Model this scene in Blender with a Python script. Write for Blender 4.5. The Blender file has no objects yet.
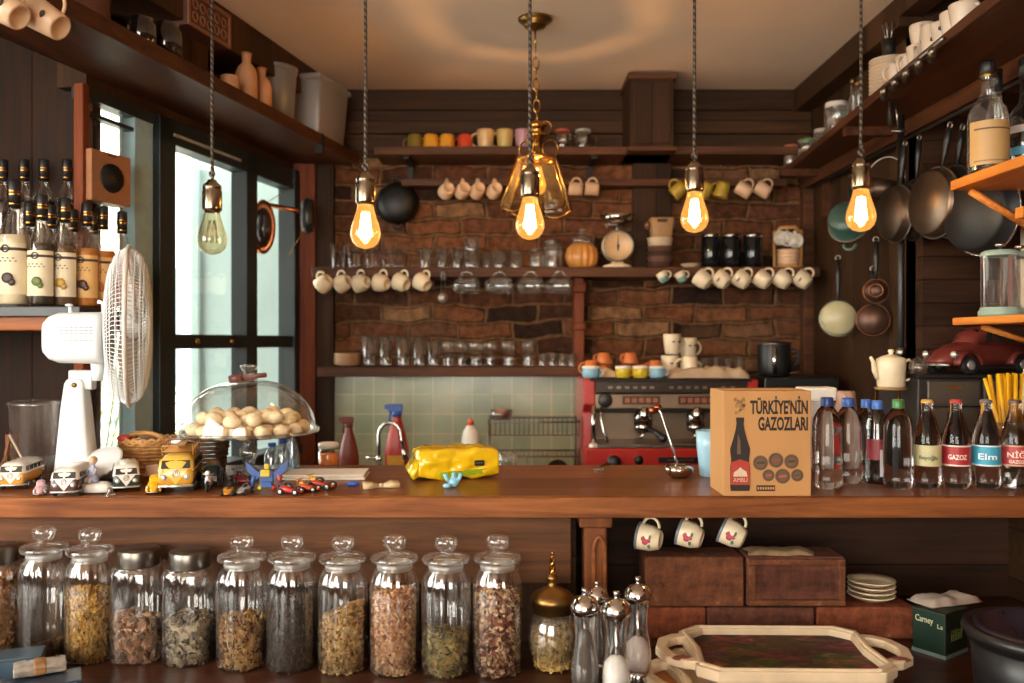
import bpy, bmesh, math, random
from mathutils import Vector, Matrix, Euler, noise as mnoise
random.seed(7)
PI = math.pi
sc = bpy.context.scene
COL = sc.collection

# ------------------------------------------------------------ camera, world, light, exposure
F = 850.0; CX = 512.0; CY = 341.5; EYE = 1.45
cam = bpy.data.cameras.new('camera'); camo = bpy.data.objects.new('camera', cam); COL.objects.link(camo)
camo.location = (0, 0, EYE); camo.rotation_euler = (PI/2, 0, 0)
cam.sensor_width = 36; cam.lens = F/1024*36; cam.clip_start = .02
cam.dof.use_dof = True; cam.dof.focus_distance = 1.95; cam.dof.aperture_fstop = 2.8
sc.camera = camo
w = bpy.data.worlds.new('daylight'); sc.world = w; w.use_nodes = True
bg = w.node_tree.nodes['Background']
bg.inputs[0].default_value = (1.0, 1.0, .93, 1); bg.inputs[1].default_value = 7.0
sun = bpy.data.lights.new('sun', 'SUN'); sun.energy = 10; sun.angle = .02; sun.color = (1, .95, .86)
suno = bpy.data.objects.new('sun', sun); COL.objects.link(suno); suno.rotation_euler = (math.radians(42), math.radians(14), 0)
def area(name, loc, rot, sx, sy, e, col):
    l = bpy.data.lights.new(name, 'AREA'); l.shape = 'RECTANGLE'; l.size = sx; l.size_y = sy; l.energy = e; l.color = col
    o = bpy.data.objects.new(name, l); COL.objects.link(o); o.location = loc; o.rotation_euler = rot
    return o
# added fill lamps at unseen street windows, behind and left, lifting the ambient light
area('front_window_fill', (-.9, -2.93, 1.75), (-PI/2, 0, PI), 2.2, 1.5, 40, (1, .84, .66))
area('side_window_fill', (-2.42, -.2, 1.75), (0, -PI/2, 0), 1.4, 2.4, 34, (1, .96, .88))
sc.view_settings.view_transform = 'Standard'; sc.view_settings.look = 'None'
sc.view_settings.gamma = 1; sc.view_settings.use_curve_mapping = False
sc.view_settings.exposure = .40
sc.cycles.use_denoising = True
sc.cycles.max_bounces = 10; sc.cycles.transparent_max_bounces = 40
sc.cycles.glossy_bounces = 4; sc.cycles.diffuse_bounces = 4; sc.cycles.transmission_bounces = 8
sc.cycles.caustics_reflective = False; sc.cycles.caustics_refractive = False
sc.cycles.sample_clamp_indirect = 4

def W(px, py, D): return Vector(((px-CX)*D/F, D, EYE+(CY-py)*D/F))

# ------------------------------------------------------------ materials
def lin(c):
    c = c/255.0
    return c/12.92 if c <= .04045 else ((c+.055)/1.055)**2.4
def rgb(h):
    if isinstance(h, str): h = tuple(int(h[i:i+2], 16) for i in (0, 2, 4))
    return (lin(h[0]), lin(h[1]), lin(h[2]), 1)
def newmat(name):
    m = bpy.data.materials.new(name); m.use_nodes = True
    nt = m.node_tree; nt.nodes.clear()
    out = nt.nodes.new('ShaderNodeOutputMaterial')
    return m, nt, out
def N(nt, typ, **k):
    n = nt.nodes.new(typ)
    for a, b in k.items():
        if a.startswith('i_'):
            key = a[2:]; key = int(key) if key.isdigit() else key.replace('_', ' ')
            n.inputs[key].default_value = b
        else: setattr(n, a, b)
    return n
def L(nt, a, b): nt.links.new(a, b)
def ramp(nt, src, stops):
    r = nt.nodes.new('ShaderNodeValToRGB'); e = r.color_ramp.elements
    while len(e) < len(stops): e.new(.5)
    for i, (p, c) in enumerate(stops): e[i].position = p; e[i].color = c
    L(nt, src, r.inputs[0]); return r.outputs[0]
def math_(nt, op, a, b=None, c=None):
    n = nt.nodes.new('ShaderNodeMath'); n.operation = op
    for i, x in enumerate((a, b, c)):
        if x is None: continue
        if isinstance(x, (int, float)): n.inputs[i].default_value = x
        else: L(nt, x, n.inputs[i])
    return n.outputs[0]
def mixc(nt, f, a, b, mode='MIX'):
    n = nt.nodes.new('ShaderNodeMix'); n.data_type = 'RGBA'; n.blend_type = mode
    for s, x in ((n.inputs[0], f), (n.inputs[6], a), (n.inputs[7], b)):
        if isinstance(x, (int, float)): s.default_value = x
        elif isinstance(x, tuple): s.default_value = x
        else: L(nt, x, s)
    return n.outputs[2]
def principled(nt, out, color, rough=.5, metal=0, spec=.5, coat=0, sub=0):
    b = nt.nodes.new('ShaderNodeBsdfPrincipled')
    if isinstance(color, tuple): b.inputs['Base Color'].default_value = color
    else: L(nt, color, b.inputs['Base Color'])
    if isinstance(rough, (int, float)): b.inputs['Roughness'].default_value = rough
    else: L(nt, rough, b.inputs['Roughness'])
    b.inputs['Metallic'].default_value = metal; b.inputs['Specular IOR Level'].default_value = spec
    b.inputs['Coat Weight'].default_value = coat; b.inputs['Coat Roughness'].default_value = .1
    if out: L(nt, b.outputs[0], out.inputs[0])
    return b
def bump(nt, b, h, strength=.3, dist=.01):
    n = nt.nodes.new('ShaderNodeBump'); n.inputs['Strength'].default_value = strength; n.inputs['Distance'].default_value = dist
    L(nt, h, n.inputs['Height']); L(nt, n.outputs[0], b.inputs['Normal'])
_mc = {}
def paint(col, rough=.4, metal=0, var=.12, sc_=30, coat=0, bmp=.05, name=None):
    """a plain coloured material with a little procedural unevenness"""
    key = (str(col), rough, metal, var, sc_, coat)
    if key in _mc: return _mc[key]
    m, nt, out = newmat(name or 'paint')
    tc = N(nt, 'ShaderNodeTexCoord'); no = N(nt, 'ShaderNodeTexNoise', i_Scale=float(sc_), i_Detail=4.0)
    L(nt, tc.outputs['Object'], no.inputs['Vector'])
    c = rgb(col); d = tuple(x*(1-var) for x in c[:3])+(1,); e = tuple(min(1, x*(1+var)) for x in c[:3])+(1,)
    cc = ramp(nt, no.outputs[0], [(.3, d), (.7, e)])
    b = principled(nt, out, cc, rough, metal, coat=coat)
    rr = math_(nt, 'MULTIPLY_ADD', no.outputs[0], .15, max(0, rough-.075)); L(nt, rr, b.inputs['Roughness'])
    if bmp: bump(nt, b, no.outputs[0], bmp, .002)
    _mc[key] = m; return m
def wood(name, dark, light, grain='x', plank=None, paxis='z', rough=.5, sc_=1.0, var=.3, coat=0, bmp=.35, knots=True, spec=.18):
    m, nt, out = newmat(name)
    tc = N(nt, 'ShaderNodeTexCoord'); sep = N(nt, 'ShaderNodeSeparateXYZ'); L(nt, tc.outputs['Object'], sep.inputs[0])
    s = {'x': (1.2, 16, 16), 'y': (16, 1.2, 16), 'z': (16, 16, 1.2)}[grain]
    mp = N(nt, 'ShaderNodeMapping'); mp.inputs['Scale'].default_value = tuple(v*sc_ for v in s)
    vec = tc.outputs['Object']; h = None; pr = None
    if plank:
        ax = sep.outputs['xyz'.index(paxis)]
        t = math_(nt, 'DIVIDE', ax, plank); idx = math_(nt, 'FLOOR', t); fr = math_(nt, 'FRACT', t)
        wn = N(nt, 'ShaderNodeTexWhiteNoise', noise_dimensions='1D'); L(nt, idx, wn.inputs['W'])
        pr = wn.outputs['Value']
        cmb = N(nt, 'ShaderNodeCombineXYZ')
        for k in range(3): L(nt, math_(nt, 'MULTIPLY', pr, 7.3), cmb.inputs[k])
        va = N(nt, 'ShaderNodeVectorMath', operation='ADD'); L(nt, vec, va.inputs[0]); L(nt, cmb.outputs[0], va.inputs[1]); vec = va.outputs[0]
        gap = math_(nt, 'MINIMUM', math_(nt, 'MULTIPLY', math_(nt, 'MINIMUM', fr, math_(nt, 'SUBTRACT', 1.0, fr)), plank/.004), 1.0)
    L(nt, vec, mp.inputs[0])
    n1 = N(nt, 'ShaderNodeTexNoise', i_Scale=2.2, i_Detail=9.0, i_Roughness=.62, i_Distortion=.7); L(nt, mp.outputs[0], n1.inputs['Vector'])
    n2 = N(nt, 'ShaderNodeTexNoise', i_Scale=3.0, i_Detail=3.0); L(nt, vec, n2.inputs['Vector'])
    c = ramp(nt, n1.outputs[0], [(.3, rgb(dark)), (.68, rgb(light))])
    g = math_(nt, 'MULTIPLY_ADD', n2.outputs[0], var*2, 1-var)
    if pr: g = math_(nt, 'MULTIPLY', g, math_(nt, 'MULTIPLY_ADD', pr, var*1.6, 1-var*.8))
    if plank: g = math_(nt, 'MULTIPLY', g, math_(nt, 'MULTIPLY_ADD', gap, .75, .25))
    cg = N(nt, 'ShaderNodeCombineXYZ')
    for k in range(3): L(nt, g, cg.inputs[k])
    c = mixc(nt, 1.0, c, cg.outputs[0], 'MULTIPLY')
    if knots:
        vo = N(nt, 'ShaderNodeTexVoronoi', i_Scale=1.6); mk = N(nt, 'ShaderNodeMapping')
        mk.inputs['Scale'].default_value = {'x': (1, 3, 3), 'y': (3, 1, 3), 'z': (3, 3, 1)}[grain]
        L(nt, vec, mk.inputs[0]); L(nt, mk.outputs[0], vo.inputs['Vector'])
        kf = ramp(nt, vo.outputs['Distance'], [(.03, (.75,)*3+(1,)), (.10, (0, 0, 0, 1))])
        c = mixc(nt, kf, c, rgb(dark)[:3]+(1,))
    b = principled(nt, out, c, math_(nt, 'MULTIPLY_ADD', n1.outputs[0], .3, rough-.15), coat=coat, spec=spec)
    hh = n1.outputs[0]
    if plank: hh = math_(nt, 'MULTIPLY', math_(nt, 'ADD', n1.outputs[0], 1.0), gap)
    bump(nt, b, hh, bmp, .004)
    return m
def glass(name, tint=(1, 1, 1), gain=1.0, base=.03, rough=.03, milk=.12, wob=.25):
    key = (name,)
    if key in _mc: return _mc[key]
    m, nt, out = newmat(name)
    tr = N(nt, 'ShaderNodeBsdfTransparent'); tr.inputs[0].default_value = tuple(tint)+(1,)
    gl = N(nt, 'ShaderNodeBsdfGlossy'); gl.inputs['Roughness'].default_value = rough; gl.inputs[0].default_value = (1, 1, 1, 1)
    lw = N(nt, 'ShaderNodeLayerWeight', i_Blend=.42)
    f = math_(nt, 'MULTIPLY_ADD', math_(nt, 'POWER', lw.outputs['Facing'], 2.2), .75*gain, base)
    tc = N(nt, 'ShaderNodeTexCoord'); no = N(nt, 'ShaderNodeTexNoise', i_Scale=22.0, i_Detail=1.0); L(nt, tc.outputs['Object'], no.inputs['Vector'])
    bn = N(nt, 'ShaderNodeBump', i_Strength=wob, i_Distance=.004); L(nt, no.outputs[0], bn.inputs['Height']); L(nt, bn.outputs[0], gl.inputs['Normal'])
    mx = N(nt, 'ShaderNodeMixShader'); L(nt, math_(nt, 'MINIMUM', f, .95), mx.inputs[0]); L(nt, tr.outputs[0], mx.inputs[1])
    df = N(nt, 'ShaderNodeBsdfDiffuse'); df.inputs[0].default_value = (.9, .88, .84, 1)
    tl = N(nt, 'ShaderNodeBsdfTranslucent'); tl.inputs[0].default_value = (.9, .88, .84, 1)
    m1 = N(nt, 'ShaderNodeMixShader', i_0=.5); L(nt, df.outputs[0], m1.inputs[1]); L(nt, tl.outputs[0], m1.inputs[2])
    m2 = N(nt, 'ShaderNodeMixShader', i_0=milk); L(nt, gl.outputs[0], m2.inputs[1]); L(nt, m1.outputs[0], m2.inputs[2])
    L(nt, m2.outputs[0], mx.inputs[2]); L(nt, mx.outputs[0], out.inputs[0]); _mc[key] = m; return m
def solid_glass(name, col=(1, 1, 1)):
    m, nt, out = newmat(name); g = N(nt, 'ShaderNodeBsdfGlass', i_Roughness=.0, i_IOR=1.38); g.inputs[0].default_value = tuple(col)+(1,)
    L(nt, g.outputs[0], out.inputs[0]); return m
def emit(name, col, s):
    m, nt, out = newmat(name); e = N(nt, 'ShaderNodeEmission', i_Strength=float(s)); e.inputs[0].default_value = tuple(col)+(1,)
    L(nt, e.outputs[0], out.inputs[0]); return m
def grains(name, cols, rough=.8):
    """each loose piece takes one of the colours at random"""
    m, nt, out = newmat(name); g = N(nt, 'ShaderNodeNewGeometry')
    r = ramp(nt, g.outputs['Random Per Island'], [((i+.5)/len(cols), rgb(c)) for i, c in enumerate(cols)])
    tc = N(nt, 'ShaderNodeTexCoord'); no = N(nt, 'ShaderNodeTexNoise', i_Scale=160.0, i_Detail=3.0); L(nt, tc.outputs['Object'], no.inputs['Vector'])
    r = mixc(nt, .35, r, no.outputs[0], 'OVERLAY')
    principled(nt, out, r, rough); return m
def brick_mat():
    m, nt, out = newmat('old_brick')
    tc = N(nt, 'ShaderNodeTexCoord'); sep = N(nt, 'ShaderNodeSeparateXYZ'); L(nt, tc.outputs['Object'], sep.inputs[0])
    cmb = N(nt, 'ShaderNodeCombineXYZ'); L(nt, sep.outputs[0], cmb.inputs[0]); L(nt, sep.outputs[2], cmb.inputs[1])
    nd = N(nt, 'ShaderNodeTexNoise', i_Scale=5.0, i_Detail=4.0); L(nt, tc.outputs['Object'], nd.inputs['Vector'])
    sb = N(nt, 'ShaderNodeVectorMath', operation='SUBTRACT'); L(nt, nd.outputs['Color'], sb.inputs[0]); sb.inputs[1].default_value = (.5, .5, .5)
    sl = N(nt, 'ShaderNodeVectorMath', operation='SCALE'); L(nt, sb.outputs[0], sl.inputs[0]); sl.inputs['Scale'].default_value = .075
    ad = N(nt, 'ShaderNodeVectorMath', operation='ADD'); L(nt, cmb.outputs[0], ad.inputs[0]); L(nt, sl.outputs[0], ad.inputs[1])
    br = N(nt, 'ShaderNodeTexBrick', i_Scale=1.0); br.offset = .5
    br.inputs['Brick Width'].default_value = .235; br.inputs['Row Height'].default_value = .077
    br.inputs['Mortar Size'].default_value = .011; br.inputs['Mortar Smooth'].default_value = .7; br.inputs['Bias'].default_value = -.1
    br.inputs['Color1'].default_value = (0, 0, 0, 1); br.inputs['Color2'].default_value = (1, 1, 1, 1); br.inputs['Mortar'].default_value = (.5, .5, .5, 1)
    L(nt, ad.outputs[0], br.inputs['Vector'])
    bc = ramp(nt, br.outputs['Color'], [(0, rgb('37241c')), (.22, rgb('70452e')), (.5, rgb('855638')), (.72, rgb('674030')), (.9, rgb('957150')), (1, rgb('33271f'))])
    n2 = N(nt, 'ShaderNodeTexNoise', i_Scale=26.0, i_Detail=8.0, i_Roughness=.65); L(nt, tc.outputs['Object'], n2.inputs['Vector'])
    n3 = N(nt, 'ShaderNodeTexNoise', i_Scale=2.6, i_Detail=5.0); L(nt, tc.outputs['Object'], n3.inputs['Vector'])
    c = mixc(nt, br.outputs['Fac'], bc, rgb('7f5f42'))
    gr = ramp(nt, n2.outputs[0], [(.3, (.35, .33, .3, 1)), (.7, (1.25, 1.2, 1.15, 1))])
    c = mixc(nt, 1.0, c, gr, 'MULTIPLY')
    pf = ramp(nt, n3.outputs[0], [(.55, (0, 0, 0, 1)), (.72, (.55, .55, .55, 1))])
    c = mixc(nt, pf, c, rgb('7d5c3e'))
    b = principled(nt, out, c, .9, spec=.2)
    h = math_(nt, 'SUBTRACT', math_(nt, 'MULTIPLY', n2.outputs[0], .8), br.outputs['Fac'])
    bump(nt, b, h, 1.0, .02); return m
def tile_mat():
    m, nt, out = newmat('celadon_tile')
    tc = N(nt, 'ShaderNodeTexCoord'); sep = N(nt, 'ShaderNodeSeparateXYZ'); L(nt, tc.outputs['Object'], sep.inputs[0])
    cmb = N(nt, 'ShaderNodeCombineXYZ'); L(nt, sep.outputs[0], cmb.inputs[0]); L(nt, math_(nt, 'ADD', sep.outputs[2], .017), cmb.inputs[1])
    br = N(nt, 'ShaderNodeTexBrick', i_Scale=1.0); br.offset = 0
    br.inputs['Brick Width'].default_value = .088; br.inputs['Row Height'].default_value = .088
    br.inputs['Mortar Size'].default_value = .0022; br.inputs['Mortar Smooth'].default_value = .3
    br.inputs['Color1'].default_value = rgb('9aa285'); br.inputs['Color2'].default_value = rgb('adae90'); br.inputs['Mortar'].default_value = rgb('d8c49a')
    L(nt, cmb.outputs[0], br.inputs['Vector'])
    n3 = N(nt, 'ShaderNodeTexNoise', i_Scale=5.0, i_Detail=4.0); L(nt, tc.outputs['Object'], n3.inputs['Vector'])
    c = mixc(nt, 1.0, br.outputs[0], ramp(nt, n3.outputs[0], [(.3, (.75, .78, .75, 1)), (.7, (1.1, 1.05, 1, 1))]), 'MULTIPLY')
    b = principled(nt, out, c, .28, coat=.3)
    bump(nt, b, math_(nt, 'SUBTRACT', math_(nt, 'MULTIPLY', n3.outputs[0], .3), br.outputs['Fac']), .4, .003); return m

DARKWOOD = wood('dark_plank_wall', '2b1c11', '4b311d', 'x', .135, 'z', .6)
DARKVERT = wood('dark_vertical_planks', '291a10', '452c1b', 'z', .16, 'x', .6)
DARKSIDE = wood('side_wall_planks', '2c1c11', '4c321e', 'z', .15, 'y', .6)
SHELFW = wood('shelf_wood', '382216', '65402a', 'x', rough=.55)
SHELFY = wood('shelf_wood_deep', '301b11', '5c351f', 'y', rough=.5)
REDW = wood('reddish_post', '5e2a14', '8a4626', 'z', rough=.5)
TOPW = wood('counter_wood', '592c14', '8e562c', 'x', .13, 'y', .36, var=.22, coat=.1, bmp=.15)
EDGEW = wood('counter_edge_wood', '5e3217', '985c32', 'x', rough=.55, var=.35)
LEDGEW = wood('ledge_wood', '2a160d', '4c2a1b', 'x', rough=.35, coat=.2)
APRONW = wood('apron_wood', '3a2110', '6a4122', 'x', rough=.6, spec=.25)
POSTW = wood('carved_post_wood', '4c2815', '7c4828', 'z', rough=.5)
ORANGEW = wood('pine_shelf', 'a8571c', 'd68a3c', 'y', rough=.45)
BRICK = brick_mat(); TILE = tile_mat()
CLEAR = glass('clear_glass'); PANE = glass('window_glass', (.97, 1, .99), .5, .02, .01, 0.0)
JARG = glass('ribbed_jar_glass', (.97, .965, .955), 1.3, .08, .07, .05, .03)
THICK = glass('thick_glass', (.95, .95, .93), 1.2, .12, .10, .22)
AMBER = glass('amber_bulb_glass', (1, .86, .55), 1.0, .05, .02)
BLACK = paint('1b1a1a', .4); CHROME = paint('c9c6c2', .12, 1, .03); STEEL = paint('8d8780', .3, 1, .1); IRON = paint('2a2623', .55, .6)
BRASS = paint('b08140', .25, 1, .1); OLDBRASS = paint('8a6a3c', .35, 1, .2); COPPER = paint('a8623c', .3, 1, .15)
WHITE = paint('e6dfd4', .35, 0, .04); CREAM = paint('dccbb0', .35, 0, .06); PLASTIC = paint('e3e3e0', .4, 0, .03)
CLEARPL = glass('clear_plastic', (.86, .85, .84), .9, .12, .25)

# ------------------------------------------------------------ mesh helpers
class MB:
    def __init__(s): s.v = []; s.f = []; s.sm = []
    def add(s, vs, fs, M=None, smooth=True):
        b = len(s.v)
        s.v += [tuple(M @ Vector(v)) if M is not None else tuple(v) for v in vs]
        s.f += [tuple(b+i for i in f) for f in fs]; s.sm += [smooth]*len(fs); return s
    def box(s, x0, x1, y0, y1, z0, z1, M=None):
        vs = [(x, y, z) for x in (x0, x1) for y in (y0, y1) for z in (z0, z1)]
        return s.add(vs, [(0, 1, 3, 2), (4, 6, 7, 5), (0, 4, 5, 1), (2, 3, 7, 6), (0, 2, 6, 4), (1, 5, 7, 3)], M, False)
    def cbox(s, c, d, M=None): return s.box(c[0]-d[0]/2, c[0]+d[0]/2, c[1]-d[1]/2, c[1]+d[1]/2, c[2]-d[2]/2, c[2]+d[2]/2, M)
    def lathe(s, prof, seg=24, M=None, rib=None, smooth=True, sy=1.0, sq=None):
        vs = []; fs = []; rings = []
        for r, z in prof:
            if r < 1e-6: rings.append([len(vs)]); vs.append((0, 0, z)); continue
            row = []
            for k in range(seg):
                a = 2*PI*k/seg; rr = r
                if rib and z > rib[2] and z < rib[3]: rr = r*(1+rib[1]*math.cos(rib[0]*a))
                if sq: rr = rr*(abs(math.cos(a))**sq+abs(math.sin(a))**sq)**(-1/sq)
                row.append(len(vs)); vs.append((rr*math.cos(a), rr*math.sin(a)*sy, z))
            rings.append(row)
        for a, b in zip(rings, rings[1:]):
            if len(a) == 1 and len(b) == 1: continue
            for k in range(seg):
                k2 = (k+1) % seg
                if len(a) == 1: fs.append((a[0], b[k2], b[k]))
                elif len(b) == 1: fs.append((a[k], a[k2], b[0]))
                else: fs.append((a[k], a[k2], b[k2], b[k]))
        return s.add(vs, fs, M, smooth)
    def tube(s, pts, r, seg=8, closed=False, M=None, caps=True):
        pts = [Vector(p) for p in pts]; n = len(pts); vs = []; fs = []
        rs = r if isinstance(r, (list, tuple)) else [r]*n
        prev = None
        for i, p in enumerate(pts):
            if closed: t = pts[(i+1) % n]-pts[i-1]
            else: t = pts[min(i+1, n-1)]-pts[max(i-1, 0)]
            if t.length < 1e-9: t = Vector((0, 0, 1))
            t.normalize()
            if prev is None:
                u = t.cross(Vector((0, 0, 1)));
                if u.length < .1: u = t.cross(Vector((1, 0, 0)))
            else: u = prev - t*prev.dot(t)
            if u.length < 1e-6: u = t.orthogonal()
            u.normalize(); prev = u; v = t.cross(u)
            for k in range(seg):
                a = 2*PI*k/seg; vs.append(p+(u*math.cos(a)+v*math.sin(a))*rs[i])
        for i in range(n if closed else n-1):
            j = (i+1) % n
            for k in range(seg):
                k2 = (k+1) % seg; fs.append((i*seg+k, i*seg+k2, j*seg+k2, j*seg+k))
        if caps and not closed: fs.append(tuple(range(seg-1, -1, -1))); fs.append(tuple((n-1)*seg+k for k in range(seg)))
        return s.add(vs, fs, M)
    def prism(s, poly, z0, z1, M=None, smooth=False):
        n = len(poly); vs = [(x, y, z0) for x, y in poly]+[(x, y, z1) for x, y in poly]
        fs = [tuple(range(n-1, -1, -1)), tuple(range(n, 2*n))]
        s.add(vs, fs, M, False)
        b = len(s.v)-2*n
        for i in range(n):
            j = (i+1) % n; s.f.append((b+i, b+j, b+n+j, b+n+i)); s.sm.append(smooth)
        return s
    def ball(s, c, r, seg=14, M=None):
        rx, ry, rz = r if isinstance(r, (tuple, list)) else (r, r, r)
        m = Matrix.Translation(c) @ Matrix.Diagonal((rx, ry, rz, 1))
        if M is not None: m = M @ m
        k = max(5, seg//2)
        return s.lathe([(math.sin(PI*i/k) if 0 < i < k else 0, -math.cos(PI*i/k)) for i in range(k+1)], seg, m)
    def torus(s, R, r, c=(0, 0, 0), axis='z', a0=0, a1=2*PI, n=20, seg=7, M=None, sy=1.0):
        full = abs(a1-a0-2*PI) < 1e-6; pts = []
        for i in range(n if full else n+1):
            a = a0+(a1-a0)*i/n; p, q = R*math.cos(a), R*math.sin(a)*sy
            v = {'z': (p, q, 0), 'y': (p, 0, q), 'x': (0, p, q)}[axis]
            pts.append((v[0]+c[0], v[1]+c[1], v[2]+c[2]))
        return s.tube(pts, r, seg, full, M)
    def loft(s, rings, M=None, caps=True):
        n = len(rings[0]); vs = [v for r in rings for v in r]; fs = []
        for i in range(len(rings)-1):
            for k in range(n):
                k2 = (k+1) % n; fs.append((i*n+k, i*n+k2, (i+1)*n+k2, (i+1)*n+k))
        if caps: fs.append(tuple(range(n-1, -1, -1))); fs.append(tuple((len(rings)-1)*n+k for k in range(n)))
        return s.add(vs, fs, M)
    def mesh(s, name):
        me = bpy.data.meshes.new(name); me.from_pydata([tuple(v) for v in s.v], [], s.f); me.update()
        me.polygons.foreach_set('use_smooth', s.sm)
        if len(s.f) < 30000:
            bm = bmesh.new(); bm.from_mesh(me); bmesh.ops.recalc_face_normals(bm, faces=bm.faces); bm.to_mesh(me); bm.free()
        return me

def T(x, y, z): return Matrix.Translation((x, y, z))
def R(a, ax): return Matrix.Rotation(math.radians(a), 4, ax)
def link(o, parent=None):
    COL.objects.link(o)
    if parent: o.parent = parent
    return o
def tag(o, label=None, cat=None, group=None, kind=None):
    for k, v in (('label', label), ('category', cat), ('group', group), ('kind', kind)):
        if v: o[k] = v
    return o
_cache = {}
def part(name, mb, mat, parent=None, key=None, bevel=0, label=None, loc=None, rot=None, solid=0):
    """one mesh object; with a key the mesh data is built once and shared by its copies"""
    if key is not None and (key, mat.name) in _cache: me = _cache[(key, mat.name)]
    else:
        if callable(mb): mb = mb()
        me = mb.mesh(name); me.materials.append(mat)
        if key is not None: _cache[(key, mat.name)] = me
    o = bpy.data.objects.new(name, me); link(o, parent)
    if bevel:
        m = o.modifiers.new('edge', 'BEVEL'); m.width = bevel; m.segments = 2; m.limit_method = 'ANGLE'
    if solid:
        m = o.modifiers.new('thickness', 'SOLIDIFY'); m.thickness = solid; m.offset = -1
    if label: o['label'] = label
    if loc is not None: o.location = loc
    if rot is not None: o.rotation_euler = rot
    return o
def thing(name, label, cat, loc, rz=0, group=None, M=None):
    o = bpy.data.objects.new(name, None); o.empty_display_size = .05; link(o)
    if M is not None: o.matrix_world = Matrix.Translation(loc) @ M
    else: o.location = loc; o.rotation_euler = (0, 0, math.radians(rz))
    return tag(o, label, cat, group)
def solo(name, mb, mat, label, cat, loc=(0, 0, 0), rz=0, group=None, kind=None, **k):
    o = part(name, mb, mat, None, **k); o.location = loc
    if rz: o.rotation_euler = (0, 0, math.radians(rz))
    return tag(o, label, cat, group, kind)
def struct(name, mb, mat, **k):
    o = part(name, mb, mat, None, **k); o['kind'] = 'structure'; return o
def text_mb(s, size, width=None, bend=None, depth=.0004, bold=0):
    """lettering standing in the XZ plane, facing -Y; bend = radius wraps it round a vertical cylinder"""
    cu = bpy.data.curves.new('lettering', 'FONT'); cu.body = s; cu.size = size; cu.align_x = 'CENTER'; cu.extrude = depth; cu.offset = bold; cu.resolution_u = 3
    o = bpy.data.objects.new('lettering', cu); COL.objects.link(o); bpy.context.view_layer.update()
    me = bpy.data.meshes.new_from_object(o.evaluated_get(bpy.context.evaluated_depsgraph_get()))
    bpy.data.objects.remove(o); bpy.data.curves.remove(cu)
    vs = [v.co.copy() for v in me.vertices]; fs = [tuple(p.vertices) for p in me.polygons]; bpy.data.meshes.remove(me)
    if width and vs:
        x0 = min(v.x for v in vs); x1 = max(v.x for v in vs); k = width/(x1-x0)
        for v in vs: v.x = (v.x-(x0+x1)/2)*k
    mb = MB(); out = []
    for v in vs:
        if bend: a = v.x/bend; rr = bend+v.z; out.append((rr*math.sin(a), -rr*math.cos(a), v.y))
        else: out.append((v.x, -v.z, v.y))
    return mb.add(out, fs, None, False)
ORD = ['first', 'second', 'third', 'fourth', 'fifth', 'sixth', 'seventh', 'eighth', 'ninth', 'tenth', 'eleventh', 'twelfth']
# ------------------------------------------------------------ the setting
CT = 1.102; CZ = 2.57; LZ = .759
def XL(D): return -.95+.227*(D-3.8)
Un = Vector((.227, 1, 0)).normalized(); Nn = Vector((1, -.227, 0)).normalized()
def wallbox(mb, d0, d1, z0, z1, n0, n1):
    vs = []
    for d in (d0, d1):
        for n in (n0, n1):
            p = Vector((XL(d), d, 0))+Nn*n
            for z in (z0, z1): vs.append((p.x, p.y, z))
    return mb.add(vs, [(0, 1, 3, 2), (4, 6, 7, 5), (0, 4, 5, 1), (2, 3, 7, 6), (0, 2, 6, 4), (1, 5, 7, 3)], None, False)
FLOORM = wood('floor_boards', '4a3122', '7a5236', 'y', .14, 'x', .5)
struct('floor', MB().box(-2.5, 2.5, -3, 4, -.05, 0), FLOORM)
CEILM = paint('ead3be', .9, 0, .04, 3, bmp=.1)
struct('ceiling', MB().box(-2.5, 2.5, -3, 4, CZ, CZ+.1), CEILM)
# back wall: old brick, planks above it, tiles over the sink
struct('wall_back', MB().box(-.955, 1.45, 3.8, 3.95, 0, CZ), BRICK)
up = MB()
for i, (a, b) in enumerate(((2.27, 2.37), (2.374, 2.475), (2.479, CZ))): up.box(-1.05, 1.33, 3.775-.004*(i % 2), 3.8, a, b)
struct('trim_1', up, DARKWOOD, bevel=.003)
struct('wall_back_tiles', MB().box(-.79, .36, 3.785, 3.8, .86, 1.31), TILE)
struct('trim_2', MB().box(-.865, -.79, 3.76, 3.8, .8, 2.27), DARKVERT, bevel=.004)
struct('trim_11', MB().box(-.962, -.866, 3.74, 3.8, .6, 2.27), REDW, bevel=.004)
# the dark recess framing right of the first brick bay, and the plain board beside the wall cupboard
struct('trim_3', MB().box(.268, .312, 3.66, 3.8, 1.36, 1.735).box(.262, .318, 3.64, 3.8, 1.66, 1.70).box(.262, .318, 3.64, 3.8, 1.50, 1.53).box(.262, .318, 3.64, 3.8, 1.343, 1.37), REDW, bevel=.006)
struct('trim_4', MB().box(.535, .705, 3.76, 3.8, 1.765, 2.25), DARKVERT, bevel=.004)
struct('trim_5', MB().box(1.285, 1.33, 3.74, 3.8, .8, 2.27), SHELFW, bevel=.004)
# right wall: planks, then a step out towards the room
struct('wall_right', MB().box(1.33, 1.45, 2.80, 3.8, 0, CZ), DARKSIDE)
struct('wall_right_step', MB().box(1.33, 2.3, 2.75, 2.87, 0, CZ), wood('step_wall_boards', '2a1b14', '4f3324', 'x', .075, 'z', .6))
struct('trim_6', MB().box(1.25, 1.33, 2.75, 3.8, 2.47, CZ).box(1.25, 1.33, 1.0, 2.75, 2.50, CZ), DARKSIDE, bevel=.004)
struct('wall_right_partition', MB().box(1.375, 1.41, 1.1, 2.26, 0, CZ), REDW, bevel=.003)
struct('trim_7', MB().box(1.352, 1.375, 2.23, 2.262, 1.50, 1.80), CREAM, bevel=.002)
struct('wall_right_room', MB().box(2.3, 2.4, -3, 2.87, 0, CZ), DARKSIDE)
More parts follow.
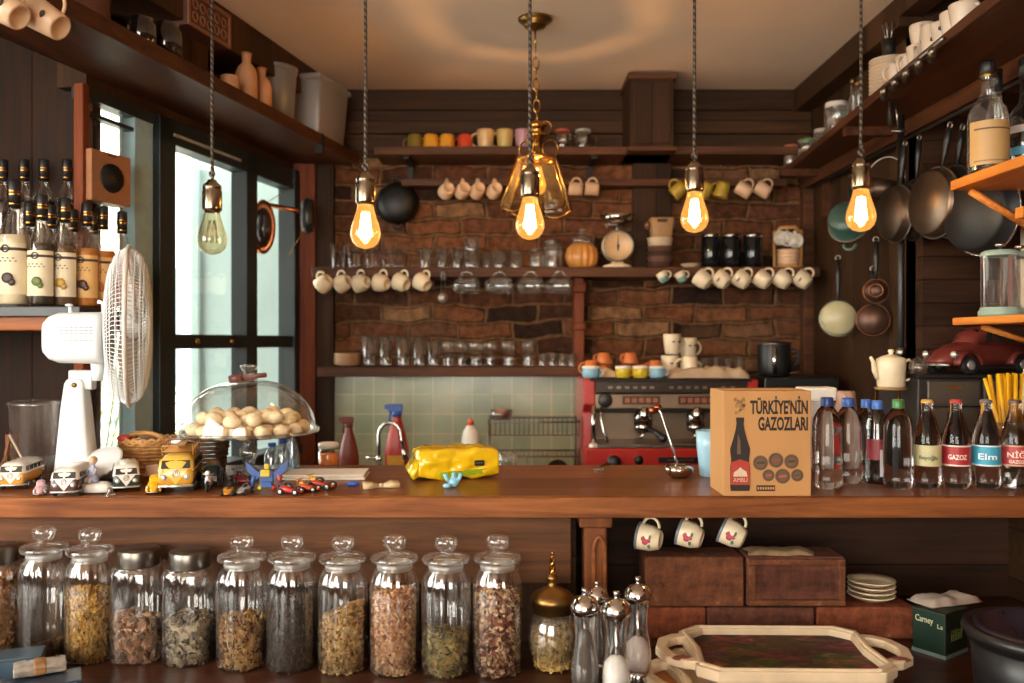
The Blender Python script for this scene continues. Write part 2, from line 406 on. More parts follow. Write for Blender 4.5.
# left wall: plank wall facing the room, then the angled window wall
struct('wall_left', MB().box(-2.5, XL(2.49)-.01, 2.55, 2.6, 0, CZ), wood('dark_corner_planks', '1c110b', '38200f', 'z', .16, 'x', .65))
m = MB(); wallbox(m, 2.49, 3.80, 2.20, CZ, -.10, 0); wallbox(m, 2.49, 3.80, 0, .98, -.10, 0)
struct('wall_left_window_side', m, DARKSIDE)
m = MB(); wallbox(m, 2.462, 2.492, .98, 2.20, -.02, .012); struct('trim_8', m, REDW, bevel=.004)
m = MB(); wallbox(m, 3.775, 3.87, .6, 2.24, -.06, .05); struct('trim_9', m, REDW, bevel=.004)
m = MB(); wallbox(m, 1.2, 3.78, 2.44, CZ, 0, .20); struct('trim_10', m, DARKSIDE, bevel=.004)
struct('wall_left_room', MB().box(-2.5, -2.4, 1.2, 2.56, 0, CZ).box(-2.5, -2.4, -3, -1.5, 0, CZ).box(-2.5, -2.4, -1.5, 1.2, 0, 1.0).box(-2.5, -2.4, -1.5, 1.2, 2.45, CZ), DARKSIDE)
struct('wall_front', MB().box(-2.5, -2.1, -3.1, -3, 0, CZ).box(.4, 2.4, -3.1, -3, 0, CZ).box(-2.1, .4, -3.1, -3, 0, .95).box(-2.1, .4, -3.1, -3, 2.5, CZ), paint('8a6a4e', .8))
# window_1: dark steel frame of two lights, transom and an open blue casement on its near end
FRAME = paint('20282a', .45, 0, .1); BLUEF = paint('a4c0c6', .5, 0, .08); SILV = paint('b8bcb8', .4, .3)
win = bpy.data.objects.new('window_1', None); link(win); win['kind'] = 'structure'
m = MB()
wallbox(m, 2.80, 2.885, .98, 2.20, -.05, .02); wallbox(m, 3.33, 3.41, .98, 2.20, -.05, .02); wallbox(m, 3.70, 3.78, .98, 2.20, -.05, .03)
wallbox(m, 2.80, 3.78, 2.115, 2.20, -.05, .02); wallbox(m, 2.885, 3.70, 1.425, 1.475, -.045, .018); wallbox(m, 2.49, 3.78, .96, 1.0, -.05, .04)
part('window_frame', m, FRAME, win, bevel=.003)
m = MB(); wallbox(m, 2.49, 2.80, 2.165, 2.20, -.05, 0); wallbox(m, 2.49, 2.71, 2.12, 2.132, -.04, -.01)
part('top_rail', m, FRAME, win)
m = MB(); wallbox(m, 2.71, 2.80, .98, 2.19, -.055, -.005); wallbox(m, 2.665, 2.675, .98, 2.19, -.03, -.02)
part('casement_frame', m, BLUEF, win, bevel=.003)
m = MB(); wallbox(m, 2.87, 3.28, 2.142, 2.152, .02, .026)
part('window_stay', m, SILV, win)
for i, (a, b, c, d) in enumerate(((2.492, 2.71, 1.0, 2.165), (2.885, 3.33, 1.475, 2.115), (3.41, 3.70, 1.475, 2.115), (2.885, 3.33, 1.0, 1.425), (3.41, 3.70, 1.0, 1.425))):
    m = MB(); wallbox(m, a, b, c, d, -.028, -.024); part('pane', m, PANE, win)
m = MB()
for d in (3.0, 3.22): m.ball((XL(d)+Nn.x*.022, d+Nn.y*.022, 1.45), (.012, .012, .012), 10)
part('latch_knob', m, BRASS, win)
# outside: street, pale blue board wall, building over the road
OUTW = paint('e2ddcf', .8, 0, .05, 4)
struct('wall_street_boards', MB().box(-1.60, -.92, 4.32, 4.4, 0, 3.6).box(-1.62, -1.585, 4.29, 4.4, 0, 3.6).box(-1.36, -1.35, 4.31, 4.33, 0, 3.6).box(-1.18, -1.17, 4.31, 4.33, 0, 3.6), paint('b2cbcc', .6, 0, .05, 6))
struct('ground', MB().box(-14, 6, 3.96, 16, -.1, -.02).box(-14, -2.5, -6, 3.96, -.1, -.02), paint('a8a298', .9, 0, .1, 3))
bd = thing('cafe_building', 'sunlit pale building across the street seen through the window', 'building', (-4.2, 9, -.02))
part('wall', MB().box(-4.5, 1.9, 0, 3, 0, 4.2), OUTW, bd)
WF = paint('6f7f86', .6)
for i, x in enumerate((-3.4, -2.0, -.6, .62)):
    f = part('window_frame', MB().box(x, x+.07, -.06, 0, 1.0, 2.25).box(x+.5, x+.57, -.06, 0, 1.0, 2.25).box(x+.07, x+.5, -.06, 0, 2.18, 2.25).box(x+.07, x+.5, -.06, 0, 1.0, 1.07).box(x+.27, x+.3, -.05, 0, 1.07, 2.18), WF, bd)
    part('window_glass', MB().box(x+.07, x+.5, -.03, -.01, 1.07, 2.18), paint('9fb0b4', .15), f)
rl = thing('stair_railing', 'thin grey metal stair railing outside in front of the pale building', 'railing', (-2.6, 6.6, -.02))
m = MB(); m.tube([(-1.2, 0, .55), (1.1, 0, 1.55)], .018)
for i in range(5): m.tube([(-1.2, 0, .35-.0+i*.16), (.4, 0, .35+i*.16)], .012)
part('rail', m, WF, rl)
m = MB()
for i in range(4): x = -1.2+i*.75; m.tube([(x, 0, 0), (x, 0, .55+.435*(x+1.2))], .015)
part('post', m, WF, rl)
pl = thing('street_plant', 'leafy green plant growing outside below the near window', 'plant', (-2.02, 4.15, -.02))
m = MB()
for i in range(7): a = i*2.4; m.tube([(0, 0, .3), (.03*math.cos(a), .03*math.sin(a), .8), (.13*math.cos(a), .1*math.sin(a), 1.05+.045*i)], .006, 6)
part('stem', m, paint('6f7d3c', .7), pl)
m = MB()
for i in range(46):
    a = i*2.4; r = .05+.13*random.random(); z = .85+.5*random.random()
    M = T(r*math.cos(a), r*math.sin(a), z) @ R(math.degrees(a), 'Z') @ R(-30+60*random.random(), 'Y') @ R(random.random()*60-30, 'X')
    m.add([(0, 0, 0), (.035, .02, .004), (.08, .012, 0), (.1, 0, -.01), (.08, -.012, 0), (.035, -.02, .004)], [(0, 1, 2, 3, 4, 5)], M)
part('foliage', m, paint('a9c25a', .6, 0, .25), pl)
part('flower_pot', MB().lathe([(0, 0), (.14, 0), (.18, .32), (.19, .34), (.15, .33), (.14, .3), (0, .3)]), paint('a8603c', .7), pl)

# ------------------------------------------------------------ furniture: counter, ledge, back counter
cn = thing('bar_counter', 'long reddish wooden bar counter with thick worn top', 'counter', (0, 1.9, 0))
part('countertop', MB().box(-2.2, 1.375, .012, .497, CT-.045, CT), TOPW, cn, bevel=.004)
part('edge_board', MB().box(-2.2, 1.375, -.004, .012, CT-.046, CT-.001), EDGEW, cn, bevel=.003)
part('front_board', MB().box(-2.2, .135, .03, .055, .90, CT-.046), APRONW, cn, bevel=.003)
part('lower_panel', MB().box(-2.2, .13, .06, .08, LZ, .90), DARKVERT, cn)
part('post', MB().box(.163, .215, .02, .10, LZ, CT-.072), POSTW, cn, bevel=.004)
part('post_capital', MB().box(.152, .226, .012, .108, CT-.072, CT-.046), POSTW, cn, bevel=.004)
ar = MB(); pts = [(.184, -.0), (.184, .19)]
for k in range(9): a = PI-k*PI/8; pts.append((.197+.013*math.cos(a), .19+.04*math.sin(a)))
pts += [(.210, 0)]
ar.tube([(p[0], .018, LZ+.02+p[1]) for p in pts], .005, 6)
part('post_arch', ar, EDGEW, cn)
part('niche_back', MB().box(.15, 1.375, .42, .44, .5, CT-.046), wood('niche_boards', '241712', '40291d', 'x', .14, 'z', .65), cn)
part('niche_side', MB().box(1.355, 1.375, .0, .42, LZ, CT-.046), DARKWOOD, cn)
part('niche_side', MB().box(.13, .15, .1, .42, LZ, CT-.046), DARKWOOD, cn)
part('base_cabinet', MB().box(-2.2, 1.375, -.02, .43, 0, LZ-.042), DARKWOOD, cn)
solo('ledge_shelf', MB().box(-2.2, 1.35, -.75, .02, LZ-.04, LZ).box(.228,1.35,.02,.41,LZ-.04,LZ), LEDGEW, 'dark glossy wooden ledge below the bar counter carrying jars and trays', 'shelf', (0, 1.9, 0), bevel=.003)
bc = thing('back_counter', 'dark low work counter along the tiled back wall', 'counter', (0, 3.78, 0))
part('worktop', MB().box(-.93, 1.325, -.62, 0, .86, .90), paint('4a3a30', .4, 0, .15), bc, bevel=.003)
part('cabinet', MB().box(-.92, 1.32, -.58, -.01, 0, .86), DARKVERT, bc)
sd = thing('side_counter', 'dark wooden side counter behind the soda bottles', 'counter', (1.16, 2.6, 0))
part('worktop', MB().box(-.18, .165, -.19, .55, CT-.04, CT), DARKSIDE, sd, bevel=.003)
part('cabinet', MB().box(-.16, .163, -.17, .54, 0, CT-.04), DARKSIDE, sd)
part('step_top', MB().box(.165, .9, -.19, .148, CT-.04, CT), DARKWOOD, sd, bevel=.003)
# wall shelves
def wall_shelf(name, label, x0, x1, z, d0=3.58, d1=3.799, th=.04, brackets=(), hooks=(), bk=IRON, rail=None):
    t = thing(name, label, 'shelf', ((x0+x1)/2, 3.8, z)); cx = (x0+x1)/2
    part('shelf_board', MB().box(x0-cx, x1-cx, d0-3.8, d1-3.8, -th, 0), SHELFW, t, bevel=.004)
    for b in brackets:
        part('bracket', MB().box(b-cx-.012, b-cx+.012, d0-3.8+.03, -.001, -th-.012, -th).box(b-cx-.012, b-cx+.012, -.025, -.001, -th-.13, -th), bk, t)
    if rail: part('hook_rail', MB().box(x0-cx+.1, x1-cx-.04, -.105, -.002, rail-.03, rail), SHELFW, t, bevel=.003)
    for h in hooks:
        part('hook', lambda: MB().tube([(0, .012, .006), (0, -.004, .004), (0, -.008, -.006), (0, -.016, -.010), (0, -.022, -.004)], .0016, 6), BRASS, t, key='hook', loc=(h-cx, (-.228 if not rail else -.112), (-.016 if not rail else rail-.012)))
    return t
def XS(px, D=3.67): return (px-CX)*D/F
HB = [324.6, 343.7, 362, 382, 402, 423, 443, 467, 500, 531, 560, 663, 681, 703, 722, 742, 763, 783, 803]
HA = [447, 463, 478, 495, 576, 592, 679, 705, 722, 744, 763]
wall_shelf('wall_shelf', 'top wall shelf with coloured mugs, close under the dark upper planks', -.58, 1.235, 2.273, th=.035, brackets=(-.45, .35), hooks=[XS(x, 3.68) for x in HA], rail=-.115)
wall_shelf('wall_shelf', 'middle wall shelf carrying the kitchen scale and black jars', -.845, 1.30, 1.764, th=.042, brackets=(), hooks=[XS(x, 3.555) for x in HB])
wall_shelf('wall_shelf', 'lowest wall shelf with rows of clear glasses above the green tiles', -.82, .36, 1.343, th=.042)
cb = thing('wall_cupboard', 'small dark wooden wall cupboard below the ceiling between the mugs', 'cupboard', (.58, 3.8, 2.25))
part('body', MB().box(-.09, .09, -.28, -.03, .0, .30), DARKVERT, cb, bevel=.004)
part('cornice', MB().box(-.102, .102, -.295, -.03, .285, .31), SHELFW, cb, bevel=.004)
part('base_moulding', MB().box(-.102, .102, -.295, -.03, -.012, .006), SHELFW, cb, bevel=.003)
part('door', MB().box(-.075, .075, -.29, -.28, .02, .275), DARKVERT, cb, bevel=.003)
# long shelf over the window, following the angled wall
t = thing('window_shelf', 'long wooden shelf running over the window on the left wall', 'shelf', (0, 0, 0))
m = MB(); wallbox(m, 1.15, 3.79, 2.232, 2.262, .0, .275); part('shelf_board', m, SHELFY, t, bevel=.003)
m = MB(); wallbox(m, 1.15, 3.79, 2.226, 2.272, .275, .29); part('front_lip', m, SHELFY, t, bevel=.003)
for d in (3.42, 1.5):
    m = MB(); wallbox(m, d, d+.02, 2.195, 2.272, .262, .294); part('bracket', m, IRON, t)
# long shelf on the right wall
t = thing('rail_shelf', 'long dark shelf high on the right wall with plates and cups', 'shelf', (1.1, 2.5, 2.172))
vs = [(1.18, 3.76), (1.04, 1.93), (1.0, 1.3), (1.33, 1.3), (1.33, 3.76)]
part('shelf_board', MB().prism([(x-1.1, y-2.5) for x, y in vs][::-1], 0, .028), SHELFY, t, bevel=.003)
part('support_beam', MB().box(.18, .22, -1.1, 1.25, -.05, 0), SHELFY, t, bevel=.004)
for y in (3.55, 2.85): part('bracket', MB().box(.02, .23, y-2.5, y-2.5+.025, -.03, -.0).box(.2, .23, y-2.5, y-2.5+.025, -.2, 0), SHELFY, t)
part('hook_rail', MB().tube([(.19, -.7, -.06), (.19, 1.15, -.06)], .006, 8), IRON, t)
# shelf for syrups on the left and pine shelves on the right
solo('syrup_shelf', MB().prism([(-1.7, 2.17), (-1.09, 2.17), (-1.13, 2.53), (-1.7, 2.53)], 1.478, 1.513), wood('syrup_shelf_wood', '5a3018', '9c5a2c', 'x', rough=.4), 'brown wooden shelf holding the syrup bottles left of the window', 'shelf', bevel=.004)
solo('syrup_tray', MB().prism([(-1.62, 2.185), (-1.11, 2.185), (-1.15, 2.52), (-1.62, 2.52)], 1.513, 1.541), BLACK, 'black tray on the brown shelf under the syrup bottles', 'tray', bevel=.003)
t = thing('pine_shelf', 'upper orange pine shelf on the partition with a labelled bottle', 'shelf', (1.36, 1.9, 1.84))
part('shelf_board', MB().box(-.226, .012, -.7, .30, 0, .025), ORANGEW, t, bevel=.003)
part('strut', MB().tube([(-.19, .27, -.005), (.0, .27, -.12)], .011, 4), ORANGEW, t)
part('cross_bar', MB().box(-.17, .012, .08, .11, -.10, -.075), ORANGEW, t)
t = thing('pine_shelf', 'lower orange pine shelf on the partition with french presses', 'shelf', (1.36, 1.9, 1.492))
part('shelf_board', MB().box(-.221, .012, -.7, .30, 0, .019), ORANGEW, t, bevel=.003)
part('strut', MB().tube([(-.16, .27, -.004), (.0, .27, -.055)], .008, 4), ORANGEW, t)
pp = thing('drain_pipe', 'thin black vertical pipe in the corner of the plank wall', 'pipe', (1.24, 2.71, 0))
part('pipe', MB().tube([(0, 0, CT), (0, 0, 2.17)], .011, 12), BLACK, pp)
part('clamp', MB().lathe([(.011, 1.40), (.016, 1.405), (.016, 1.425), (.011, 1.43)], 12), STEEL, pp)
# ------------------------------------------------------------ lamps
FIL = emit('glowing_filament', (1, .74, .40), 60); GLOWG = None
def bulb_glass_mat(lit):
    m, nt, out = newmat('lit_bulb_glass' if lit else 'unlit_bulb_glass')
    tr = N(nt, 'ShaderNodeBsdfTransparent'); tr.inputs[0].default_value = (1, .78, .42, 1) if lit else (.95, .86, .66, 1)
    gl = N(nt, 'ShaderNodeBsdfGlossy', i_Roughness=.02)
    lw = N(nt, 'ShaderNodeLayerWeight', i_Blend=.4)
    mx = N(nt, 'ShaderNodeMixShader'); L(nt, math_(nt, 'MULTIPLY_ADD', lw.outputs['Facing'], .5, .04), mx.inputs[0]); L(nt, tr.outputs[0], mx.inputs[1]); L(nt, gl.outputs[0], mx.inputs[2])
    if lit:
        e = N(nt, 'ShaderNodeEmission', i_Strength=.40); e.inputs[0].default_value = (1, .45, .10, 1)
        ad = N(nt, 'ShaderNodeAddShader'); L(nt, mx.outputs[0], ad.inputs[0]); L(nt, e.outputs[0], ad.inputs[1]); L(nt, ad.outputs[0], out.inputs[0])
    else: L(nt, mx.outputs[0], out.inputs[0])
    return m
BG_LIT = bulb_glass_mat(True); BG_OFF = bulb_glass_mat(False)
BULB = [(0, 0), (.006, .001), (.018, .005), (.027, .014), (.0315, .026), (.032, .035), (.0295, .048), (.0245, .063), (.0195, .079), (.0165, .092), (.0155, .100)]
def cordmat():
    m, nt, out = newmat('twisted_cord'); tc = N(nt, 'ShaderNodeTexCoord'); wv = N(nt, 'ShaderNodeTexWave', i_Scale=38.0); wv.bands_direction = 'DIAGONAL'
    L(nt, tc.outputs['Object'], wv.inputs['Vector'])
    principled(nt, out, ramp(nt, wv.outputs[0], [(.35, rgb('16120f')), (.7, rgb('6a5848'))]), .8); return m
CORD = cordmat()
def pendant(px, ytop, ybot, D, label, lit=True, power=4.0, tilt=0):
    top = W(px, ytop, D); bot = W(px, ybot, D); h = top.z-bot.z           # socket top to bulb tip
    s = h/.163
    t = thing('pendant_lamp', label, 'lamp', bot, group='bare filament bulbs on twisted cords' )
    if tilt: t.rotation_euler = (0, math.radians(tilt), 0)
    part('bulb', lambda: MB().lathe(BULB, 24), BG_LIT if lit else BG_OFF, t, key='bulbglass').scale = (s,)*3
    def fil():
        m = MB()
        for k in range(6):
            a = 2*PI*k/6; b = a+.5
            m.tube([(.013*math.cos(a), .013*math.sin(a), .026), (.0075*math.cos(b), .0075*math.sin(b), .076)], .0016 if lit else .0005, 5)
            m.tube([(.0075*math.cos(b), .0075*math.sin(b), .076), (.013*math.cos(a+1), .013*math.sin(a+1), .026)], .0016 if lit else .0005, 5)
        if lit: m.lathe([(0, .016), (.009, .022), (.0125, .036), (.009, .056), (.005, .072), (0, .078)], 10)
        return m
    part('filament', fil, FIL if lit else BRASS, t, key=('fil', lit)).scale = (s,)*3
    part('socket', lambda: MB().lathe([(.016, .093), (.0205, .097), (.021, .101), (.021, .138), (.0195, .141), (.0205, .145), (.019, .152), (.011, .158), (.009, .163), (0, .163)], 24), paint('9a8d78', .25, 1, .08), t, key='socket').scale = (s,)*3
    L0 = (CZ-bot.z)
    cp = part('cord', MB().tube([(0, 0, .160*s), (.003, 0, .178*s), (0, .002, .195*s), (0, 0, .25*s), (0, 0, L0)], .0042, 8), CORD, t)
    part('cord_knot', MB().torus(.006, .0035, (0, 0, .176*s), 'y', n=10).torus(.006, .003, (0, .001, .187*s), 'x', n=10), CORD, t)
    if lit:
        l = bpy.data.lights.new('bulb_light', 'POINT'); l.energy = power; l.color = (1, .62, .33); l.shadow_soft_size = .012
        o = bpy.data.objects.new('bulb_light', l); link(o, t); o.location = (0, 0, .045*s)
    return t
pendant(365.5, 172, 249, 2.08, 'lit filament bulb on twisted cord hanging over the yellow packet side of the counter', power=9)
pendant(530, 166, 240, 2.12, 'lit filament bulb hanging in front of the brass glass lantern', power=9)
pendant(694.5, 162, 233, 2.14, 'lit filament bulb hanging above the cardboard box', power=9)
pendant(861, 158, 232, 2.14, 'lit filament bulb hanging in front of the pans on the right wall', power=9)
pendant(212, 180, 255, 2.3, 'unlit clear filament bulb hanging before the bright window', lit=False)
# brass lantern on a chain
c = W(537, 178, 2.95); cz = c.z
t = thing('lantern_lamp', 'brass and glass hexagonal lantern hanging on a chain from the ceiling', 'lamp', (c.x, c.y, cz))
rt, rb, zt, zb = .072, .128, .065, -.105
hx = lambda r, z, k: (r*math.cos(PI/3*k+.3), r*math.sin(PI/3*k+.3), z)
m = MB()
for k in range(6):
    m.tube([hx(rt, zt, k), hx(rb, zb, k)], .0045, 6); m.tube([hx(rt, zt, k), hx(rt, zt, k+1)], .005, 6)
    p, q = Vector(hx(rb, zb, k)), Vector(hx(rb, zb, k+1)); mid = (p+q)/2+Vector((0, 0, -.022))
    m.tube([p, p.lerp(mid, .5)+Vector((0, 0, -.006)), mid, q.lerp(mid, .5)+Vector((0, 0, -.006)), q], .0035, 6)
    m.tube([hx(rt, zt, k), (0, 0, zt+.012)], .003, 6)
part('lantern_frame', m, BRASS, t)
for k in range(6):
    m = MB().add([hx(rt, zt, k), hx(rb, zb, k), hx(rb, zb, k+1), hx(rt, zt, k+1)], [(0, 1, 2, 3)], None, False)
    part('glass_panel', m, AMBER, t)
part('finial', MB().lathe([(.0, zt), (.045, zt), (.04, zt+.008), (.015, zt+.016), (.015, zt+.065), (.028, zt+.075), (.035, zt+.082), (.02, zt+.092), (.03, zt+.105), (.04, zt+.115), (.02, zt+.128), (.006, zt+.135), (0, zt+.135)], 20), BRASS, t)
for a in (20, 140, 260): part('scroll_ring', MB().torus(.030, .0035, (.05, 0, zt+.04), 'y', n=18, M=R(a, 'Z')), BRASS, t)
part('top_ring', MB().torus(.022, .003, (.028, 0, zt+.11), 'y', n=16), BRASS, t)
b = part('bulb', MB().lathe(BULB, 20, M=T(0, 0, -.06)), BG_LIT, t)
part('filament', MB().lathe([(0, -.03), (.006, -.025), (.007, 0), (.004, .03), (0, .034)], 8), FIL, t)
part('socket', MB().lathe([(.014, .055), (.018, .06), (.018, .085), (0, .09)], 16), BRASS, t)
CA = W(535, 24, 2.95); top = CZ-cz
ch = MB(); z = zt+.13; k = 0; ctop = top-.10
dx = CA.x-c.x
n = int((ctop-z)/.036)
for i in range(n):
    zz = z+.018+i*(ctop-z)/n; f = (zz-z)/(top-z)
    ch.torus(.011, .0022, (dx*f, 0, 0), 'y' if i % 2 else 'x', n=14, seg=6, M=T(0, 0, zz) @ Matrix.Diagonal((1, 1, 2.0, 1)))
ch.tube([(dx*.8, 0, ctop-.005), (dx, 0, top-.035)], .004, 6)
part('chain', ch, BRASS, t)
part('ceiling_canopy', MB().lathe([(0, top-.042), (.008, top-.042), (.012, top-.036), (.035, top-.03), (.042, top-.018), (.038, top-.014), (.058, top-.008), (.06, top-.001), (0, top-.001)], 24, M=T(dx, 0, 0)), OLDBRASS, t)
l = bpy.data.lights.new('lantern_light', 'POINT'); l.energy = 20; l.color = (1, .64, .36); l.shadow_soft_size = .01
o = bpy.data.objects.new('lantern_light', l); link(o, t); o.location = (0, 0, 0)

# ------------------------------------------------------------ crockery and glass builders
def mug_mb(rt, rb, h, th=.003, belly=0):
    mid = (rt+rb)/2+belly
    return MB().lathe([(0, .002), (rb*.8, .002), (rb*.8, 0), (rb, .003), (mid, h*.4), (rt, h*.85), (rt, h-.001), (rt-th/2, h), (rt-th, h-.002), (mid-th, h*.4), (rb-th, .007), (0, .007)], 22)
def handle_mb(r, h, r0=.0045, w=.6):
    pts = [(r-.002+h*w*.62*math.sin(PI*i/10), 0, h*(.5-.34*math.cos(PI*i/10))) for i in range(11)]
    return MB().tube(pts, r0, 7)
def mug(loc, mat, label, rt=.035, rb=.031, h=.076, belly=0, rz=0, M=None, group=None, cat='mug', name='mug', hmat=None, hr=.0042, deco=None):
    """a cup with its handle along +X; M turns it"""
    t = thing(name, label, cat, loc, rz, group, M=M)
    k = (rt, rb, h, belly)
    part('cup_body', lambda: mug_mb(rt, rb, h, belly=belly), mat, t, key=('cup',)+k)
    part('handle', lambda: handle_mb(rb+(rt-rb)*.5+belly, h, hr), hmat or mat, t, key=('hd',)+k)
    if deco: deco(t)
    return t
def hang(px, py, D, mat, label, tilt=-65, yaw=-20, h=.07, **k):
    """a cup hung by its handle: opening to one side, handle up on the hook"""
    M = R(yaw, 'Z') @ R(tilt, 'Y'); c = W(px, py, D)
    return mug(c-(M @ Vector((0, 0, h/2))), mat, label, h=h, M=M, **k)
def tumbler_mb(rt, rb, h, facet=0):
    return MB().lathe([(0, .0), (rb, .0), (rb*1.01, .004), (rt, h), (rt-.002, h), (rb-.002, .012), (0, .012)], 20, rib=(facet, .03, .005, h*.75) if facet else None)
def tumbler(px, ybase, D, mat, label, rt, rb, h, facet=0, group=None, z=None, inv=False, name='glass_tumbler', cat='glass', dx=0):
    p = W(px, ybase, D)
    if z is not None: p.z = z
    o = solo(name, lambda: tumbler_mb(rt, rb, h, facet), mat, label, cat, p, group=group, key=('tb', rt, rb, h, facet))
    if inv: o.rotation_euler = (PI, 0, 0); o.location.z += h
    return o
def plate_mb(r, h=.015, th=.003):
    return MB().lathe([(0, .001), (r*.5, 0), (r*.52, .002), (r*.7, .004), (r*.97, h), (r, h+.001), (r*.98, h+th), (r*.68, .004+th), (r*.5, .001+th), (0, .001+th)], 28)
def stack_plates(n, loc, r, pitch, mat, lab, group, name='plate', cat='plate', h=.015):
    for i in range(n):
        s = 'topmost' if i == n-1 else ('lowest' if i == 0 else '%s from the bottom' % ORD[i])
        solo(name, lambda: plate_mb(r, h), mat, lab % s, cat, (loc[0]+random.uniform(-.001, .001), loc[1], loc[2]+i*pitch), group=group, key=('pl', r, h))
SD = 3.67
def zS(p, z): p.z = z; return p
# top shelf: coloured mugs
cols = [('7d6a2c', 'dull olive', 414.6), ('d99a2b', 'amber yellow', 431), ('d9982a', 'deep golden yellow', 447), ('c4452c', 'red', 465.3)]
for i, (c_, n_, px) in enumerate(cols):
    mug(zS(W(px, 146, SD), 2.273+.070), paint(c_, .3, 0, .06), '%s mug upside down on the top wall shelf%s' % (n_, [', first of the row', ', beside the olive mug', ', beside the red mug', ' next to the cream mugs'][i]), rt=.035, rb=.029, h=.070, M=R(180, 'X') @ R(205, 'Z'), group='small coloured mugs on the top shelf')
for i, (c_, n_, px, s) in enumerate([('c9a878', 'cream', 485.5, 'next to the red mug'), ('b9a060', 'pale olive cream', 505, 'between a cream and a lilac mug'), ('a8808a', 'lilac', 523, 'behind the lantern chain')]):
    mug(zS(W(px, 146, SD), 2.274), paint(c_, .3, 0, .06), '%s mug upright on the top shelf %s' % (n_, s), rt=.037, rb=.030, h=.088, rz=190 if i < 2 else 150)
RIBJ = glass('preserve_glass', (.9, .86, .82), 1, .08, .08)
for px, lc, s in ((563, 'a8503c', 'red lid'), (583, '9fa08c', 'pale lid')):
    t = thing('glass_jar', 'small glass jar with %s on the top shelf near the wall cupboard' % s, 'jar', zS(W(px, 146, SD), 2.274))
    part('jar_body', lambda: MB().lathe([(0, 0), (.034, 0), (.037, .006), (.037, .068), (.031, .076), (.031, .08), (.029, .08), (.029, .074), (.035, .066), (.035, .008), (0, .006)], 20), RIBJ, t, key='jj')
    part('lid', lambda: MB().lathe([(0, .09), (.030, .09), (.033, .088), (.033, .076), (.0305, .076), (.0305, .086), (0, .086)], 20), paint(lc, .4), t, key='jl')
    part('jar_handle', lambda: MB().tube([(.036, 0, .06), (.055, 0, .058), (.058, 0, .035), (.053, 0, .018), (.036, 0, .015)], .004, 6), RIBJ, t, key='jh')
# cups hung under the top shelf
CUPW = paint('d6b08c', .35, 0, .05); CUPY = paint('b09232', .4, 0, .08); IVORY = paint('e2cfae', .32, 0, .05)
for i, px in enumerate((447, 463, 478, 495)):
    hang(px, 190, 3.67, CUPW, 'beige cup hanging %s from the wok under the top shelf' % ORD[i], tilt=-105, yaw=-70, h=.058, rt=.034, rb=.026, group='beige cups hanging beside the wok')
for i, px in enumerate((576, 592)):
    hang(px, 189, 3.67, CUPW, 'pale pink cup hanging sideways %s' % ['just beside the glass lantern', 'between lantern and wall cupboard'][i], tilt=-85, yaw=0, h=.06, rt=.028, rb=.027, group='pale cups hanging beside the lantern')
for px, m_, s, tl in ((679, CUPY, 'yellow cup hanging half behind the lit bulb, cupboard side', -130), (705, CUPY, 'dull olive cup hanging behind the lit bulb', -150), (722, CUPY, 'olive yellow cup hanging upside down beside the white cups', -165), (744, CUPW, 'white cup hanging tilted next to the olive cup', -55), (763, CUPW, 'white cup hanging tilted at the end of the top shelf', -55)):
    hang(px, 190, 3.67, m_, s, tilt=tl, yaw=-15, h=.066, rt=.031, rb=.028, group='cups hanging at the end of the top shelf')
# cups under the middle shelf
for i, px in enumerate((324.6, 343.7, 362, 382, 402, 423)):
    hang(px, 283, 3.545, IVORY, 'ivory cup hanging under the middle shelf, %s from the window' % ORD[i], tilt=[-125, -112, -100, -80, -70, -62][i], yaw=-25-2*i, h=.058, rt=.037, rb=.025, belly=.004, group='ivory cups hanging on the window side')
DARKDECO = paint('3a2c28', .6)
for i, px in enumerate((703, 722, 742, 763, 783, 803)):
    def deco(t):
        part('painted_mark', lambda: MB().cbox((-.004, -.0385, .035), (.018, .002, .006)), DARKDECO, t, key='mark', rot=None)
    hang(px, 280, 3.545, IVORY, 'ivory cup below the black jars, %s from the tiny teal cups' % ORD[i], tilt=-52, yaw=-28, h=.062, rt=.036, rb=.028, belly=.003, group='ivory cups hanging below the black jars', deco=deco if i in (1, 2, 5) else None)
TEAL = paint('7fa6a0', .35)
for i, px in enumerate((663, 681)):
    def deco2(t): part('glazed_base', lambda: MB().lathe([(0, -.001), (.0165, -.001), (.0222, .016), (.0226, .020), (.0, .020)], 18), TEAL, t, key='gb')
    hang(px, 277, 3.555, IVORY, 'tiny cream and teal cup hanging %s' % ['nearest the wooden post under the middle shelf', 'beside the larger ivory cups'][i], tilt=-30, yaw=-15, h=.042, rt=.022, rb=.017, belly=.002, group='tiny teal cups', hr=.003, deco=deco2)
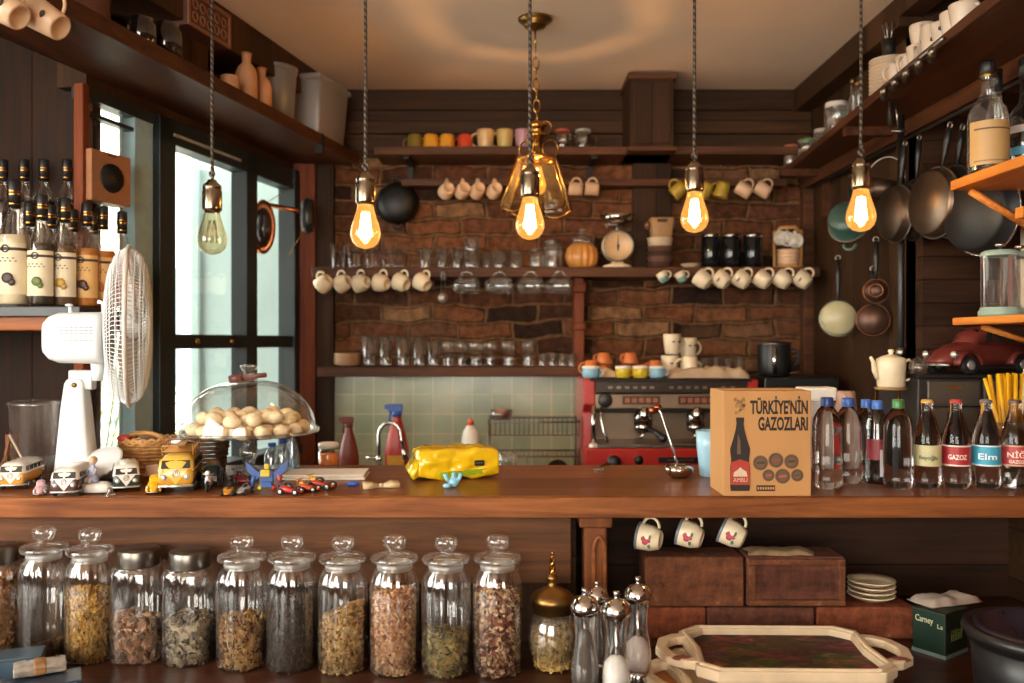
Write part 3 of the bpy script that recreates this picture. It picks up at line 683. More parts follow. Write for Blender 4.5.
# tea strainer, hanging glass mugs
p = W(443, 271, 3.56)
t = thing('tea_strainer', 'small steel tea strainer ball hanging between cups and glass mugs', 'strainer', p)
part('wire_handle', MB().tube([(-.008, 0, -.095), (-.006, 0, -.01), (0, 0, 0), (.006, 0, -.01), (.008, 0, -.095)], .0018, 6), STEEL, t)
part('mesh_ball', MB().ball((0, 0, -.112), (.021, .016, .022), 14), paint('a39a90', .4, .8, .3, 200), t)
for i, px in enumerate((467, 500, 531, 560)):
    M = R(-15, 'Z') @ R(90, 'Y') @ R(180, 'Z')   # opening to the right, handle up
    h = .105; c = W(px, 286, 3.54); q = c-(M @ Vector((0, 0, h/2)))
    t = thing('glass_mug', 'clear glass mug hanging on its side under the middle shelf, %s from the strainer' % ORD[i], 'mug', q, group='clear glass mugs hanging from hooks', M=M)
    part('mug_body', lambda: MB().lathe([(0, 0), (.024, 0), (.03, .008), (.033, .012), (.034, .095), (.033, .098), (.030, .098), (.030, .018), (0, .014)], 20), glass('mug_glass', (.94, .94, .93), 1.4, .14, .08, .25), t, key='gm')
    part('handle', lambda: MB().tube([(.035, 0, .02), (.056, 0, .035), (.060, 0, .05), (.056, 0, .066), (.035, 0, .082)], .0045, 6), glass('mug_glass', (.94, .94, .93), 1.4, .14, .08, .25), t, key='gmh')
# glasses standing on the middle shelf
g = 'glasses standing on the middle shelf'
for i, px in enumerate((338, 354, 371.5, 388, 398)):
    tumbler(px, 0, 3.68 if i < 4 else 3.74, CLEAR, 'tall plain tumbler on the middle shelf behind the bulb, %s from the window' % ORD[i], .0325, .028, .108, group=g, z=1.765)
for i, px in enumerate((426, 442.6, 458)):
    tumbler(px, 0, 3.67, THICK, 'waisted tea glass above the strainer on the middle shelf, %s of three' % ORD[i], .029, .023, .09, 12, group=g, z=1.765, name='tea_glass')
def snifter(px, D, z, label, s=1):
    return solo('wine_glass', lambda: MB().lathe([(0, 0), (.026, 0), (.026, .002), (.005, .006), (.004, .03), (.012, .036), (.028, .05), (.033, .068), (.03, .09), (.029, .09), (.031, .068), (.026, .052), (0, .038)], 20), CLEAR, label, 'glass', zS(W(px, 0, D), z), key='snif')
tumbler(472, 0, 3.65, THICK, 'low cut tumbler below a stacked one on the middle shelf', .034, .03, .07, 10, z=1.765)
tumbler(472, 0, 3.65, THICK, 'cut tumbler stacked on top of another beside the tea glasses', .033, .029, .055, 10, z=1.836)
tumbler(487, 0, 3.72, THICK, 'short tumbler standing behind the stacked pair', .03, .026, .075, 0, z=1.765)
tumbler(500, 0, 3.67, THICK, 'short heavy tumbler left of the lantern bulb', .032, .029, .08, 0, z=1.765)
tumbler(516, 0, 3.67, THICK, 'short heavy tumbler under the lantern bulb', .032, .029, .08, 0, z=1.765)
for px, s, hh, rr, D in ((537, 'small lidded glass jar under the lantern on the middle shelf', .075, .030, 3.66), (553, 'taller glass canister next to the striped cookie jar', .115, .040, 3.68)):
    t = thing('glass_jar', s, 'jar', zS(W(px, 0, D), 1.765))
    part('jar_body', MB().lathe([(0, 0), (rr, 0), (rr*1.02, .01), (rr*1.02, hh*.8), (rr*.8, hh*.92), (rr*.8, hh), (rr*.76, hh), (rr*.76, hh*.92), (rr*.96, hh*.78), (rr*.96, .01), (0, .008)], 20, rib=(14, .03, .01, hh*.75)), THICK, t)
    part('lid', MB().lathe([(0, hh+.016), (rr*.3, hh+.015), (rr*.85, hh+.006), (rr*.85, hh), (0, hh)], 20), STEEL, t)
t = thing('biscuit_jar', 'round glass jar with orange striped ribs and a knobbed lid', 'jar', zS(W(582, 0, 3.68), 1.765))
part('jar_body', MB().lathe([(0, 0), (.045, 0), (.062, .02), (.068, .05), (.062, .085), (.045, .105), (.04, .11), (0, .11)], 84, rib=(14, .06, .005, .1)), paint('c98a45', .3, 0, .2, 12), t)
part('lid', MB().lathe([(.042, .108), (.048, .115), (.048, .13), (.03, .145), (.01, .15), (.008, .158), (.016, .166), (.014, .175), (0, .178)], 24), THICK, t)
# kitchen scale
t = thing('kitchen_scale', 'old kitchen scale with round cream dial and steel pan', 'scale', zS(W(617.5, 0, 3.62), 1.765))
part('scale_foot', MB().lathe([(0, 0), (.062, 0), (.06, .008), (.03, .016), (.02, .03), (0, .03)], 24, sy=.7), IVORY, t, bevel=0)
part('dial', MB().lathe([(0, -.034), (.058, -.034), (.066, -.028), (.068, 0), (.066, .018), (.060, .022), (.057, .018), (0, .016)], 36, M=T(0, 0, .09) @ R(90, 'X')), paint('cfae85', .35, 0, .04), t)
part('dial_rim', MB().torus(.063, .005, (0, -.020, .09), 'y', n=32), STEEL, t)
m = MB().prism([(-.003, -.02), (.003, -.02), (.0012, .045), (-.0012, .045)], .019, .021, M=T(0, 0, .09) @ R(90, 'X'))
m.ball((0, -.021, .09), .006, 10)
for k in range(24):
    a = 2*PI*k/24; m.cbox((0, 0, 0), (.0015, .001, .008), M=T(.05*math.sin(a), -.0185, .09+.05*math.cos(a)) @ R(math.degrees(a), 'Y'))
part('needle', m, DARKDECO, t)
part('pan_stem', MB().tube([(0, 0, .15), (0, 0, .178)], .008, 10).tube([(-.055, 0, .182), (.055, 0, .182)], .004, 8).tube([(-.045, 0, .182), (-.045, 0, .168)], .005, 8), STEEL, t)
part('weighing_pan', MB().lathe([(0, .184), (.03, .186), (.062, .2), (.072, .222), (.074, .222), (.064, .198), (.03, .183), (0, .181)], 32), CHROME, t)
# stacked bowls, waffle holder, saucer
for i in range(5):
    cl = ['5c4038', '7a5a4c', '4c362f', '6d4f42', 'd8c6aa'][i]; hh = .022 if i < 4 else .036
    solo('bowl', MB().lathe([(0, 0), (.035, 0), (.05, .006), (.055, hh), (.057, hh+.001), (.053, hh+.001), (.048, .01), (0, .006)], 26), paint(cl, .35, 0, .08), 'bowl in the stack beside the scale, %s' % ['lowest, dark brown', 'second up, greyish brown', 'third up, darkest', 'fourth up, brown', 'topmost, cream white'][i], 'bowl', zS(W(660, 0, 3.64), 1.765+i*.0225), group='stack of bowls on the middle shelf')
t = thing('holder_box', 'beige square metal caddy resting on the stacked bowls', 'box', zS(W(661, 0, 3.64), 1.765+4*.0225+.038))
part('box_body', MB().loft([[(x*.042, y*.03, 0) for x, y in ((-1, -1), (1, -1), (1, 1), (-1, 1))], [(x*.050, y*.036, .085) for x, y in ((-1, -1), (1, -1), (1, 1), (-1, 1))]]), paint('a37d55', .5), t, bevel=.006)
part('slot', MB().cbox((0, -.037, .07), (.045, .006, .012)), DARKDECO, t, bevel=.002)
part('box_knob', MB().ball((-.058, 0, .055), (.014, .014, .02), 12).ball((.056, 0, .06), (.012, .014, .022), 12), paint('6a4a38', .5), t)
solo('saucer', lambda: plate_mb(.044, .013), IVORY, 'single cream saucer lying between bowls and black jars', 'saucer', zS(W(691, 0, 3.63), 1.765), key='sau')
for i, px in enumerate((711, 731, 753)):
    t = thing('black_jar', 'black glass storage jar with chrome lid on the middle shelf, %s' % ['beside the saucer', 'between two others', 'beside the cup rack'][i], 'jar', zS(W(px, 0, 3.66), 1.765), group='black storage jars with chrome lids')
    part('jar_body', lambda: MB().lathe([(0, 0), (.038, 0), (.041, .004), (.041, .125), (.038, .13), (0, .13)], 28), paint('15171a', .08, 0, .02), t, key='bj')
    part('lid', lambda: MB().lathe([(.037, .13), (.042, .131), (.042, .143), (.036, .147), (0, .149)], 28), CHROME, t, key='bjl')
# cup rack
t = thing('cup_rack', 'small wooden stand on the middle shelf end carrying three cups', 'rack', zS(W(788, 0, 3.66), 1.765))
PINE = paint('b98545', .5, 0, .15)
part('rack_base', MB().lathe([(0, 0), (.062, 0), (.062, .008), (0, .008)], 24), PINE, t)
part('rack_post', MB().cbox((.055, 0, .085), (.012, .014, .16)).cbox((-.05, .03, .085), (.01, .01, .16)), PINE, t, bevel=.002)
part('rack_handle', MB().tube([(-.05, .01, .145), (-.035, 0, .175), (.03, 0, .178), (.055, 0, .15)], .008, 8), PINE, t)
for i, x in enumerate((-.040, -.010, .022)):
    M = R(75+10*i, 'X') @ R(90, 'Z'); mug(Vector(t.location)+Vector((x, .005, .118)), WHITE, 'white espresso cup on the wooden rack facing out, %s' % ['on the scale side', 'in the middle', 'nearest the right wall'][i], rt=.031, rb=.022, h=.045, M=M, group='white cups on the wooden rack', cat='cup', name='espresso_cup')
for i in range(4):
    solo('bowl', lambda: MB().lathe([(0, 0), (.03, 0), (.042, .006), (.047, .024), (.045, .024), (.04, .009), (0, .005)], 24), CUPW, 'small pale bowl under the racked cups, %s' % ['lowest of four', 'second from the bottom', 'third from the bottom', 'topmost'][i], 'bowl', Vector(t.location)+Vector((.0, -.002, .0085+i*.0155)), group='pale bowls under the racked cups', key='pb')
# wok on the wall
p = W(397, 203, 3.74)
t = thing('wok_pan', 'black two-handled iron pan hanging on the brick wall', 'pan', p, M=R(90, 'X'))
part('pan_body', MB().lathe([(0, .03), (.05, .028), (.075, .015), (.092, -.012), (.095, -.012), (.08, .018), (.052, .033), (0, .035)], 36), paint('1d1b1a', .45, .4), t)
for s_ in (1, -1): part('handle', MB().torus(.02, .005, (0, s_*.094, -.008), 'z', n=18), paint('1d1b1a', .45, .4), t)
# lowest shelf
g = 'glasses on the lowest wall shelf'
for i, px in enumerate((369, 385.6, 403, 419, 433.5)):
    tumbler(px, 0, 3.66, THICK, 'tall tumbler on the lowest shelf, %s after the stacked plates' % ORD[i], .031, .025, .128 if i < 4 else .112, group=g, z=1.344)
for i, px in enumerate((448, 461, 476, 490, 508.6, 528)):
    solo('footed_glass', lambda: MB().lathe([(0, 0), (.026, 0), (.027, .003), (.024, .02), (.022, .055), (.027, .06), (.032, .085), (.031, .11), (.029, .11), (.029, .086), (.024, .064), (0, .06)], 20), THICK, 'upturned ice cream glass on the lowest shelf, %s after the tall tumblers' % ORD[i], 'glass', zS(W(px, 0, 3.66+.03*(i % 2)), 1.344), group='waisted glasses on the lowest shelf', key='foot')
for i, px in enumerate((543, 552.5, 562, 571.5)):
    tumbler(px, 0, 3.63, THICK, 'shot glass at the machine end of the lowest shelf, %s of four' % ORD[i], .0205, .018, .056, 8, group='shot glasses on the lowest shelf', z=1.344, name='shot_glass')
stack_plates(6, (XS(347, 3.67), 3.67, 1.344), .057, .0085, CUPW, 'small pale plate stacked on the lowest shelf beside the tumblers, %s', 'plates stacked on the lowest shelf', h=.010)
# cup tops between shelf end and the machine (orange cups peeping)
# ------------------------------------------------------------ work counter items
RED = paint('b02a22', .3, 0, .05, coat=.3); DSTEEL = paint('8a735e', .36, .6, .15, 8)
# espresso machine
ex0, ex1 = .276, .951; ez0, ez1 = .905, 1.308; ey = 3.28
t = thing('espresso_machine', 'red and steel two-group espresso machine on the back counter', 'coffee machine', ((ex0+ex1)/2, ey, ez0)); hw = (ex1-ex0)/2; H = ez1-ez0
sidep = [(-.0, .03), (.0, .10), (.05, .12), (.06, .27), (.0, .30), (.0, H-.004), (.45, H-.004), (.45, .03)]
for s_ in (-1, 1):
    a = s_*hw; b = s_*(hw-.045)
    part('side_panel', MB().prism(sidep, min(a, b), max(a, b), M=Matrix(((0, 0, 1, 0), (1, 0, 0, 0), (0, 1, 0, 0), (0, 0, 0, 1)))), RED, t, bevel=.006)
w_ = hw-.045
part('upper_body', MB().box(-w_, w_, .0, .44, .285, H-.06), DSTEEL, t, bevel=.004)
part('cup_tray', MB().box(-w_-.02, w_+.02, -.005, .44, H-.012, H-.001), IRON, t, bevel=.002)
part('cup_rail', MB().box(-w_, w_, -.012, .0, H-.055, H-.012), paint('3a302a', .35, .6), t, bevel=.002)
m = MB()
for x in [-.235+.032*i for i in range(6)]+[.0+.032*i for i in range(5)]+[.2, .235]: m.cbox((x, -.0135, H-.035), (.016, .003, .010))
part('rail_slots', m, paint('8b7a66', .3, .8), t)
part('back_splash', MB().box(-w_, w_, .17, .2, .14, .30), DSTEEL, t)
part('group_housing', MB().box(-w_, w_, .05, .2, .265, .300), IRON, t, bevel=.004)
part('drip_tray', MB().box(-w_, w_, -.02, .2, .135, .150), STEEL, t, bevel=.003)
part('front_base', MB().box(-w_-.04, w_+.04, -.03, .2, .045, .135), RED, t, bevel=.006)
for x in (-.235, .12): part('foot', MB().lathe([(0, -.004), (.02, -.004), (.02, .05), (0, .05)], 16, M=T(x*1.1, .0, 0)), BLACK, t)
for i, x in enumerate((-.115, .10)):
    p_ = part('button_panel', MB().cbox((x, -.002, .318), (.145, .006, .032)), paint('4c3428', .3, .4), t, bevel=.002)
    m = MB()
    for k in range(5): m.cbox((x-.054+.027*k, -.006, .318), (.018, .004, .018))
    part('button', m, paint('9a5a40', .4), p_)
part('gauge', MB().lathe([(0, 0), (.028, 0), (.028, .012), (.02, .016), (0, .016)], 24, M=T(-.255, .0, .318) @ R(90, 'X')), BLACK, t)
part('pressure_gauge', MB().lathe([(0, 0), (.018, 0), (.018, .008), (0, .008)], 20, M=T(-.13, -.03, .092) @ R(90, 'X')), BLACK, t)
part('brew_knob', MB().lathe([(0, 0), (.026, 0), (.028, .02), (.018, .03), (0, .032)], 20, M=T(-.225, -.03, .085) @ R(90, 'X')), BLACK, t)
part('brand_plate', MB().cbox((.03, -.032, .092), (.17, .004, .022)), paint('2a2020', .3), t)
part('plate_line', MB().cbox((.03, -.0345, .092), (.10, .001, .004)), STEEL, t)
for i, x in enumerate((-.105, .098)):
    g_ = part('group_head', MB().lathe([(.0, .0), (.036, 0), (.036, .03), (.028, .045), (.02, .06), (0, .06)], 24, M=T(x, .02, .225)), CHROME, t)
    part('group_bell', MB().lathe([(0, 0), (.016, 0), (.02, .02), (.016, .05), (0, .055)], 16, M=T(x, -.015, .24)), CHROME, g_)
    f_ = part('portafilter', MB().lathe([(0, 0), (.02, .0), (.035, .01), (.036, .03), (0, .03)], 24, M=T(x, .02, .195)).tube([(x, .02, .195), (x, .02, .18), (x-.012, .02, .168)], .006, 8), CHROME, t)
    part('filter_handle', MB().tube([(x+.02, -.01, .208), (x+.04, -.05, .198), (x+.058, -.075, .182)], [.008, .011, .015], 10).ball((x+.06, -.078, .180), .017, 12), BLACK, f_)
for s_, x in ((-1, -.27), (1, .27)):
    part('steam_wand', MB().tube([(x, .0, .29), (x, -.02, .25), (x-.006*s_, -.03, .2), (x-.02*s_, -.03, .17), (x-.022*s_, -.03, .158)], .0055, 10), CHROME, t)
part('steel_post', MB().tube([(-.30, -.01, .15), (-.30, -.01, .30)], .009, 10), CHROME, t)
part('post_cap', MB().lathe([(0, .0), (.018, 0), (.018, .012), (0, .02)], 14, M=T(-.30, -.01, .137)), WHITE, t)
part('outlet_label', MB().cbox((-.075, .167, .185), (.06, .003, .02)), BLACK, t)
part('outlet_label', MB().cbox((-.03, .165, .185), (.006, .01, .03)), STEEL, t)
# cups and cloth on top of the machine
ORANGE = paint('c8703a', .35, 0, .08); LB = paint('88b4cc', .35, 0, .05); YL = paint('cdb22a', .35, 0, .05)
TZ = ez1
for px, m_, s in ((591, LB, 'light blue cup on the machine front, nearest the red side'), (623, YL, 'yellow cup on the machine front, beside the blue one'), (640, YL, 'yellow cup on the machine front, between yellow and blue'), (656.5, LB, 'light blue cup on the machine front, next to the folded cloth')):
    rr = .034 if px == 591 else .030
    q = thing('espresso_cup', s, 'cup', zS(W(px, 0, 3.31), TZ+.0), -20, group='small blue and yellow cups on the machine')
    part('cup_body', MB().lathe([(0, 0), (rr*.8, 0), (rr, .008), (rr, .036), (rr*.93, .04), (0, .04)], 20), m_, q)
    part('white_rim', MB().lathe([(rr*.9, .036), (rr*1.03, .038), (rr*1.03, .046), (rr*.92, .047), (rr*.9, .042)], 20), WHITE, q)
    part('handle', MB().tube([(rr-.003, 0, .034), (rr+.013, 0, .03), (rr+.013, 0, .014), (rr-.003, 0, .01)], .003, 6), m_, q)
for px, yb, D, s, g_ in ((591, 367, 3.47, 'orange cup upside down at the red end of the machine', 0), (604, 352, 3.5, 'orange cup stacked high behind the blue cup', 1), (640, 367, 3.5, 'orange cup upside down behind the yellow cups', 0), (630, 352, 3.5, 'orange cup stacked on the upside down cups in the middle', 1), (655, 363, 3.45, 'orange cup standing behind the second blue cup', 0), (604, 367, 3.5, 'orange cup carrying the stacked orange cup near the red side', 0), (626, 367, 3.5, 'orange cup carrying the middle stacked cup', 0)):
    z = TZ+.050+.047*g_ if g_ else TZ+.001+.047
    big = 1.45 if px in (655, 591) else 1
    if big > 1: z += .018
    mug(zS(W(px, 0, D), z), ORANGE, s, rt=.034, rb=.022, h=.046*big, M=R(180, 'X') @ R(160 if px > 610 else 200, 'Z'), cat='cup', name='tea_cup', group='orange cups on the machine')
EYE_D = paint('3a2a24', .5)
def face_deco(t):
    part('painted_lashes', lambda: MB().cbox((-.013, -.0365, .052), (.012, .003, .006)).cbox((.013, -.0365, .052), (.012, .003, .006)), EYE_D, t, key='lash', rot=(0, 0, 0))
for px, z, D, s in ((670, 0, 3.5, 'white cup painted with dark lashes, lowest of the tall stack'), (672, .088, 3.5, 'white cup painted with dark lashes, topmost of the tall stack'), (688, .072, 3.55, 'white cup upper one of the shorter stack behind'), (690, 0, 3.44, 'white upturned cup with dark lashes in front of the short stack')):
    mug(zS(W(px, 0, D), TZ+.001+z+(.084 if px == 690 else 0)), IVORY, s, rt=.036, rb=.028, h=.084 if px != 690 else .082, rz=20, M=(R(180, 'X') @ R(200, 'Z')) if px == 690 else None, cat='cup', name='face_cup', deco=face_deco if px != 690 else None, group='white cups with painted lashes')
mug(zS(W(688, 0, 3.56), TZ+.001), IVORY, 'white cup lowest of the shorter stack behind the upturned one', rt=.034, rb=.028, h=.07, rz=0, cat='cup', name='face_cup')
def rumple(x0, x1, y0, y1, h, seed, nx=36, ny=14, edge=1.0):
    m = MB(); vs = []; fs = []
    for j in range(ny+1):
        for i in range(nx+1):
            u, v = i/nx, j/ny; x = x0+(x1-x0)*u; y = y0+(y1-y0)*v
            e = min(1, 6*min(u, 1-u, v, 1-v))
            n_ = mnoise.noise(Vector((x*28, y*28, seed)))*.5+.5+mnoise.noise(Vector((x*70, y*60, seed)))*.2
            vs.append((x+.01*mnoise.noise(Vector((y*30, seed, 1))), y+.01*mnoise.noise(Vector((x*30, seed, 4))), max(.001, h*(e**.5)*(.35+.75*n_))))
    for j in range(ny):
        for i in range(nx):
            a = j*(nx+1)+i; fs.append((a, a+1, a+nx+2, a+nx+1))
    b = len(vs)
    m.add(vs, fs); m.add([(x0, y0, .0005), (x1, y0, .0005), (x1, y1, .0005), (x0, y1, .0005)], [(0, 3, 2, 1)])
    return m
CLOTH = paint('b59a7c', .9, 0, .12, 12)
solo('folded_cloth', rumple(-.155, .155, -.075, .05, .050, 3.1), CLOTH, 'crumpled beige patterned cloth lying on top of the espresso machine', 'cloth', zS(W(706, 0, 3.35), TZ))
solo('crumpled_cloth', rumple(-.04, .04, -.025, .02, .038, 9.3, 18, 10), CLOTH, 'small crumpled cream cloth over the orange cups', 'cloth', zS(W(611, 0, 3.385), TZ))
for i, px in enumerate((706, 717, 728, 740)):
    solo('shot_glass', lambda: tumbler_mb(.022, .019, .075, 8), THICK, 'small clear glass behind the folded cloth, %s from the white cups' % ORD[i], 'glass', zS(W(px, 0, 3.55), TZ), key='sg2', group='small glasses behind the cloth')
# dark stand and moka pots right of the machine
bs = thing('dark_cabinet', 'dark cabinet beside the espresso machine under the black urn', 'cabinet', (1.10, 3.42, .90))
part('cabinet_body', MB().box(-.12, .17, -.12, .25, 0, .41), BLACK, bs, bevel=.006)
part('cabinet_door', MB().box(-.10, .15, -.128, -.12, .03, .38), IRON, bs, bevel=.003)
t = thing('coffee_urn', 'black coffee urn with chrome band standing beside the machine', 'urn', (1.055, 3.42, 1.311))
part('urn_body', MB().lathe([(0, 0), (.06, 0), (.065, .02), (.065, .125), (.06, .135), (.02, .142), (0, .142)], 28), BLACK, t)
part('chrome_column', MB().tube([(-.018, -.066, .01), (-.018, -.066, .115)], .010, 12), CHROME, t)
part('urn_rim', MB().torus(.063, .004, (0, 0, .13)), STEEL, t)
part('urn_handle', MB().tube([(.06, 0, .11), (.095, 0, .1), (.1, 0, .06), (.065, 0, .03)], .006, 8), BLACK, t)
# sink corner: faucet, sprayer bottles, dish rack
t = thing('kitchen_faucet', 'curved chrome kitchen faucet in front of the green tiles', 'faucet', W(379, 490, 3.3)); t.location.z = .90
arc = [(0, 0, 0), (0, 0, .12), (0, 0, .19)]+[(.042-.042*math.cos(PI*k/8), 0, .19+.045*math.sin(PI*k/8)) for k in range(1, 8)]+[(.087, -.005, .17), (.1, -.01, .125)]
part('spout', MB().tube(arc, .0075, 12), CHROME, t)
part('spray_head', MB().tube([(.098, -.01, .135), (.106, -.012, .095)], [.009, .012], 12), CHROME, t)
part('lever', MB().tube([(0, 0, .095), (-.05, 0, .10)], .006, 8).ball((0, 0, .095), .014), CHROME, t)
part('base_flange', MB().lathe([(0, 0), (.025, 0), (.022, .012), (0, .014)], 20), CHROME, t)
def spray(px, D, z0, hgt, label, col, cap, lab=None):
    s = hgt/.27; t = thing('spray_bottle', label, 'bottle', (XS(px, D), D, z0))
    part('bottle_body', MB().lathe([(0, 0), (.038*s, 0), (.042*s, .008*s), (.042*s, .09*s), (.03*s, .15*s), (.014*s, .205*s), (.013*s, .215*s), (0, .215*s)], 24, sy=.75), col, t)
    tr = part('trigger_head', MB().cbox((-.006*s, 0, .24*s), (.05*s, .022*s, .026*s)).cbox((-.036*s, 0, .243*s), (.014*s, .016*s, .016*s)), cap, t, bevel=.003*s)
    part('trigger', MB().tube([(-.02*s, 0, .23*s), (-.027*s, 0, .205*s), (-.022*s, 0, .185*s)], .004*s, 6), cap, tr)
    part('collar', MB().lathe([(0, .21*s), (.017*s, .21*s), (.017*s, .23*s), (0, .23*s)], 16), cap, t)
    if lab: part('bottle_label', MB().cbox((0, -.031*s, .05*s), (.06*s, .006, .055*s)), lab, t, bevel=.002)
BLUE = paint('2f55a8', .35); 
spray(397, 3.46, .90, .315, 'red spray bottle with blue trigger standing behind the faucet', paint('b02c20', .3), BLUE, paint('c8952c', .5))
spray(349, 3.45, .9, .26, 'dark red spray bottle in the shaded corner by the tiles', paint('7a3020', .4), paint('6a2c20', .5))
t = thing('soap_bottle', 'white squeeze bottle with an orange cap before the tiles', 'bottle', (XS(470.5, 3.4), 3.4, .93))
part('bottle_body', MB().lathe([(0, 0), (.034, 0), (.036, .01), (.036, .13), (.03, .16), (.014, .185), (0, .187)], 22), WHITE, t)
part('nozzle', MB().lathe([(0, .186), (.015, .186), (.012, .205), (.006, .212), (0, .212)], 14), paint('c8552c', .4), t)
t = thing('dish_rack', 'grey wire dish rack standing before the green tiles', 'rack', (XS(535, 3.42), 3.42, .90))
m = MB(); x0, x1 = -.185, .17
for z in (.10, .235): m.tube([(x0, -.1, z), (x1, -.1, z), (x1, .1, z), (x0, .1, z)], .0035, 6, True)
m.tube([(x0, -.1, .185), (x1, -.1, .185)], .0025, 6)
for x in (x0, x1):
    for y in (-.1, .1): m.tube([(x, y, 0), (x, y, .245)], .004, 6)
part('rack_frame', m, paint('6a625c', .4, .8), t)
m = MB()
for i in range(19): x = x0+(x1-x0)*(i+.5)/19; m.tube([(x, -.1, .185), (x, -.1, .25), (x, -.094, .254)], .002, 5)
for i in range(19): x = x0+(x1-x0)*(i+.5)/19; m.tube([(x, -.1, .10), (x, .1, .10)], .0016, 5)
part('wire_tines', m, paint('6a625c', .4, .8), t)
t = thing('glass_pitcher', 'clear glass pitcher with handle standing by the dish rack', 'pitcher', (XS(507, 3.22), 3.22, .901))
part('pitcher_body', MB().lathe([(0, 0), (.045, 0), (.047, .01), (.042, .07), (.034, .1), (.038, .13), (.036, .13), (.032, .1), (.04, .07), (.043, .012), (0, .01)], 24), THICK, t)
part('handle', MB().tube([(.036, 0, .115), (.075, 0, .105), (.082, 0, .06), (.044, 0, .03)], .005, 8), THICK, t)
t = thing('lidded_tub', 'small clear tub of pinkish sponges on the dish rack end', 'tub', (XS(501, 3.34), 3.40, 1.137))
part('tub_body', MB().lathe([(0, 0), (.04, 0), (.046, .04), (.044, .04), (.038, .004), (0, .004)], 22), CLEARPL, t)
part('sponge', MB().ball((0, 0, .024), (.035, .035, .02), 14), paint('a8706a', .8), t)
solo('small_bowl', MB().lathe([(0, 0), (.02, 0), (.04, .02), (.045, .04), (.042, .04), (.036, .02), (.018, .005), (0, .005)], 22, M=R(80, 'X')), paint('5a4638', .4, .5), 'small dark metal bowl leaning in the dish rack foot', 'bowl', (XS(557, 3.3), 3.29, .947))
solo('steel_lid', MB().lathe([(0, 0), (.035, 0), (.036, .02), (.025, .026), (.01, .03), (.01, .036), (0, .036)], 22), CHROME, 'small steel lid lying by the dish rack beside the machine', 'lid', (XS(572, 3.15), 3.18, .901))
# jar with orange preserve on the counter's back edge
t = thing('preserve_jar', 'jar of orange preserve with a white lid by the cake stand', 'jar', (XS(328.5, 2.6), 2.6, 1.051))
part('jar_body', MB().lathe([(0, 0), (.029, 0), (.031, .006), (.031, .062), (.026, .072), (.026, .078), (0, .078)], 24), glass('jar_thin', (1, .97, .93), 1, .05), t)
part('preserve', MB().lathe([(0, .004), (.028, .004), (.0285, .055), (0, .057)], 24), paint('e8883a', .3, 0, .2, 60), t)
part('lid', MB().lathe([(.026, .073), (.031, .073), (.031, .087), (.027, .090), (0, .090)], 24), WHITE, t)
st = thing('wooden_stand', 'brown wooden stand behind the counter under the preserve jar', 'stand', (XS(326, 2.6), 2.6, .0))
part('stand_top', MB().box(-.12, .06, -.1, .12, 1.0, 1.050), REDW, st, bevel=.003)
part('stand_body', MB().box(-.11, .05, -.09, .11, 0, 1.0), REDW, st, bevel=.003)

# ------------------------------------------------------------ things on the bar counter
BX = thing('cardboard_box', 'brown printed cardboard box with a bottle picture on the counter', 'box', (W(724, 0, 1.908).x, 1.912, CT), 0.5)
CARD = paint('b98752', .85, 0, .06, 8); bw, bd_, bh = .198, .125, .237
part('box_body', MB().box(-.0, bw, 0, bd_, 0, bh), CARD, BX, bevel=.002)
part('tape_seam', MB().box(0, bw, bd_/2-.022, bd_/2+.022, bh, bh+.0008), paint('c79b68', .4), BX)
PR = paint('2a211d', .8); PRR = paint('a8382a', .7); PRW = paint('c9b49a', .8); PRG = paint('6b513a', .8)
def flat(poly, M=None): return MB().prism(poly, 0, .0008, M=(M or Matrix.Identity(4)) @ R(90, 'X'))
sil = [(.019, 0), (.0205, .006), (.0205, .045), (.0185, .06), (.0205, .073), (.021, .08), (.014, .10), (.009, .118), (.0075, .128), (.0082, .136), (.0082, .140)]
part('printed_bottle', flat([(x, z) for x, z in sil]+[(-x, z) for x, z in sil[::-1]]), PR, BX, loc=(.037, -.0006, .012)).scale = (1.08, 1, 1.18)
pb = part('printed_label', flat([(-.0205, 0), (.0205, 0), (.0195, .046), (0, .052), (-.0195, .046)]), PRR, BX, loc=(.037, -.0016, .026)); pb.scale = (1.06, 1, 1.1)
part('label_emblem', flat([(-.015, .017), (.015, .017), (.013, .027), (.006, .031), (0, .036), (-.006, .030), (-.013, .026)]), PRW, pb, loc=(0, -.001, 0))
part('label_lettering', text_mb('AMBLI', .012, width=.030), PRW, pb, loc=(0, -.001, .006))
part('printed_highlight', flat([(-.004, 0), (.004, .0), (.003, .03), (-.002, .045)]), PRG, BX, loc=(.034, -.0016, .095))
part('lettering', text_mb("T\u00dcRK\u0130YE'N\u0130N", .041, width=.130, bold=.0013), PR, BX, loc=(.125, -.0004, .186))
part('lettering', text_mb("GAZOZLARI", .041, width=.112, bold=.0013), PR, BX, loc=(.134, -.0004, .149))
m = MB()
for k in range(22):
    a = random.random()*6.28; r = .012*random.random()**.5
    m.torus(.0022+.001*random.random(), .0004, (.037+r*math.cos(a), -.0004, .187+.034*random.random()), 'y', n=8, seg=4)
part('printed_bubbles', m, PR, BX)
def cap_print(x, z, r, col):
    n = 36; poly = [((r+(.0008 if k % 2 else 0))*math.cos(2*PI*k/n), (r+(.0008 if k % 2 else 0))*math.sin(2*PI*k/n)) for k in range(n)]
    c_ = part('printed_cap', flat(poly), PRG, BX, loc=(x, -.0006, z))
    part('cap_ring', MB().torus(r*.78, .0005, (0, -.001, 0), 'y', n=24, seg=4), PR, c_)
    part('cap_emblem', flat([(-r*.6, -r*.18), (r*.6, -r*.1), (r*.5, r*.22), (-r*.4, r*.15)]), paint(col, .8), c_, loc=(0, -.001, 0))
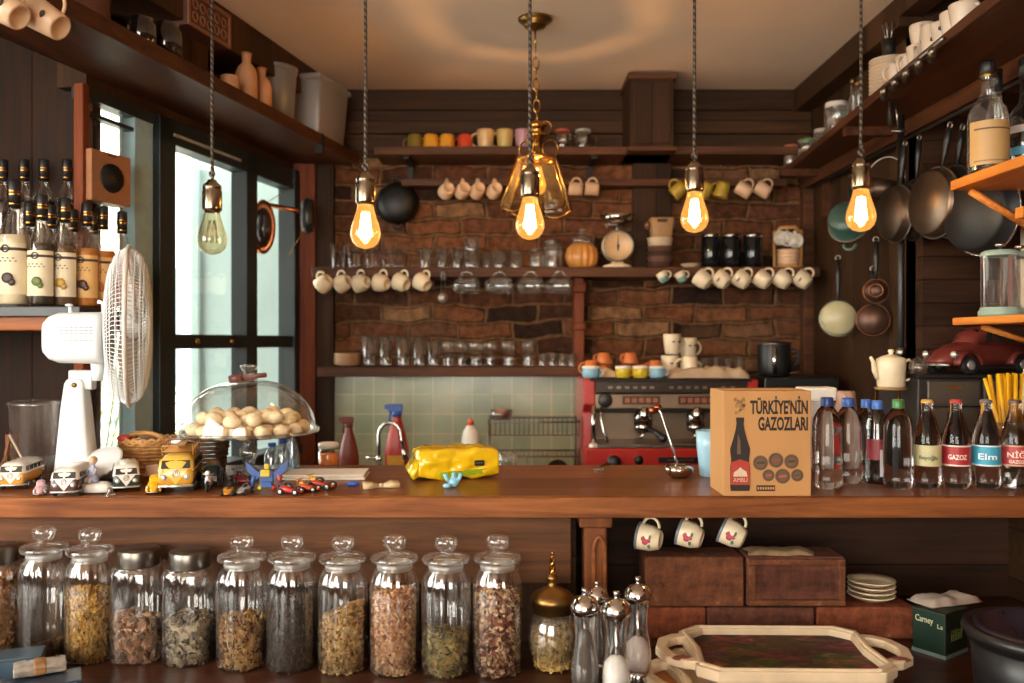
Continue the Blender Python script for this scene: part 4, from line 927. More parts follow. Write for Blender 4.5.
for x, z, r, c_ in ((.083, .075, .0165, '4a392c'), (.118, .081, .0165, '8a4a38'), (.153, .078, .016, '4a392c'), (.101, .047, .013, '9a5a44'), (.133, .045, .0165, 'a85a48'), (.166, .047, .0135, '5a463a')): cap_print(x, z, r, c_)
pb = part('printed_banner', MB().cbox((.095, -.0006, .018), (.042, .001, .013)), PR, BX)
m = MB()
for i in range(7): m.cbox((.078+.0057*i, -.0014, .018), (.0035, .0008, .006))
part('banner_marks', m, CARD, pb)
# blue cup, tamper/ladle, fork, yellow packet, toy, bow tie, pen, folder
SKY = paint('9cc4d6', .25, 0, .03, coat=.3)
p = W(708, 475, 2.22)
solo('tall_cup', lambda: MB().lathe([(0, .0), (.023, 0), (.026, .004), (.034, .08), (.036, .118), (.034, .118), (.032, .08), (.024, .008), (0, .006)], 28), SKY, 'tall pale blue cup half hidden by the cardboard box', 'cup', (p.x, 2.2, CT))
t = thing('milk_ladle', 'chrome long-handled ladle resting on the counter by the blue cup', 'ladle', (XS(679, 2.17), 2.17, CT))
part('ladle_bowl', MB().lathe([(0, 0), (.02, .001), (.032, .010), (.037, .022), (.036, .027), (.028, .033), (.012, .036), (0, .036)], 28), CHROME, t)
part('ladle_handle', MB().tube([(-.003, 0, .03), (-.02, .01, .09), (-.042, .025, .165), (-.050, .03, .175)], [.0035, .003, .003, .004], 8), CHROME, t)
part('handle_knob', MB().ball((-.050, .028, .178), (.012, .010, .009), 12).ball((-.064, .028, .170), (.009, .008, .011), 12), COPPER, t)
t = thing('fork', 'small dark fork lying with its tines towards the counter edge', 'fork', (XS(599, 2.3), 2.3, CT))
m = MB().tube([(.03, .05, .010), (.012, .02, .010), (0, 0, .008)], .003, 6)
part('fork_handle', m, STEEL, t)
m = MB()
for k in range(4): m.tube([(0, 0, .008), (-.012+.008*k-.004, -.01, .006), (-.016+.009*k, -.05, .002)], .0013, 5)
part('tines', m, STEEL, t)
# yellow packet
YP = paint('e0b414', .22, 0, .06, 10, coat=.4)
def pack(L_, w_, h_, seed):
    rings = []
    for i in range(41):
        u = i/40; x = -L_/2+L_*u; e = min(1, .80+1.6*min(u, 1-u)); ring = []
        for k in range(44):
            a = 2*PI*k/44; c_, s_ = math.cos(a), math.sin(a)
            f = (abs(c_)**7+abs(s_)**7)**(-1/7)
            n_ = 1+.12*mnoise.noise(Vector((x*26, c_*2.2, s_*2.2+seed)))+.05*mnoise.noise(Vector((x*80, c_*6, s_*6+seed)))
            ring.append((x, c_*f*w_/2*n_*(.8+.2*e), h_/2+s_*f*h_/2*n_*e))
        rings.append(ring)
    return MB().loft(rings)
t = thing('yellow_packet', 'shiny yellow plastic packet lying open on the counter', 'packet', (XS(455, 2.19), 2.19, CT+.001), 16)
part('packet_body', pack(.205, .115, .078, 2.2), YP, t)
part('crimped_end', MB().loft([[(-.098, -.05, .012), (-.098, .05, .012), (-.098, .05, .058), (-.098, -.05, .058)], [(-.118, -.058, .004), (-.118, .052, .006), (-.122, .05, .022), (-.122, -.056, .016)]]), YP, t)
part('side_label', MB().prism([(-.055, .006), (.07, .012), (.072, .026), (-.05, .02)], .0575, .0595, M=R(90, 'X')), paint('8fa01c', .25, coat=.3), t)
pw = part('dark_slot', MB().cbox((.050, -.0585, .040), (.026, .008, .014)), BLACK, t, bevel=.002)
part('slot_line', MB().cbox((.050, -.0630, .041), (.018, .001, .003)), STEEL, pw)
t2 = solo('toy_figure', MB().ball((0, 0, .012), (.014, .01, .012), 12).tube([(-.006, 0, .014), (-.016, -.004, .02), (-.02, -.002, .032)], [.006, .005, .006], 8).tube([(.006, 0, .014), (.015, 0, .022), (.017, 0, .034)], [.006, .005, .006], 8).tube([(0, 0, .014), (.001, .004, .034)], [.007, .006], 8).ball((-.014, -.016, .006), (.011, .008, .006), 10), paint('86bcd0', .4), 'small light blue rubber toy beside the yellow packet', 'toy', (XS(453.5, 2.03), 2.03, CT))
t = thing('bow_tie', 'pale paper bow lying flat on the counter', 'bow', (XS(381, 2.02), 2.02, CT))
for s_ in (-1, 1):
    part('bow_wing', MB().loft([[(0, -.003, .002), (0, .003, .002), (0, .003, .008), (0, -.003, .008)], [(s_*.025, -.012, .001), (s_*.025, .014, .003), (s_*.025, .012, .016), (s_*.025, -.008, .012)], [(s_*.044, -.014, .001), (s_*.042, .012, .003), (s_*.042, .012, .014), (s_*.044, -.012, .011)]]), paint('c0a67c', .7, 0, .1, 40), t, rot=(0, 0, .3))
part('bow_knot', MB().ball((0, 0, .006), (.007, .007, .006), 10), paint('c0a67c', .7, 0, .1, 40), t)
t = thing('paper_folder', 'white folded papers lying on the counter near the toy cars', 'papers', (XS(325, 2.16), 2.17, CT), 3)
part('cover_sheet', MB().box(-.105, .103, -.035, .075, 0, .004), paint('d8cfc2', .6, 0, .03), t, bevel=.001)
part('inner_sheets', MB().box(-.1, .1, -.03, .072, .004, .010), paint('cbb9a6', .7), t, bevel=.001)
part('top_sheet', MB().box(-.103, .101, -.034, .074, .010, .013), paint('ded6ca', .6, 0, .03), t, bevel=.001)
solo('pen_cap', MB().lathe([(0, -.014), (.005, -.013), (.006, .014), (0, .015)], 12, M=T(0, 0, .006) @ R(90, 'Y')), BLUE, 'blue pen cap lying in front of the white papers', 'pen', (XS(352, 2.04), 2.045, CT))
# ------------------------------------------------------------ toy cars
def twotone(name, low, top, zs, xf, k, z0, trimc=None, rough=.25):
    """body paint: one colour up to zs, another above, with a pointed nose field on the front"""
    m, nt, out = newmat(name); tc = N(nt, 'ShaderNodeTexCoord'); sep = N(nt, 'ShaderNodeSeparateXYZ'); L(nt, tc.outputs['Object'], sep.inputs[0])
    up = math_(nt, 'GREATER_THAN', sep.outputs[2], zs)
    v = math_(nt, 'MULTIPLY', math_(nt, 'GREATER_THAN', sep.outputs[0], xf), math_(nt, 'GREATER_THAN', math_(nt, 'SUBTRACT', sep.outputs[2], z0), math_(nt, 'MULTIPLY', math_(nt, 'ABSOLUTE', sep.outputs[1]), k)))
    f = math_(nt, 'MAXIMUM', up, v)
    principled(nt, out, mixc(nt, f, rgb(low), rgb(top)), rough, coat=.4); return m
TYRE = paint('1c1a1a', .7); DGLASS = paint('35302e', .12, 0, .05); HUB = paint('cfcac2', .25, .6)
def sring(x, hw, zb, zt, p=4, n=20):
    out = []
    for k in range(n):
        a = 2*PI*k/n; c, s = math.cos(a), math.sin(a); f = (abs(c)**p+abs(s)**p)**(-1/p)
        out.append((x, hw*c*f, (zb+zt)/2+(zt-zb)/2*s*f))
    return out
def wheel(t, x, y, r, w_, hub=HUB):
    wq = part('wheel', lambda: MB().lathe([(0, -w_/2), (r*.8, -w_/2), (r, -w_*.35), (r, w_*.35), (r*.8, w_/2), (0, w_/2)], 20, M=R(90, 'X')), TYRE, t, key=('wh', r, w_), loc=(x, y, r))
    part('hubcap', lambda: MB().lathe([(0, -w_*.62), (r*.3, -w_*.6), (r*.55, -w_*.5), (r*.55, w_*.5), (r*.3, w_*.6), (0, w_*.62)], 16, M=R(90, 'X')), hub, wq, key=('hb', r, w_, hub.name))
def bus(loc, rz, s, low, top, label, rack=False):
    """toy camper van, 1 unit = length scale; nose at +X"""
    t = thing('toy_camper_van', label, 'toy van', loc, rz)
    Lh, hw = .062*s, .0265*s; zb, zt = .008*s, .058*s
    def body():
        prof = [(-1.0, .80, .16, .70), (-.985, .92, .08, .86), (-.93, .98, .02, .95), (-.8, 1, 0, .99), (-.3, 1, 0, 1), (.4, 1, 0, 1), (.74, 1, 0, .985), (.86, .985, 0, .93), (.93, .97, .01, .80), (.975, .95, .04, .62), (1.0, .90, .10, .50), (1.01, .75, .2, .40)]
        return MB().loft([sring(x*Lh, hw*w_, zb+(zt-zb)*b, zb+(zt-zb)*c, 3.6) for x, w_, b, c in prof])
    part('van_body', body, twotone('van_paint', low, top, zb+(zt-zb)*.56, Lh*.80, 1.35, zb+(zt-zb)*.10), t)
    part('belt_strip', MB().loft([sring(x*Lh, hw*w_*1.015, zb+(zt-zb)*.53, zb+(zt-zb)*.56, 5) for x, w_ in ((-1.005, .93), (-.9, 1), (.86, 1), (.965, .955))]), WHITE, t)
    m = MB(); z0, z1 = zb+(zt-zb)*.60, zb+(zt-zb)*.84
    for s_ in (-1, 1):
        wn = MB(); a, b = s_*.002*s, s_*hw*.80
        x0_, x1_ = Lh*.972, Lh*.905
        wn.add([(x0_+.0007, a, z0), (x0_+.0007, b, z0), (x1_+.0007, b*.95, z1), (x1_+.0007, a, z1), (x0_-.004, a, z0), (x0_-.004, b, z0), (x1_-.004, b*.95, z1), (x1_-.004, a, z1)], [(0, 1, 2, 3), (4, 7, 6, 5), (0, 4, 5, 1), (1, 5, 6, 2), (2, 6, 7, 3), (3, 7, 4, 0)], None, False)
        part('windshield_pane', wn, DGLASS, t)
        for i in range(5):
            x = Lh*(.66-.34*i); part('side_window', MB().cbox((x, s_*hw*.993, (z0+z1)/2), (Lh*.25, .0016*s, (z1-z0)*.85)), DGLASS, t)
        part('headlight', MB().lathe([(0, -.003*s), (.0055*s, -.002*s), (.0058*s, .001*s), (0, .003*s)], 16, M=T(Lh*.985, s_*hw*.62, zb+(zt-zb)*.33) @ R(90, 'Y')), HUB, t)
        for x in (-.58, .62): wheel(t, x*Lh, s_*hw*.86, .0095*s, .008*s)
    part('bumper', MB().tube([(Lh*.85, -hw*1.04, .012*s), (Lh*1.04, -hw*.85, .012*s), (Lh*1.07, 0, .012*s), (Lh*1.04, hw*.85, .012*s), (Lh*.85, hw*1.04, .012*s)], .0022*s, 6), HUB, t)
    e = part('front_emblem', MB().torus(.0055*s, .0007*s, (0, 0, 0), 'x', n=18, seg=5), HUB, t, loc=(Lh*1.0+.001*s, 0, zb+(zt-zb)*.46))
    part('emblem_strokes', MB().tube([(0, -.004*s, .0035*s), (0, -.0022*s, -.004*s), (0, 0, .001*s), (0, .0022*s, -.004*s), (0, .004*s, .0035*s)], .0006*s, 4).tube([(0, -.002*s, .0048*s), (0, 0, .0012*s), (0, .002*s, .0048*s)], .0006*s, 4), HUB, e)
    if rack:
        m = MB(); zr = zt+.008*s
        for z in (zr-.004*s, zr+.004*s): m.tube([(-Lh*.8, -hw*.85, z), (Lh*.6, -hw*.85, z), (Lh*.6, hw*.85, z), (-Lh*.8, hw*.85, z)], .0011*s, 5, True)
        for x in (-.8, -.33, .13, .6):
            for y in (-.85, .85): m.tube([(x*Lh, y*hw, zt-.003*s), (x*Lh, y*hw, zr+.004*s)], .001*s, 5)
        for i in range(8): m.tube([(-Lh*.8+i*Lh*.2, -hw*.85, zr-.004*s), (-Lh*.8+i*Lh*.2, hw*.85, zr-.004*s)], .0011*s, 5)
        part('roof_rack', m, PINE, t)
        part('roof_board', MB().prism([(-Lh*.7, -.006*s), (Lh*.35, -.008*s), (Lh*.5, 0), (Lh*.35, .008*s), (-Lh*.7, .006*s)], zr, zr+.003*s), PINE, t)
    return t
def beetle(loc, rz, s, body, label, name='toy_car', open_=False, cat='toy car', glassm=None, L0=.09):
    """rounded little saloon, nose at +X, real length L0*s"""
    t = thing(name, label, cat, loc, rz); k = L0*s/2; hw = k*.38
    def lower():
        prof = [(-1.0, .30, .20, .30), (-.95, .52, .14, .42), (-.8, .70, .12, .56), (-.5, .78, .11, .62), (0, .80, .11, .58), (.35, .78, .11, .60), (.6, .68, .12, .56), (.82, .54, .13, .44), (.95, .38, .16, .32), (1.0, .2, .2, .26)]
        return MB().loft([sring(x*k, hw*w_, k*b*1.0, k*c*1.0, 2.8) for x, w_, b, c in prof])
    part('car_body', lower, body, t)
    cp = MB().loft([sring(x*k, hw*w_, k*.45, k*zt_, 2.6) for x, w_, zt_ in ((-.72, .40, .56), (-.62, .60, .68), (-.42, .68, .82), (-.12, .70, .90), (.12, .68, .89), (.26, .64, .80), (.36, .60, .64), (.42, .5, .52))])
    cab = part('cabin', cp, body, t)
    gm = glassm or DGLASS
    part('windshield', MB().loft([[(x*k, y*hw, z*k) for x, y, z in r] for r in ([(.345, -.48, .63), (.345, .48, .63), (.33, .48, .62), (.33, -.48, .62)], [(.215, -.44, .83), (.215, .44, .83), (.2, .44, .82), (.2, -.44, .82)])]), gm, cab)
    for s_ in (-1, 1):
        y = s_*hw*.685
        part('side_window', MB().prism([(.18*k, .60*k), (.03*k, .60*k), (.03*k, .80*k), (.12*k, .80*k)], y-.006*k, y+.006*k, M=R(90, 'X')), gm, cab)
        part('side_window', MB().prism([(-.02*k, .60*k), (-.50*k, .60*k), (-.38*k, .74*k), (-.02*k, .80*k)], y-.006*k, y+.006*k, M=R(90, 'X')), gm, cab)
        for x, rr in ((-.56, .25), (.58, .25)):
            f = MB(); rings = []
            for i in range(9):
                a = -.25+ (PI+.5)*i/8; c, z = math.cos(a), math.sin(a); rings.append([((x+c*rr*q)*k, s_*hw*yy, k*(.17+max(-.05, z)*rr*q)) for q, yy in ((1.0, .62), (1.12, .68), (1.12, .92), (1.0, 1.0), (.86, .98), (.86, .62))])
            part('fender', f.loft(rings), body, t)
            wheel(t, x*k, s_*hw*.84, .165*k, hw*.24)
        part('headlight', MB().ball((.86*k, s_*hw*.74, .36*k), (.05*k, .065*k, .07*k), 12), HUB, t)
        part('running_board', MB().box(-.36*k, .36*k, min(s_*hw*.76, s_*hw*.98), max(s_*hw*.76, s_*hw*.98), .10*k, .13*k), TYRE, t)
    for x in (1.06, -1.04): part('bumper', MB().tube([(x*k*.94, -hw*.85, .17*k), (x*k, -hw*.5, .17*k), (x*k*1.01, 0, .17*k), (x*k, hw*.5, .17*k), (x*k*.94, hw*.85, .17*k)], .022*k, 6), HUB, t)
    return t
def C(px, y, dz=0):                       # a point standing on the counter top at photo row y
    D = (EYE-CT)*F/(y-CY); return Vector(((px-CX)*D/F, D, CT+dz))
def Cx(px, D): return Vector((XS(px, D), D, CT))
bus(Cx(22, 2.05), -80, 1.12, 'cf8a2a', 'e0d9cc', 'orange and white toy camper van at the far window end of the counter')
bus(Cx(73, 1.96), -78, 1.12, '4a2e2a', 'e2ddd2', 'dark brown and white toy camper van in front of the fan')
bus(Cx(126.5, 2.02), -66, 1.10, '2c3a38', 'dcd6ca', 'dark green and white toy camper van in front of the basket')
bus(Cx(181, 2.035), -76, 1.50, 'c08a24', 'd8b048', 'large yellow toy camper van with a wooden roof rack', rack=True)
PINK = paint('c9a0a4', .3, 0, .08, coat=.3); YTAXI = paint('e0a818', .3, 0, .05, coat=.3)
beetle(Cx(41, 1.94), -66, .80, PINK, 'tiny pale pink toy car beside the orange and white van')
beetle(Cx(155, 1.965), -72, 1.0, YTAXI, 'small yellow toy car next to the large yellow van')
# box with figurine, plate-like fan foot comes later
t = thing('white_case', 'small white rounded case carrying the child figurine', 'case', C(96.5, 493), 4)
part('case_body', MB().loft([sring(x, w_, 0, h_, 3) for x, w_, h_ in ((-.034, .012, .018), (-.030, .018, .024), (.02, .02, .026), (.03, .018, .022), (.034, .012, .016))]), WHITE, t)
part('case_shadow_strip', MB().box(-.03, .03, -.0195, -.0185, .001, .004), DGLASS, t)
p = C(93, 493); p.z = CT+.0255
t = thing('child_figurine', 'tiny porcelain figurine of a child in blue and white', 'figurine', p, -20)
PORC = paint('c9b7b0', .3, 0, .1, 60); PBL = paint('8e9cba', .3, 0, .15, 80); PHAIR = paint('b08a5a', .4); SKIN = paint('d8b096', .4)
part('figure_body', MB().lathe([(0, 0), (.014, 0), (.015, .004), (.012, .014), (.009, .024), (.010, .030), (.005, .036), (.0045, .04), (0, .041)], 18, sy=.8), PBL, t)
part('legs', MB().tube([(-.005, -.006, .010), (-.006, -.015, .007), (-.006, -.017, .001)], .004, 7).tube([(.005, -.006, .010), (.006, -.015, .007), (.006, -.017, .001)], .004, 7), PORC, t)
part('figure_arms', MB().tube([(-.009, 0, .031), (-.013, -.005, .023), (-.006, -.012, .020)], [.0034, .0032, .0026], 7).tube([(.009, 0, .031), (.013, -.005, .023), (.006, -.012, .020)], [.0034, .0032, .0026], 7), PORC, t)
part('head', MB().ball((0, -.001, .048), (.0085, .0085, .0095), 14).ball((0, -.0095, .047), .0016, 6).ball((-.0085, 0, .048), .002, 6).ball((.0085, 0, .048), .002, 6), SKIN, t)
part('hair', MB().ball((0, .0015, .0505), (.0095, .009, .009), 12), PHAIR, t)
solo('bottle_stopper', MB().lathe([(0, 0), (.013, 0), (.011, .003), (.0065, .010), (.0055, .022), (.007, .024), (0, .024)], 16), CLEARPL, 'small frosted conical cap standing by the dark green van', 'cap', C(110, 496))
# small toys between the vans and the papers
def moto(p, rz, col, label):
    t = thing('toy_motorbike', label, 'toy motorbike', p, rz)
    for x in (-.02, .022): part('wheel', MB().torus(.010, .0035, (x, 0, .0135), 'y', n=16), TYRE, t)
    part('bike_frame', MB().loft([sring(-.024, .004, .018, .026, 2), sring(-.01, .008, .012, .03, 2), sring(.006, .009, .010, .034, 2), sring(.018, .006, .018, .04, 2), sring(.024, .002, .028, .036, 2)]), col, t)
    part('handlebar', MB().tube([(.012, -.012, .042), (.016, 0, .040), (.012, .012, .042)], .0014, 6), HUB, t)
    part('windshield', MB().ball((.019, 0, .043), (.003, .007, .008), 10), HUB, t)
    return t
moto(C(209, 491), -80, paint('d8d8e0', .2, .3), 'little white toy motorbike between the yellow van and the buggy')
def racer(p, rz, s, col, acc, label, wing=True, name='toy_racer'):
    t = thing(name, label, 'toy car', p, rz)
    part('car_body', MB().loft([sring(x*s, w_*s, .006*s, h_*s, 3) for x, w_, h_ in ((-.034, .010, .016), (-.028, .015, .022), (-.01, .016, .024), (.004, .015, .018), (.02, .011, .013), (.034, .006, .009))]), col, t)
    part('cockpit', MB().ball((-.004*s, 0, .023*s), (.010*s, .007*s, .007*s), 12), DGLASS, t)
    part('engine_cover', MB().cbox((-.022*s, 0, .024*s), (.014*s, .014*s, .010*s)), acc, t, bevel=.0012*s)
    if wing: part('rear_wing', MB().cbox((-.032*s, 0, .034*s), (.010*s, .034*s, .002*s)).tube([(-.032*s, .01*s, .02*s), (-.032*s, .01*s, .034*s)], .001*s, 4).tube([(-.032*s, -.01*s, .02*s), (-.032*s, -.01*s, .034*s)], .001*s, 4), acc, t)
    for x in (-.022, .022):
        for y in (-.017, .017): wheel(t, x*s, y*s, .009*s, .007*s)
    return t
random.seed(11)
racer(C(228, 495), -80, .72, paint('c8862a', .35), paint('3a2a24', .4), 'small amber toy buggy with pale wheels before the dark toy truck', wing=False, name='toy_buggy')
tt = thing('toy_truck', 'dark green toy truck loaded with brown goods behind the white motorbike', 'toy truck', Cx(213, 2.07), -75)
part('truck_cab', MB().loft([sring(.01, .020, .010, .05, 5), sring(.035, .020, .010, .05, 4), sring(.042, .018, .012, .034, 4), sring(.05, .016, .012, .03, 4)]), paint('22302e', .35), tt)
part('truck_bed', MB().box(-.05, .008, -.022, .022, .010, .034), paint('22302e', .35), tt, bevel=.002)
part('truck_load', MB().ball((-.03, 0, .042), (.02, .018, .014), 10).ball((-.008, .004, .045), (.014, .014, .012), 10), paint('8a6a50', .8, 0, .3, 60), tt)
part('truck_grille', MB().cbox((.051, 0, .022), (.002, .024, .012)), HUB, tt)
for x in (-.032, .032):
    for y in (-.02, .02): wheel(tt, x, y, .011, .008)
racer(C(244, 493.5), -100, .75, paint('b8b4b0', .25, .4), paint('6a2428', .4), 'silver toy racer between the amber buggy and the blue transformer toy', name='toy_racer')
racer(Cx(240, 2.10), -60, .9, paint('8a2a2c', .35), paint('3a2a2a', .4), 'dark red toy car behind the silver racer')
# robot toy
t = thing('toy_robot', 'blue, yellow and red jointed toy robot with spread wings', 'toy robot', C(267, 491), 10); t.scale = (1.2,)*3
RB, RY, RR_ = paint('2c4f8c', .35), paint('c8b02c', .35), paint('a83a34', .35)
part('torso', MB().cbox((0, 0, .030), (.026, .018, .024)).cbox((0, -.004, .014), (.022, .016, .012)), RB, t, bevel=.002)
part('chest_plate', MB().cbox((-.002, -.010, .036), (.018, .008, .014)), RY, t, bevel=.002)
part('robot_head', MB().cbox((0, -.002, .048), (.010, .010, .010)), RY, t, bevel=.002)
for s_ in (-1, 1):
    part('robot_wing', MB().prism([(.010*s_, .034), (.040*s_, .060), (.036*s_, .040), (.018*s_, .024)], .004, .008, M=R(90, 'X')), RB, t)
    part('robot_arm', MB().tube([(.014*s_, 0, .038), (.024*s_, -.006, .028), (.026*s_, -.012, .014)], [.005, .0045, .004], 6), RR_ if s_ > 0 else RB, t)
    part('robot_leg', MB().tube([(.008*s_, 0, .014), (.014*s_, -.008, .004)], [.006, .005], 6), RY if s_ < 0 else RR_, t)
for px, y, c_, a_, s_, lb in ((291, 494.5, 'b8332a', '2a2a2e', .85, 'red toy racer at the counter edge nearest the blue robot'), (309, 491.5, 'c8502a', 'd8902c', .8, 'orange red toy racer in the middle of the three'), (322, 489, 'b8422a', 'd8a02c', .95, 'red toy racer with raised wing before the white papers')):
    racer(C(px, y), -15, s_, paint(c_, .3), paint(a_, .35), lb)
# blue capped sanitizer bottles behind the toys
for px, D, h, lb in ((272, 2.25, .080, 'clear bottle with blue cap behind the toys, shorter one'), (283, 2.24, .092, 'clear bottle with blue cap behind the toys, next to the sprayer')):
    t = thing('water_bottle', lb, 'bottle', Cx(px, D))
    part('bottle_body', MB().lathe([(0, 0), (.018, 0), (.02, .006), (.019, h*.62), (.008, h*.86), (.008, h*.9), (0, h*.9)], 18), glass('pale_blue_plastic', (.82, .92, .96), 1, .2, .15), t)
    part('cap', MB().lathe([(0, h*.88), (.0105, h*.88), (.0105, h), (0, h)], 14), BLUE, t)
spray(292, 2.28, CT, .125, 'blue and white trigger sprayer behind the toys beside the cake stand leg', glass('blue_sprayer_plastic', (.55, .75, .9), 1, .25, .2), BLUE)
# ------------------------------------------------------------ cake stand
cs = Cx(249, 2.16); Rr = .166
t = thing('cake_stand', 'glass cake stand with dome full of cookies on the window side of the counter', 'cake stand', cs)
zP = .112
part('stand_plate', MB().lathe([(0, zP-.004), (.11, zP-.004), (Rr+.008, zP+.006), (Rr+.010, zP+.014), (Rr+.004, zP+.014), (Rr, zP+.008), (.11, zP), (0, zP)], 48), THICK, t)
part('stand_stem', MB().lathe([(0, 0), (.052, 0), (.055, .004), (.03, .014), (.013, .03), (.016, .045), (.024, .06), (.024, .072), (.013, .085), (.016, .098), (.04, zP-.004), (0, zP-.004)], 32), THICK, t)
dm = MB(); pr = [(Rr*math.cos(a)**.9 if a < 1.55 else .012, zP+.012+.128*math.sin(a)) for a in [i*1.5708/14 for i in range(15)]]
pr = [(Rr, zP+.010)]+pr
part('dome', MB().lathe(pr+[(.012, pr[-1][1])], 48), glass('dome_glass', (.97, .97, .96), 1.15, .06, .02), t)
part('dome_knob', MB().lathe([(0, 0), (.018, 0), (.013, .006), (.012, .016), (.018, .026), (.022, .032), (.020, .036), (0, .038)], 20, M=T(0, 0, pr[-1][1])), THICK, t)
solo('silver_tongs', MB().tube([(-.041, 0, 0), (-.01, 0, .006)], .011, 10).tube([(-.01, 0, .006), (.05, 0, .012)], .006, 8), paint('6a3c34', .4), 'dark reddish cigar shaped handle lying on top of the glass dome', 'handle', cs+Vector((.0, -.022, pr[-1][1]+.0)))
COOK = paint('ecd6ae', .85, 0, .12, 70, bmp=.8)
random.seed(5); spots = []
for ring, nn in ((.132, 17), (.09, 12), (.048, 6), (.0, 1)):
    for k in range(nn): a = 2*PI*k/nn+ring*9; spots.append((ring*math.cos(a), ring*math.sin(a), zP+.0165))
for ring, nn in ((.108, 13), (.066, 8), (.02, 2)):
    for k in range(nn): a = 2*PI*k/nn+.3; spots.append((ring*math.cos(a), ring*math.sin(a), zP+.042+.004*(k % 3)))
def cookie_mb(seed):
    m = MB().ball((0, 0, 0), (.0215, .0205, .0165), 16)
    m.v = [tuple(Vector(v)*(1+.16*mnoise.noise(Vector(v)*60+Vector((seed, 0, 0))))) for v in m.v]; return m
for i, (x, y, z) in enumerate(spots):
    o = solo('cookie', lambda: cookie_mb(i % 4*7), COOK, 'round golden cookie heaped under the glass dome', 'cookie', cs+Vector((x, y, z)), rz=random.random()*360, group='cookies under the glass dome', key=('cookie', i % 4))
# ------------------------------------------------------------ baskets
def basket(px, D, r, h, label, mat, hand=True, rz=0, sy=.8):
    t = thing('wicker_basket', label, 'basket', Cx(px, D), rz)
    m = MB(); n = 22
    for j in range(9):
        z = .004+h*j/9; rr = r*(.78+.22*j/8)
        pts = [((rr+.0035*(1 if (k+j) % 2 else -1))*math.cos(2*PI*k/n), (rr+.0035*(1 if (k+j) % 2 else -1))*math.sin(2*PI*k/n)*sy, z) for k in range(n)]
        m.tube(pts, .0048, 6, True)
    part('weave', m, mat, t)
    m = MB()
    for j in (0, 1):
        pts = [(r*1.03*math.cos(2*PI*k/40), r*1.03*math.sin(2*PI*k/40)*sy, h+.004+.006*math.sin(2*PI*k*10/40+PI*j)) for k in range(40)]
        m.tube(pts, .0055, 6, True)
    part('braided_rim', m, mat, t)
    part('basket_base', MB().lathe([(0, 0), (r*.78, 0), (r*.78, .006), (0, .006)], 24, sy=sy), mat, t)
    if hand: part('handle', MB().torus(r*.75, .006, (0, -r*.35, h+.002), 'y', 0, PI, n=16, sy=.45), mat, t)
    return t
WICK = paint('b5824a', .7, 0, .3, 60, bmp=.3); WICKD = paint('6b4630', .7, 0, .3, 60)
basket(148, 2.24, .068, .085, 'light brown wicker basket between the fan and the large yellow van', WICK)
basket(205, 2.27, .060, .095, 'dark brown wicker basket behind the large yellow van', WICKD, hand=False)
p = Cx(124, 2.20); p.z = CT+.098
solo('red_sachet', MB().ball((0, 0, 0), (.019, .013, .010), 14), paint('a8322c', .4), 'rounded red packet lying on the wicker basket rim', 'packet', p)
p = Cx(146, 2.22); p.z = CT+.088
solo('dark_sachet', MB().ball((0, 0, 0), (.035, .03, .010), 16), paint('3a4a48', .4), 'dark packet filling the top of the light wicker basket', 'packet', p)
p = Cx(174, 2.24); p.z = CT+.088
solo('white_napkins', MB().cbox((0, 0, 0), (.075, .05, .012)), PLASTIC, 'folded white napkins sticking out between the baskets', 'napkins', p, -12, bevel=.003)
p = Cx(154, 2.065); 
solo('price_card', MB().add([(-.024, 0, .02), (.024, .004, .026), (.026, .01, .05), (-.022, .006, .046)], [(0, 1, 2, 3)], None, False), paint('d0a890', .7), 'small pinkish paper tag leaning on the light wicker basket', 'tag', p, 0, solid=.001)
# ------------------------------------------------------------ desk fan
FANW = paint('e4e6e6', .35, 0, .02)
fp = Cx(93, 2.12)
t = thing('desk_fan', 'white desk fan turned sideways on the counter below the syrup bottles', 'fan', fp); t.scale = (.97,)*3
part('fan_base', MB().lathe([(0, 0), (.075, 0), (.079, .006), (.070, .02), (.042, .034), (0, .038)], 40, M=T(.010, 0, .012)).lathe([(0, 0), (.062, .001), (.066, .006), (.060, .010), (0, .013)], 40, M=T(.035, -.045, .046) @ R(34, 'X') @ R(-12, 'Y')).lathe([(0, 0), (.065, 0), (.065, .02), (0, .02)], 30), FANW, t)
cx0 = -.042
part('fan_column', MB().loft([[(cx0+x*a, y*b, z) for x, y in ((-1, -1), (-.6, -1.3), (.6, -1.3), (1, -1), (1, 1), (.6, 1.3), (-.6, 1.3), (-1, 1))] for a, b, z in ((.046, .03, .01), (.040, .026, .08), (.032, .022, .18), (.024, .018, .25), (.018, .015, .262))], M=T(0, 0, 0)), FANW, t, bevel=.003)
part('neck_bracket', MB().box(-.065, -.028, .0, .03, .20, .285).box(-.028, -.0, -.008, .022, .235, .285), paint('cfcfcd', .4), t, bevel=.004)
part('pivot_screw', MB().lathe([(0, 0), (.007, 0), (.006, .004), (0, .005)], 14, M=T(-.036, -.024, .248) @ R(90, 'X')), OLDBRASS, t)
mz = .368
rot = R(8, 'Z')
part('motor_housing', MB().loft([[(v[0], v[1], v[2]) for v in sring(x, r_, mz-r_*1.0, mz+r_*1.0, 4.2, 24)] for x, r_ in ((-.112, .028), (-.108, .042), (-.095, .055), (-.07, .064), (.02, .066), (.034, .064))], M=rot), FANW, t)
m = MB()
for j in range(5):
    for i in range(7): m.cbox((-.052+.0115*i, -.0672, mz+.026-.008*j), (.009, .001, .0018), M=rot)
part('rating_text', m, paint('6a6a6a', .6), t)
part('top_knob', MB().tube([(-.058, 0, mz+.064), (-.058, 0, mz+.082)], .005, 10).ball((-.058, 0, mz+.084), (.010, .010, .004), 12, M=rot), FANW, t)
part('cage_clip', MB().tube([(.026, 0, mz+.06), (.026, 0, mz+.09), (.012, 0, mz+.093)], .006, 8, M=rot), FANW, t)
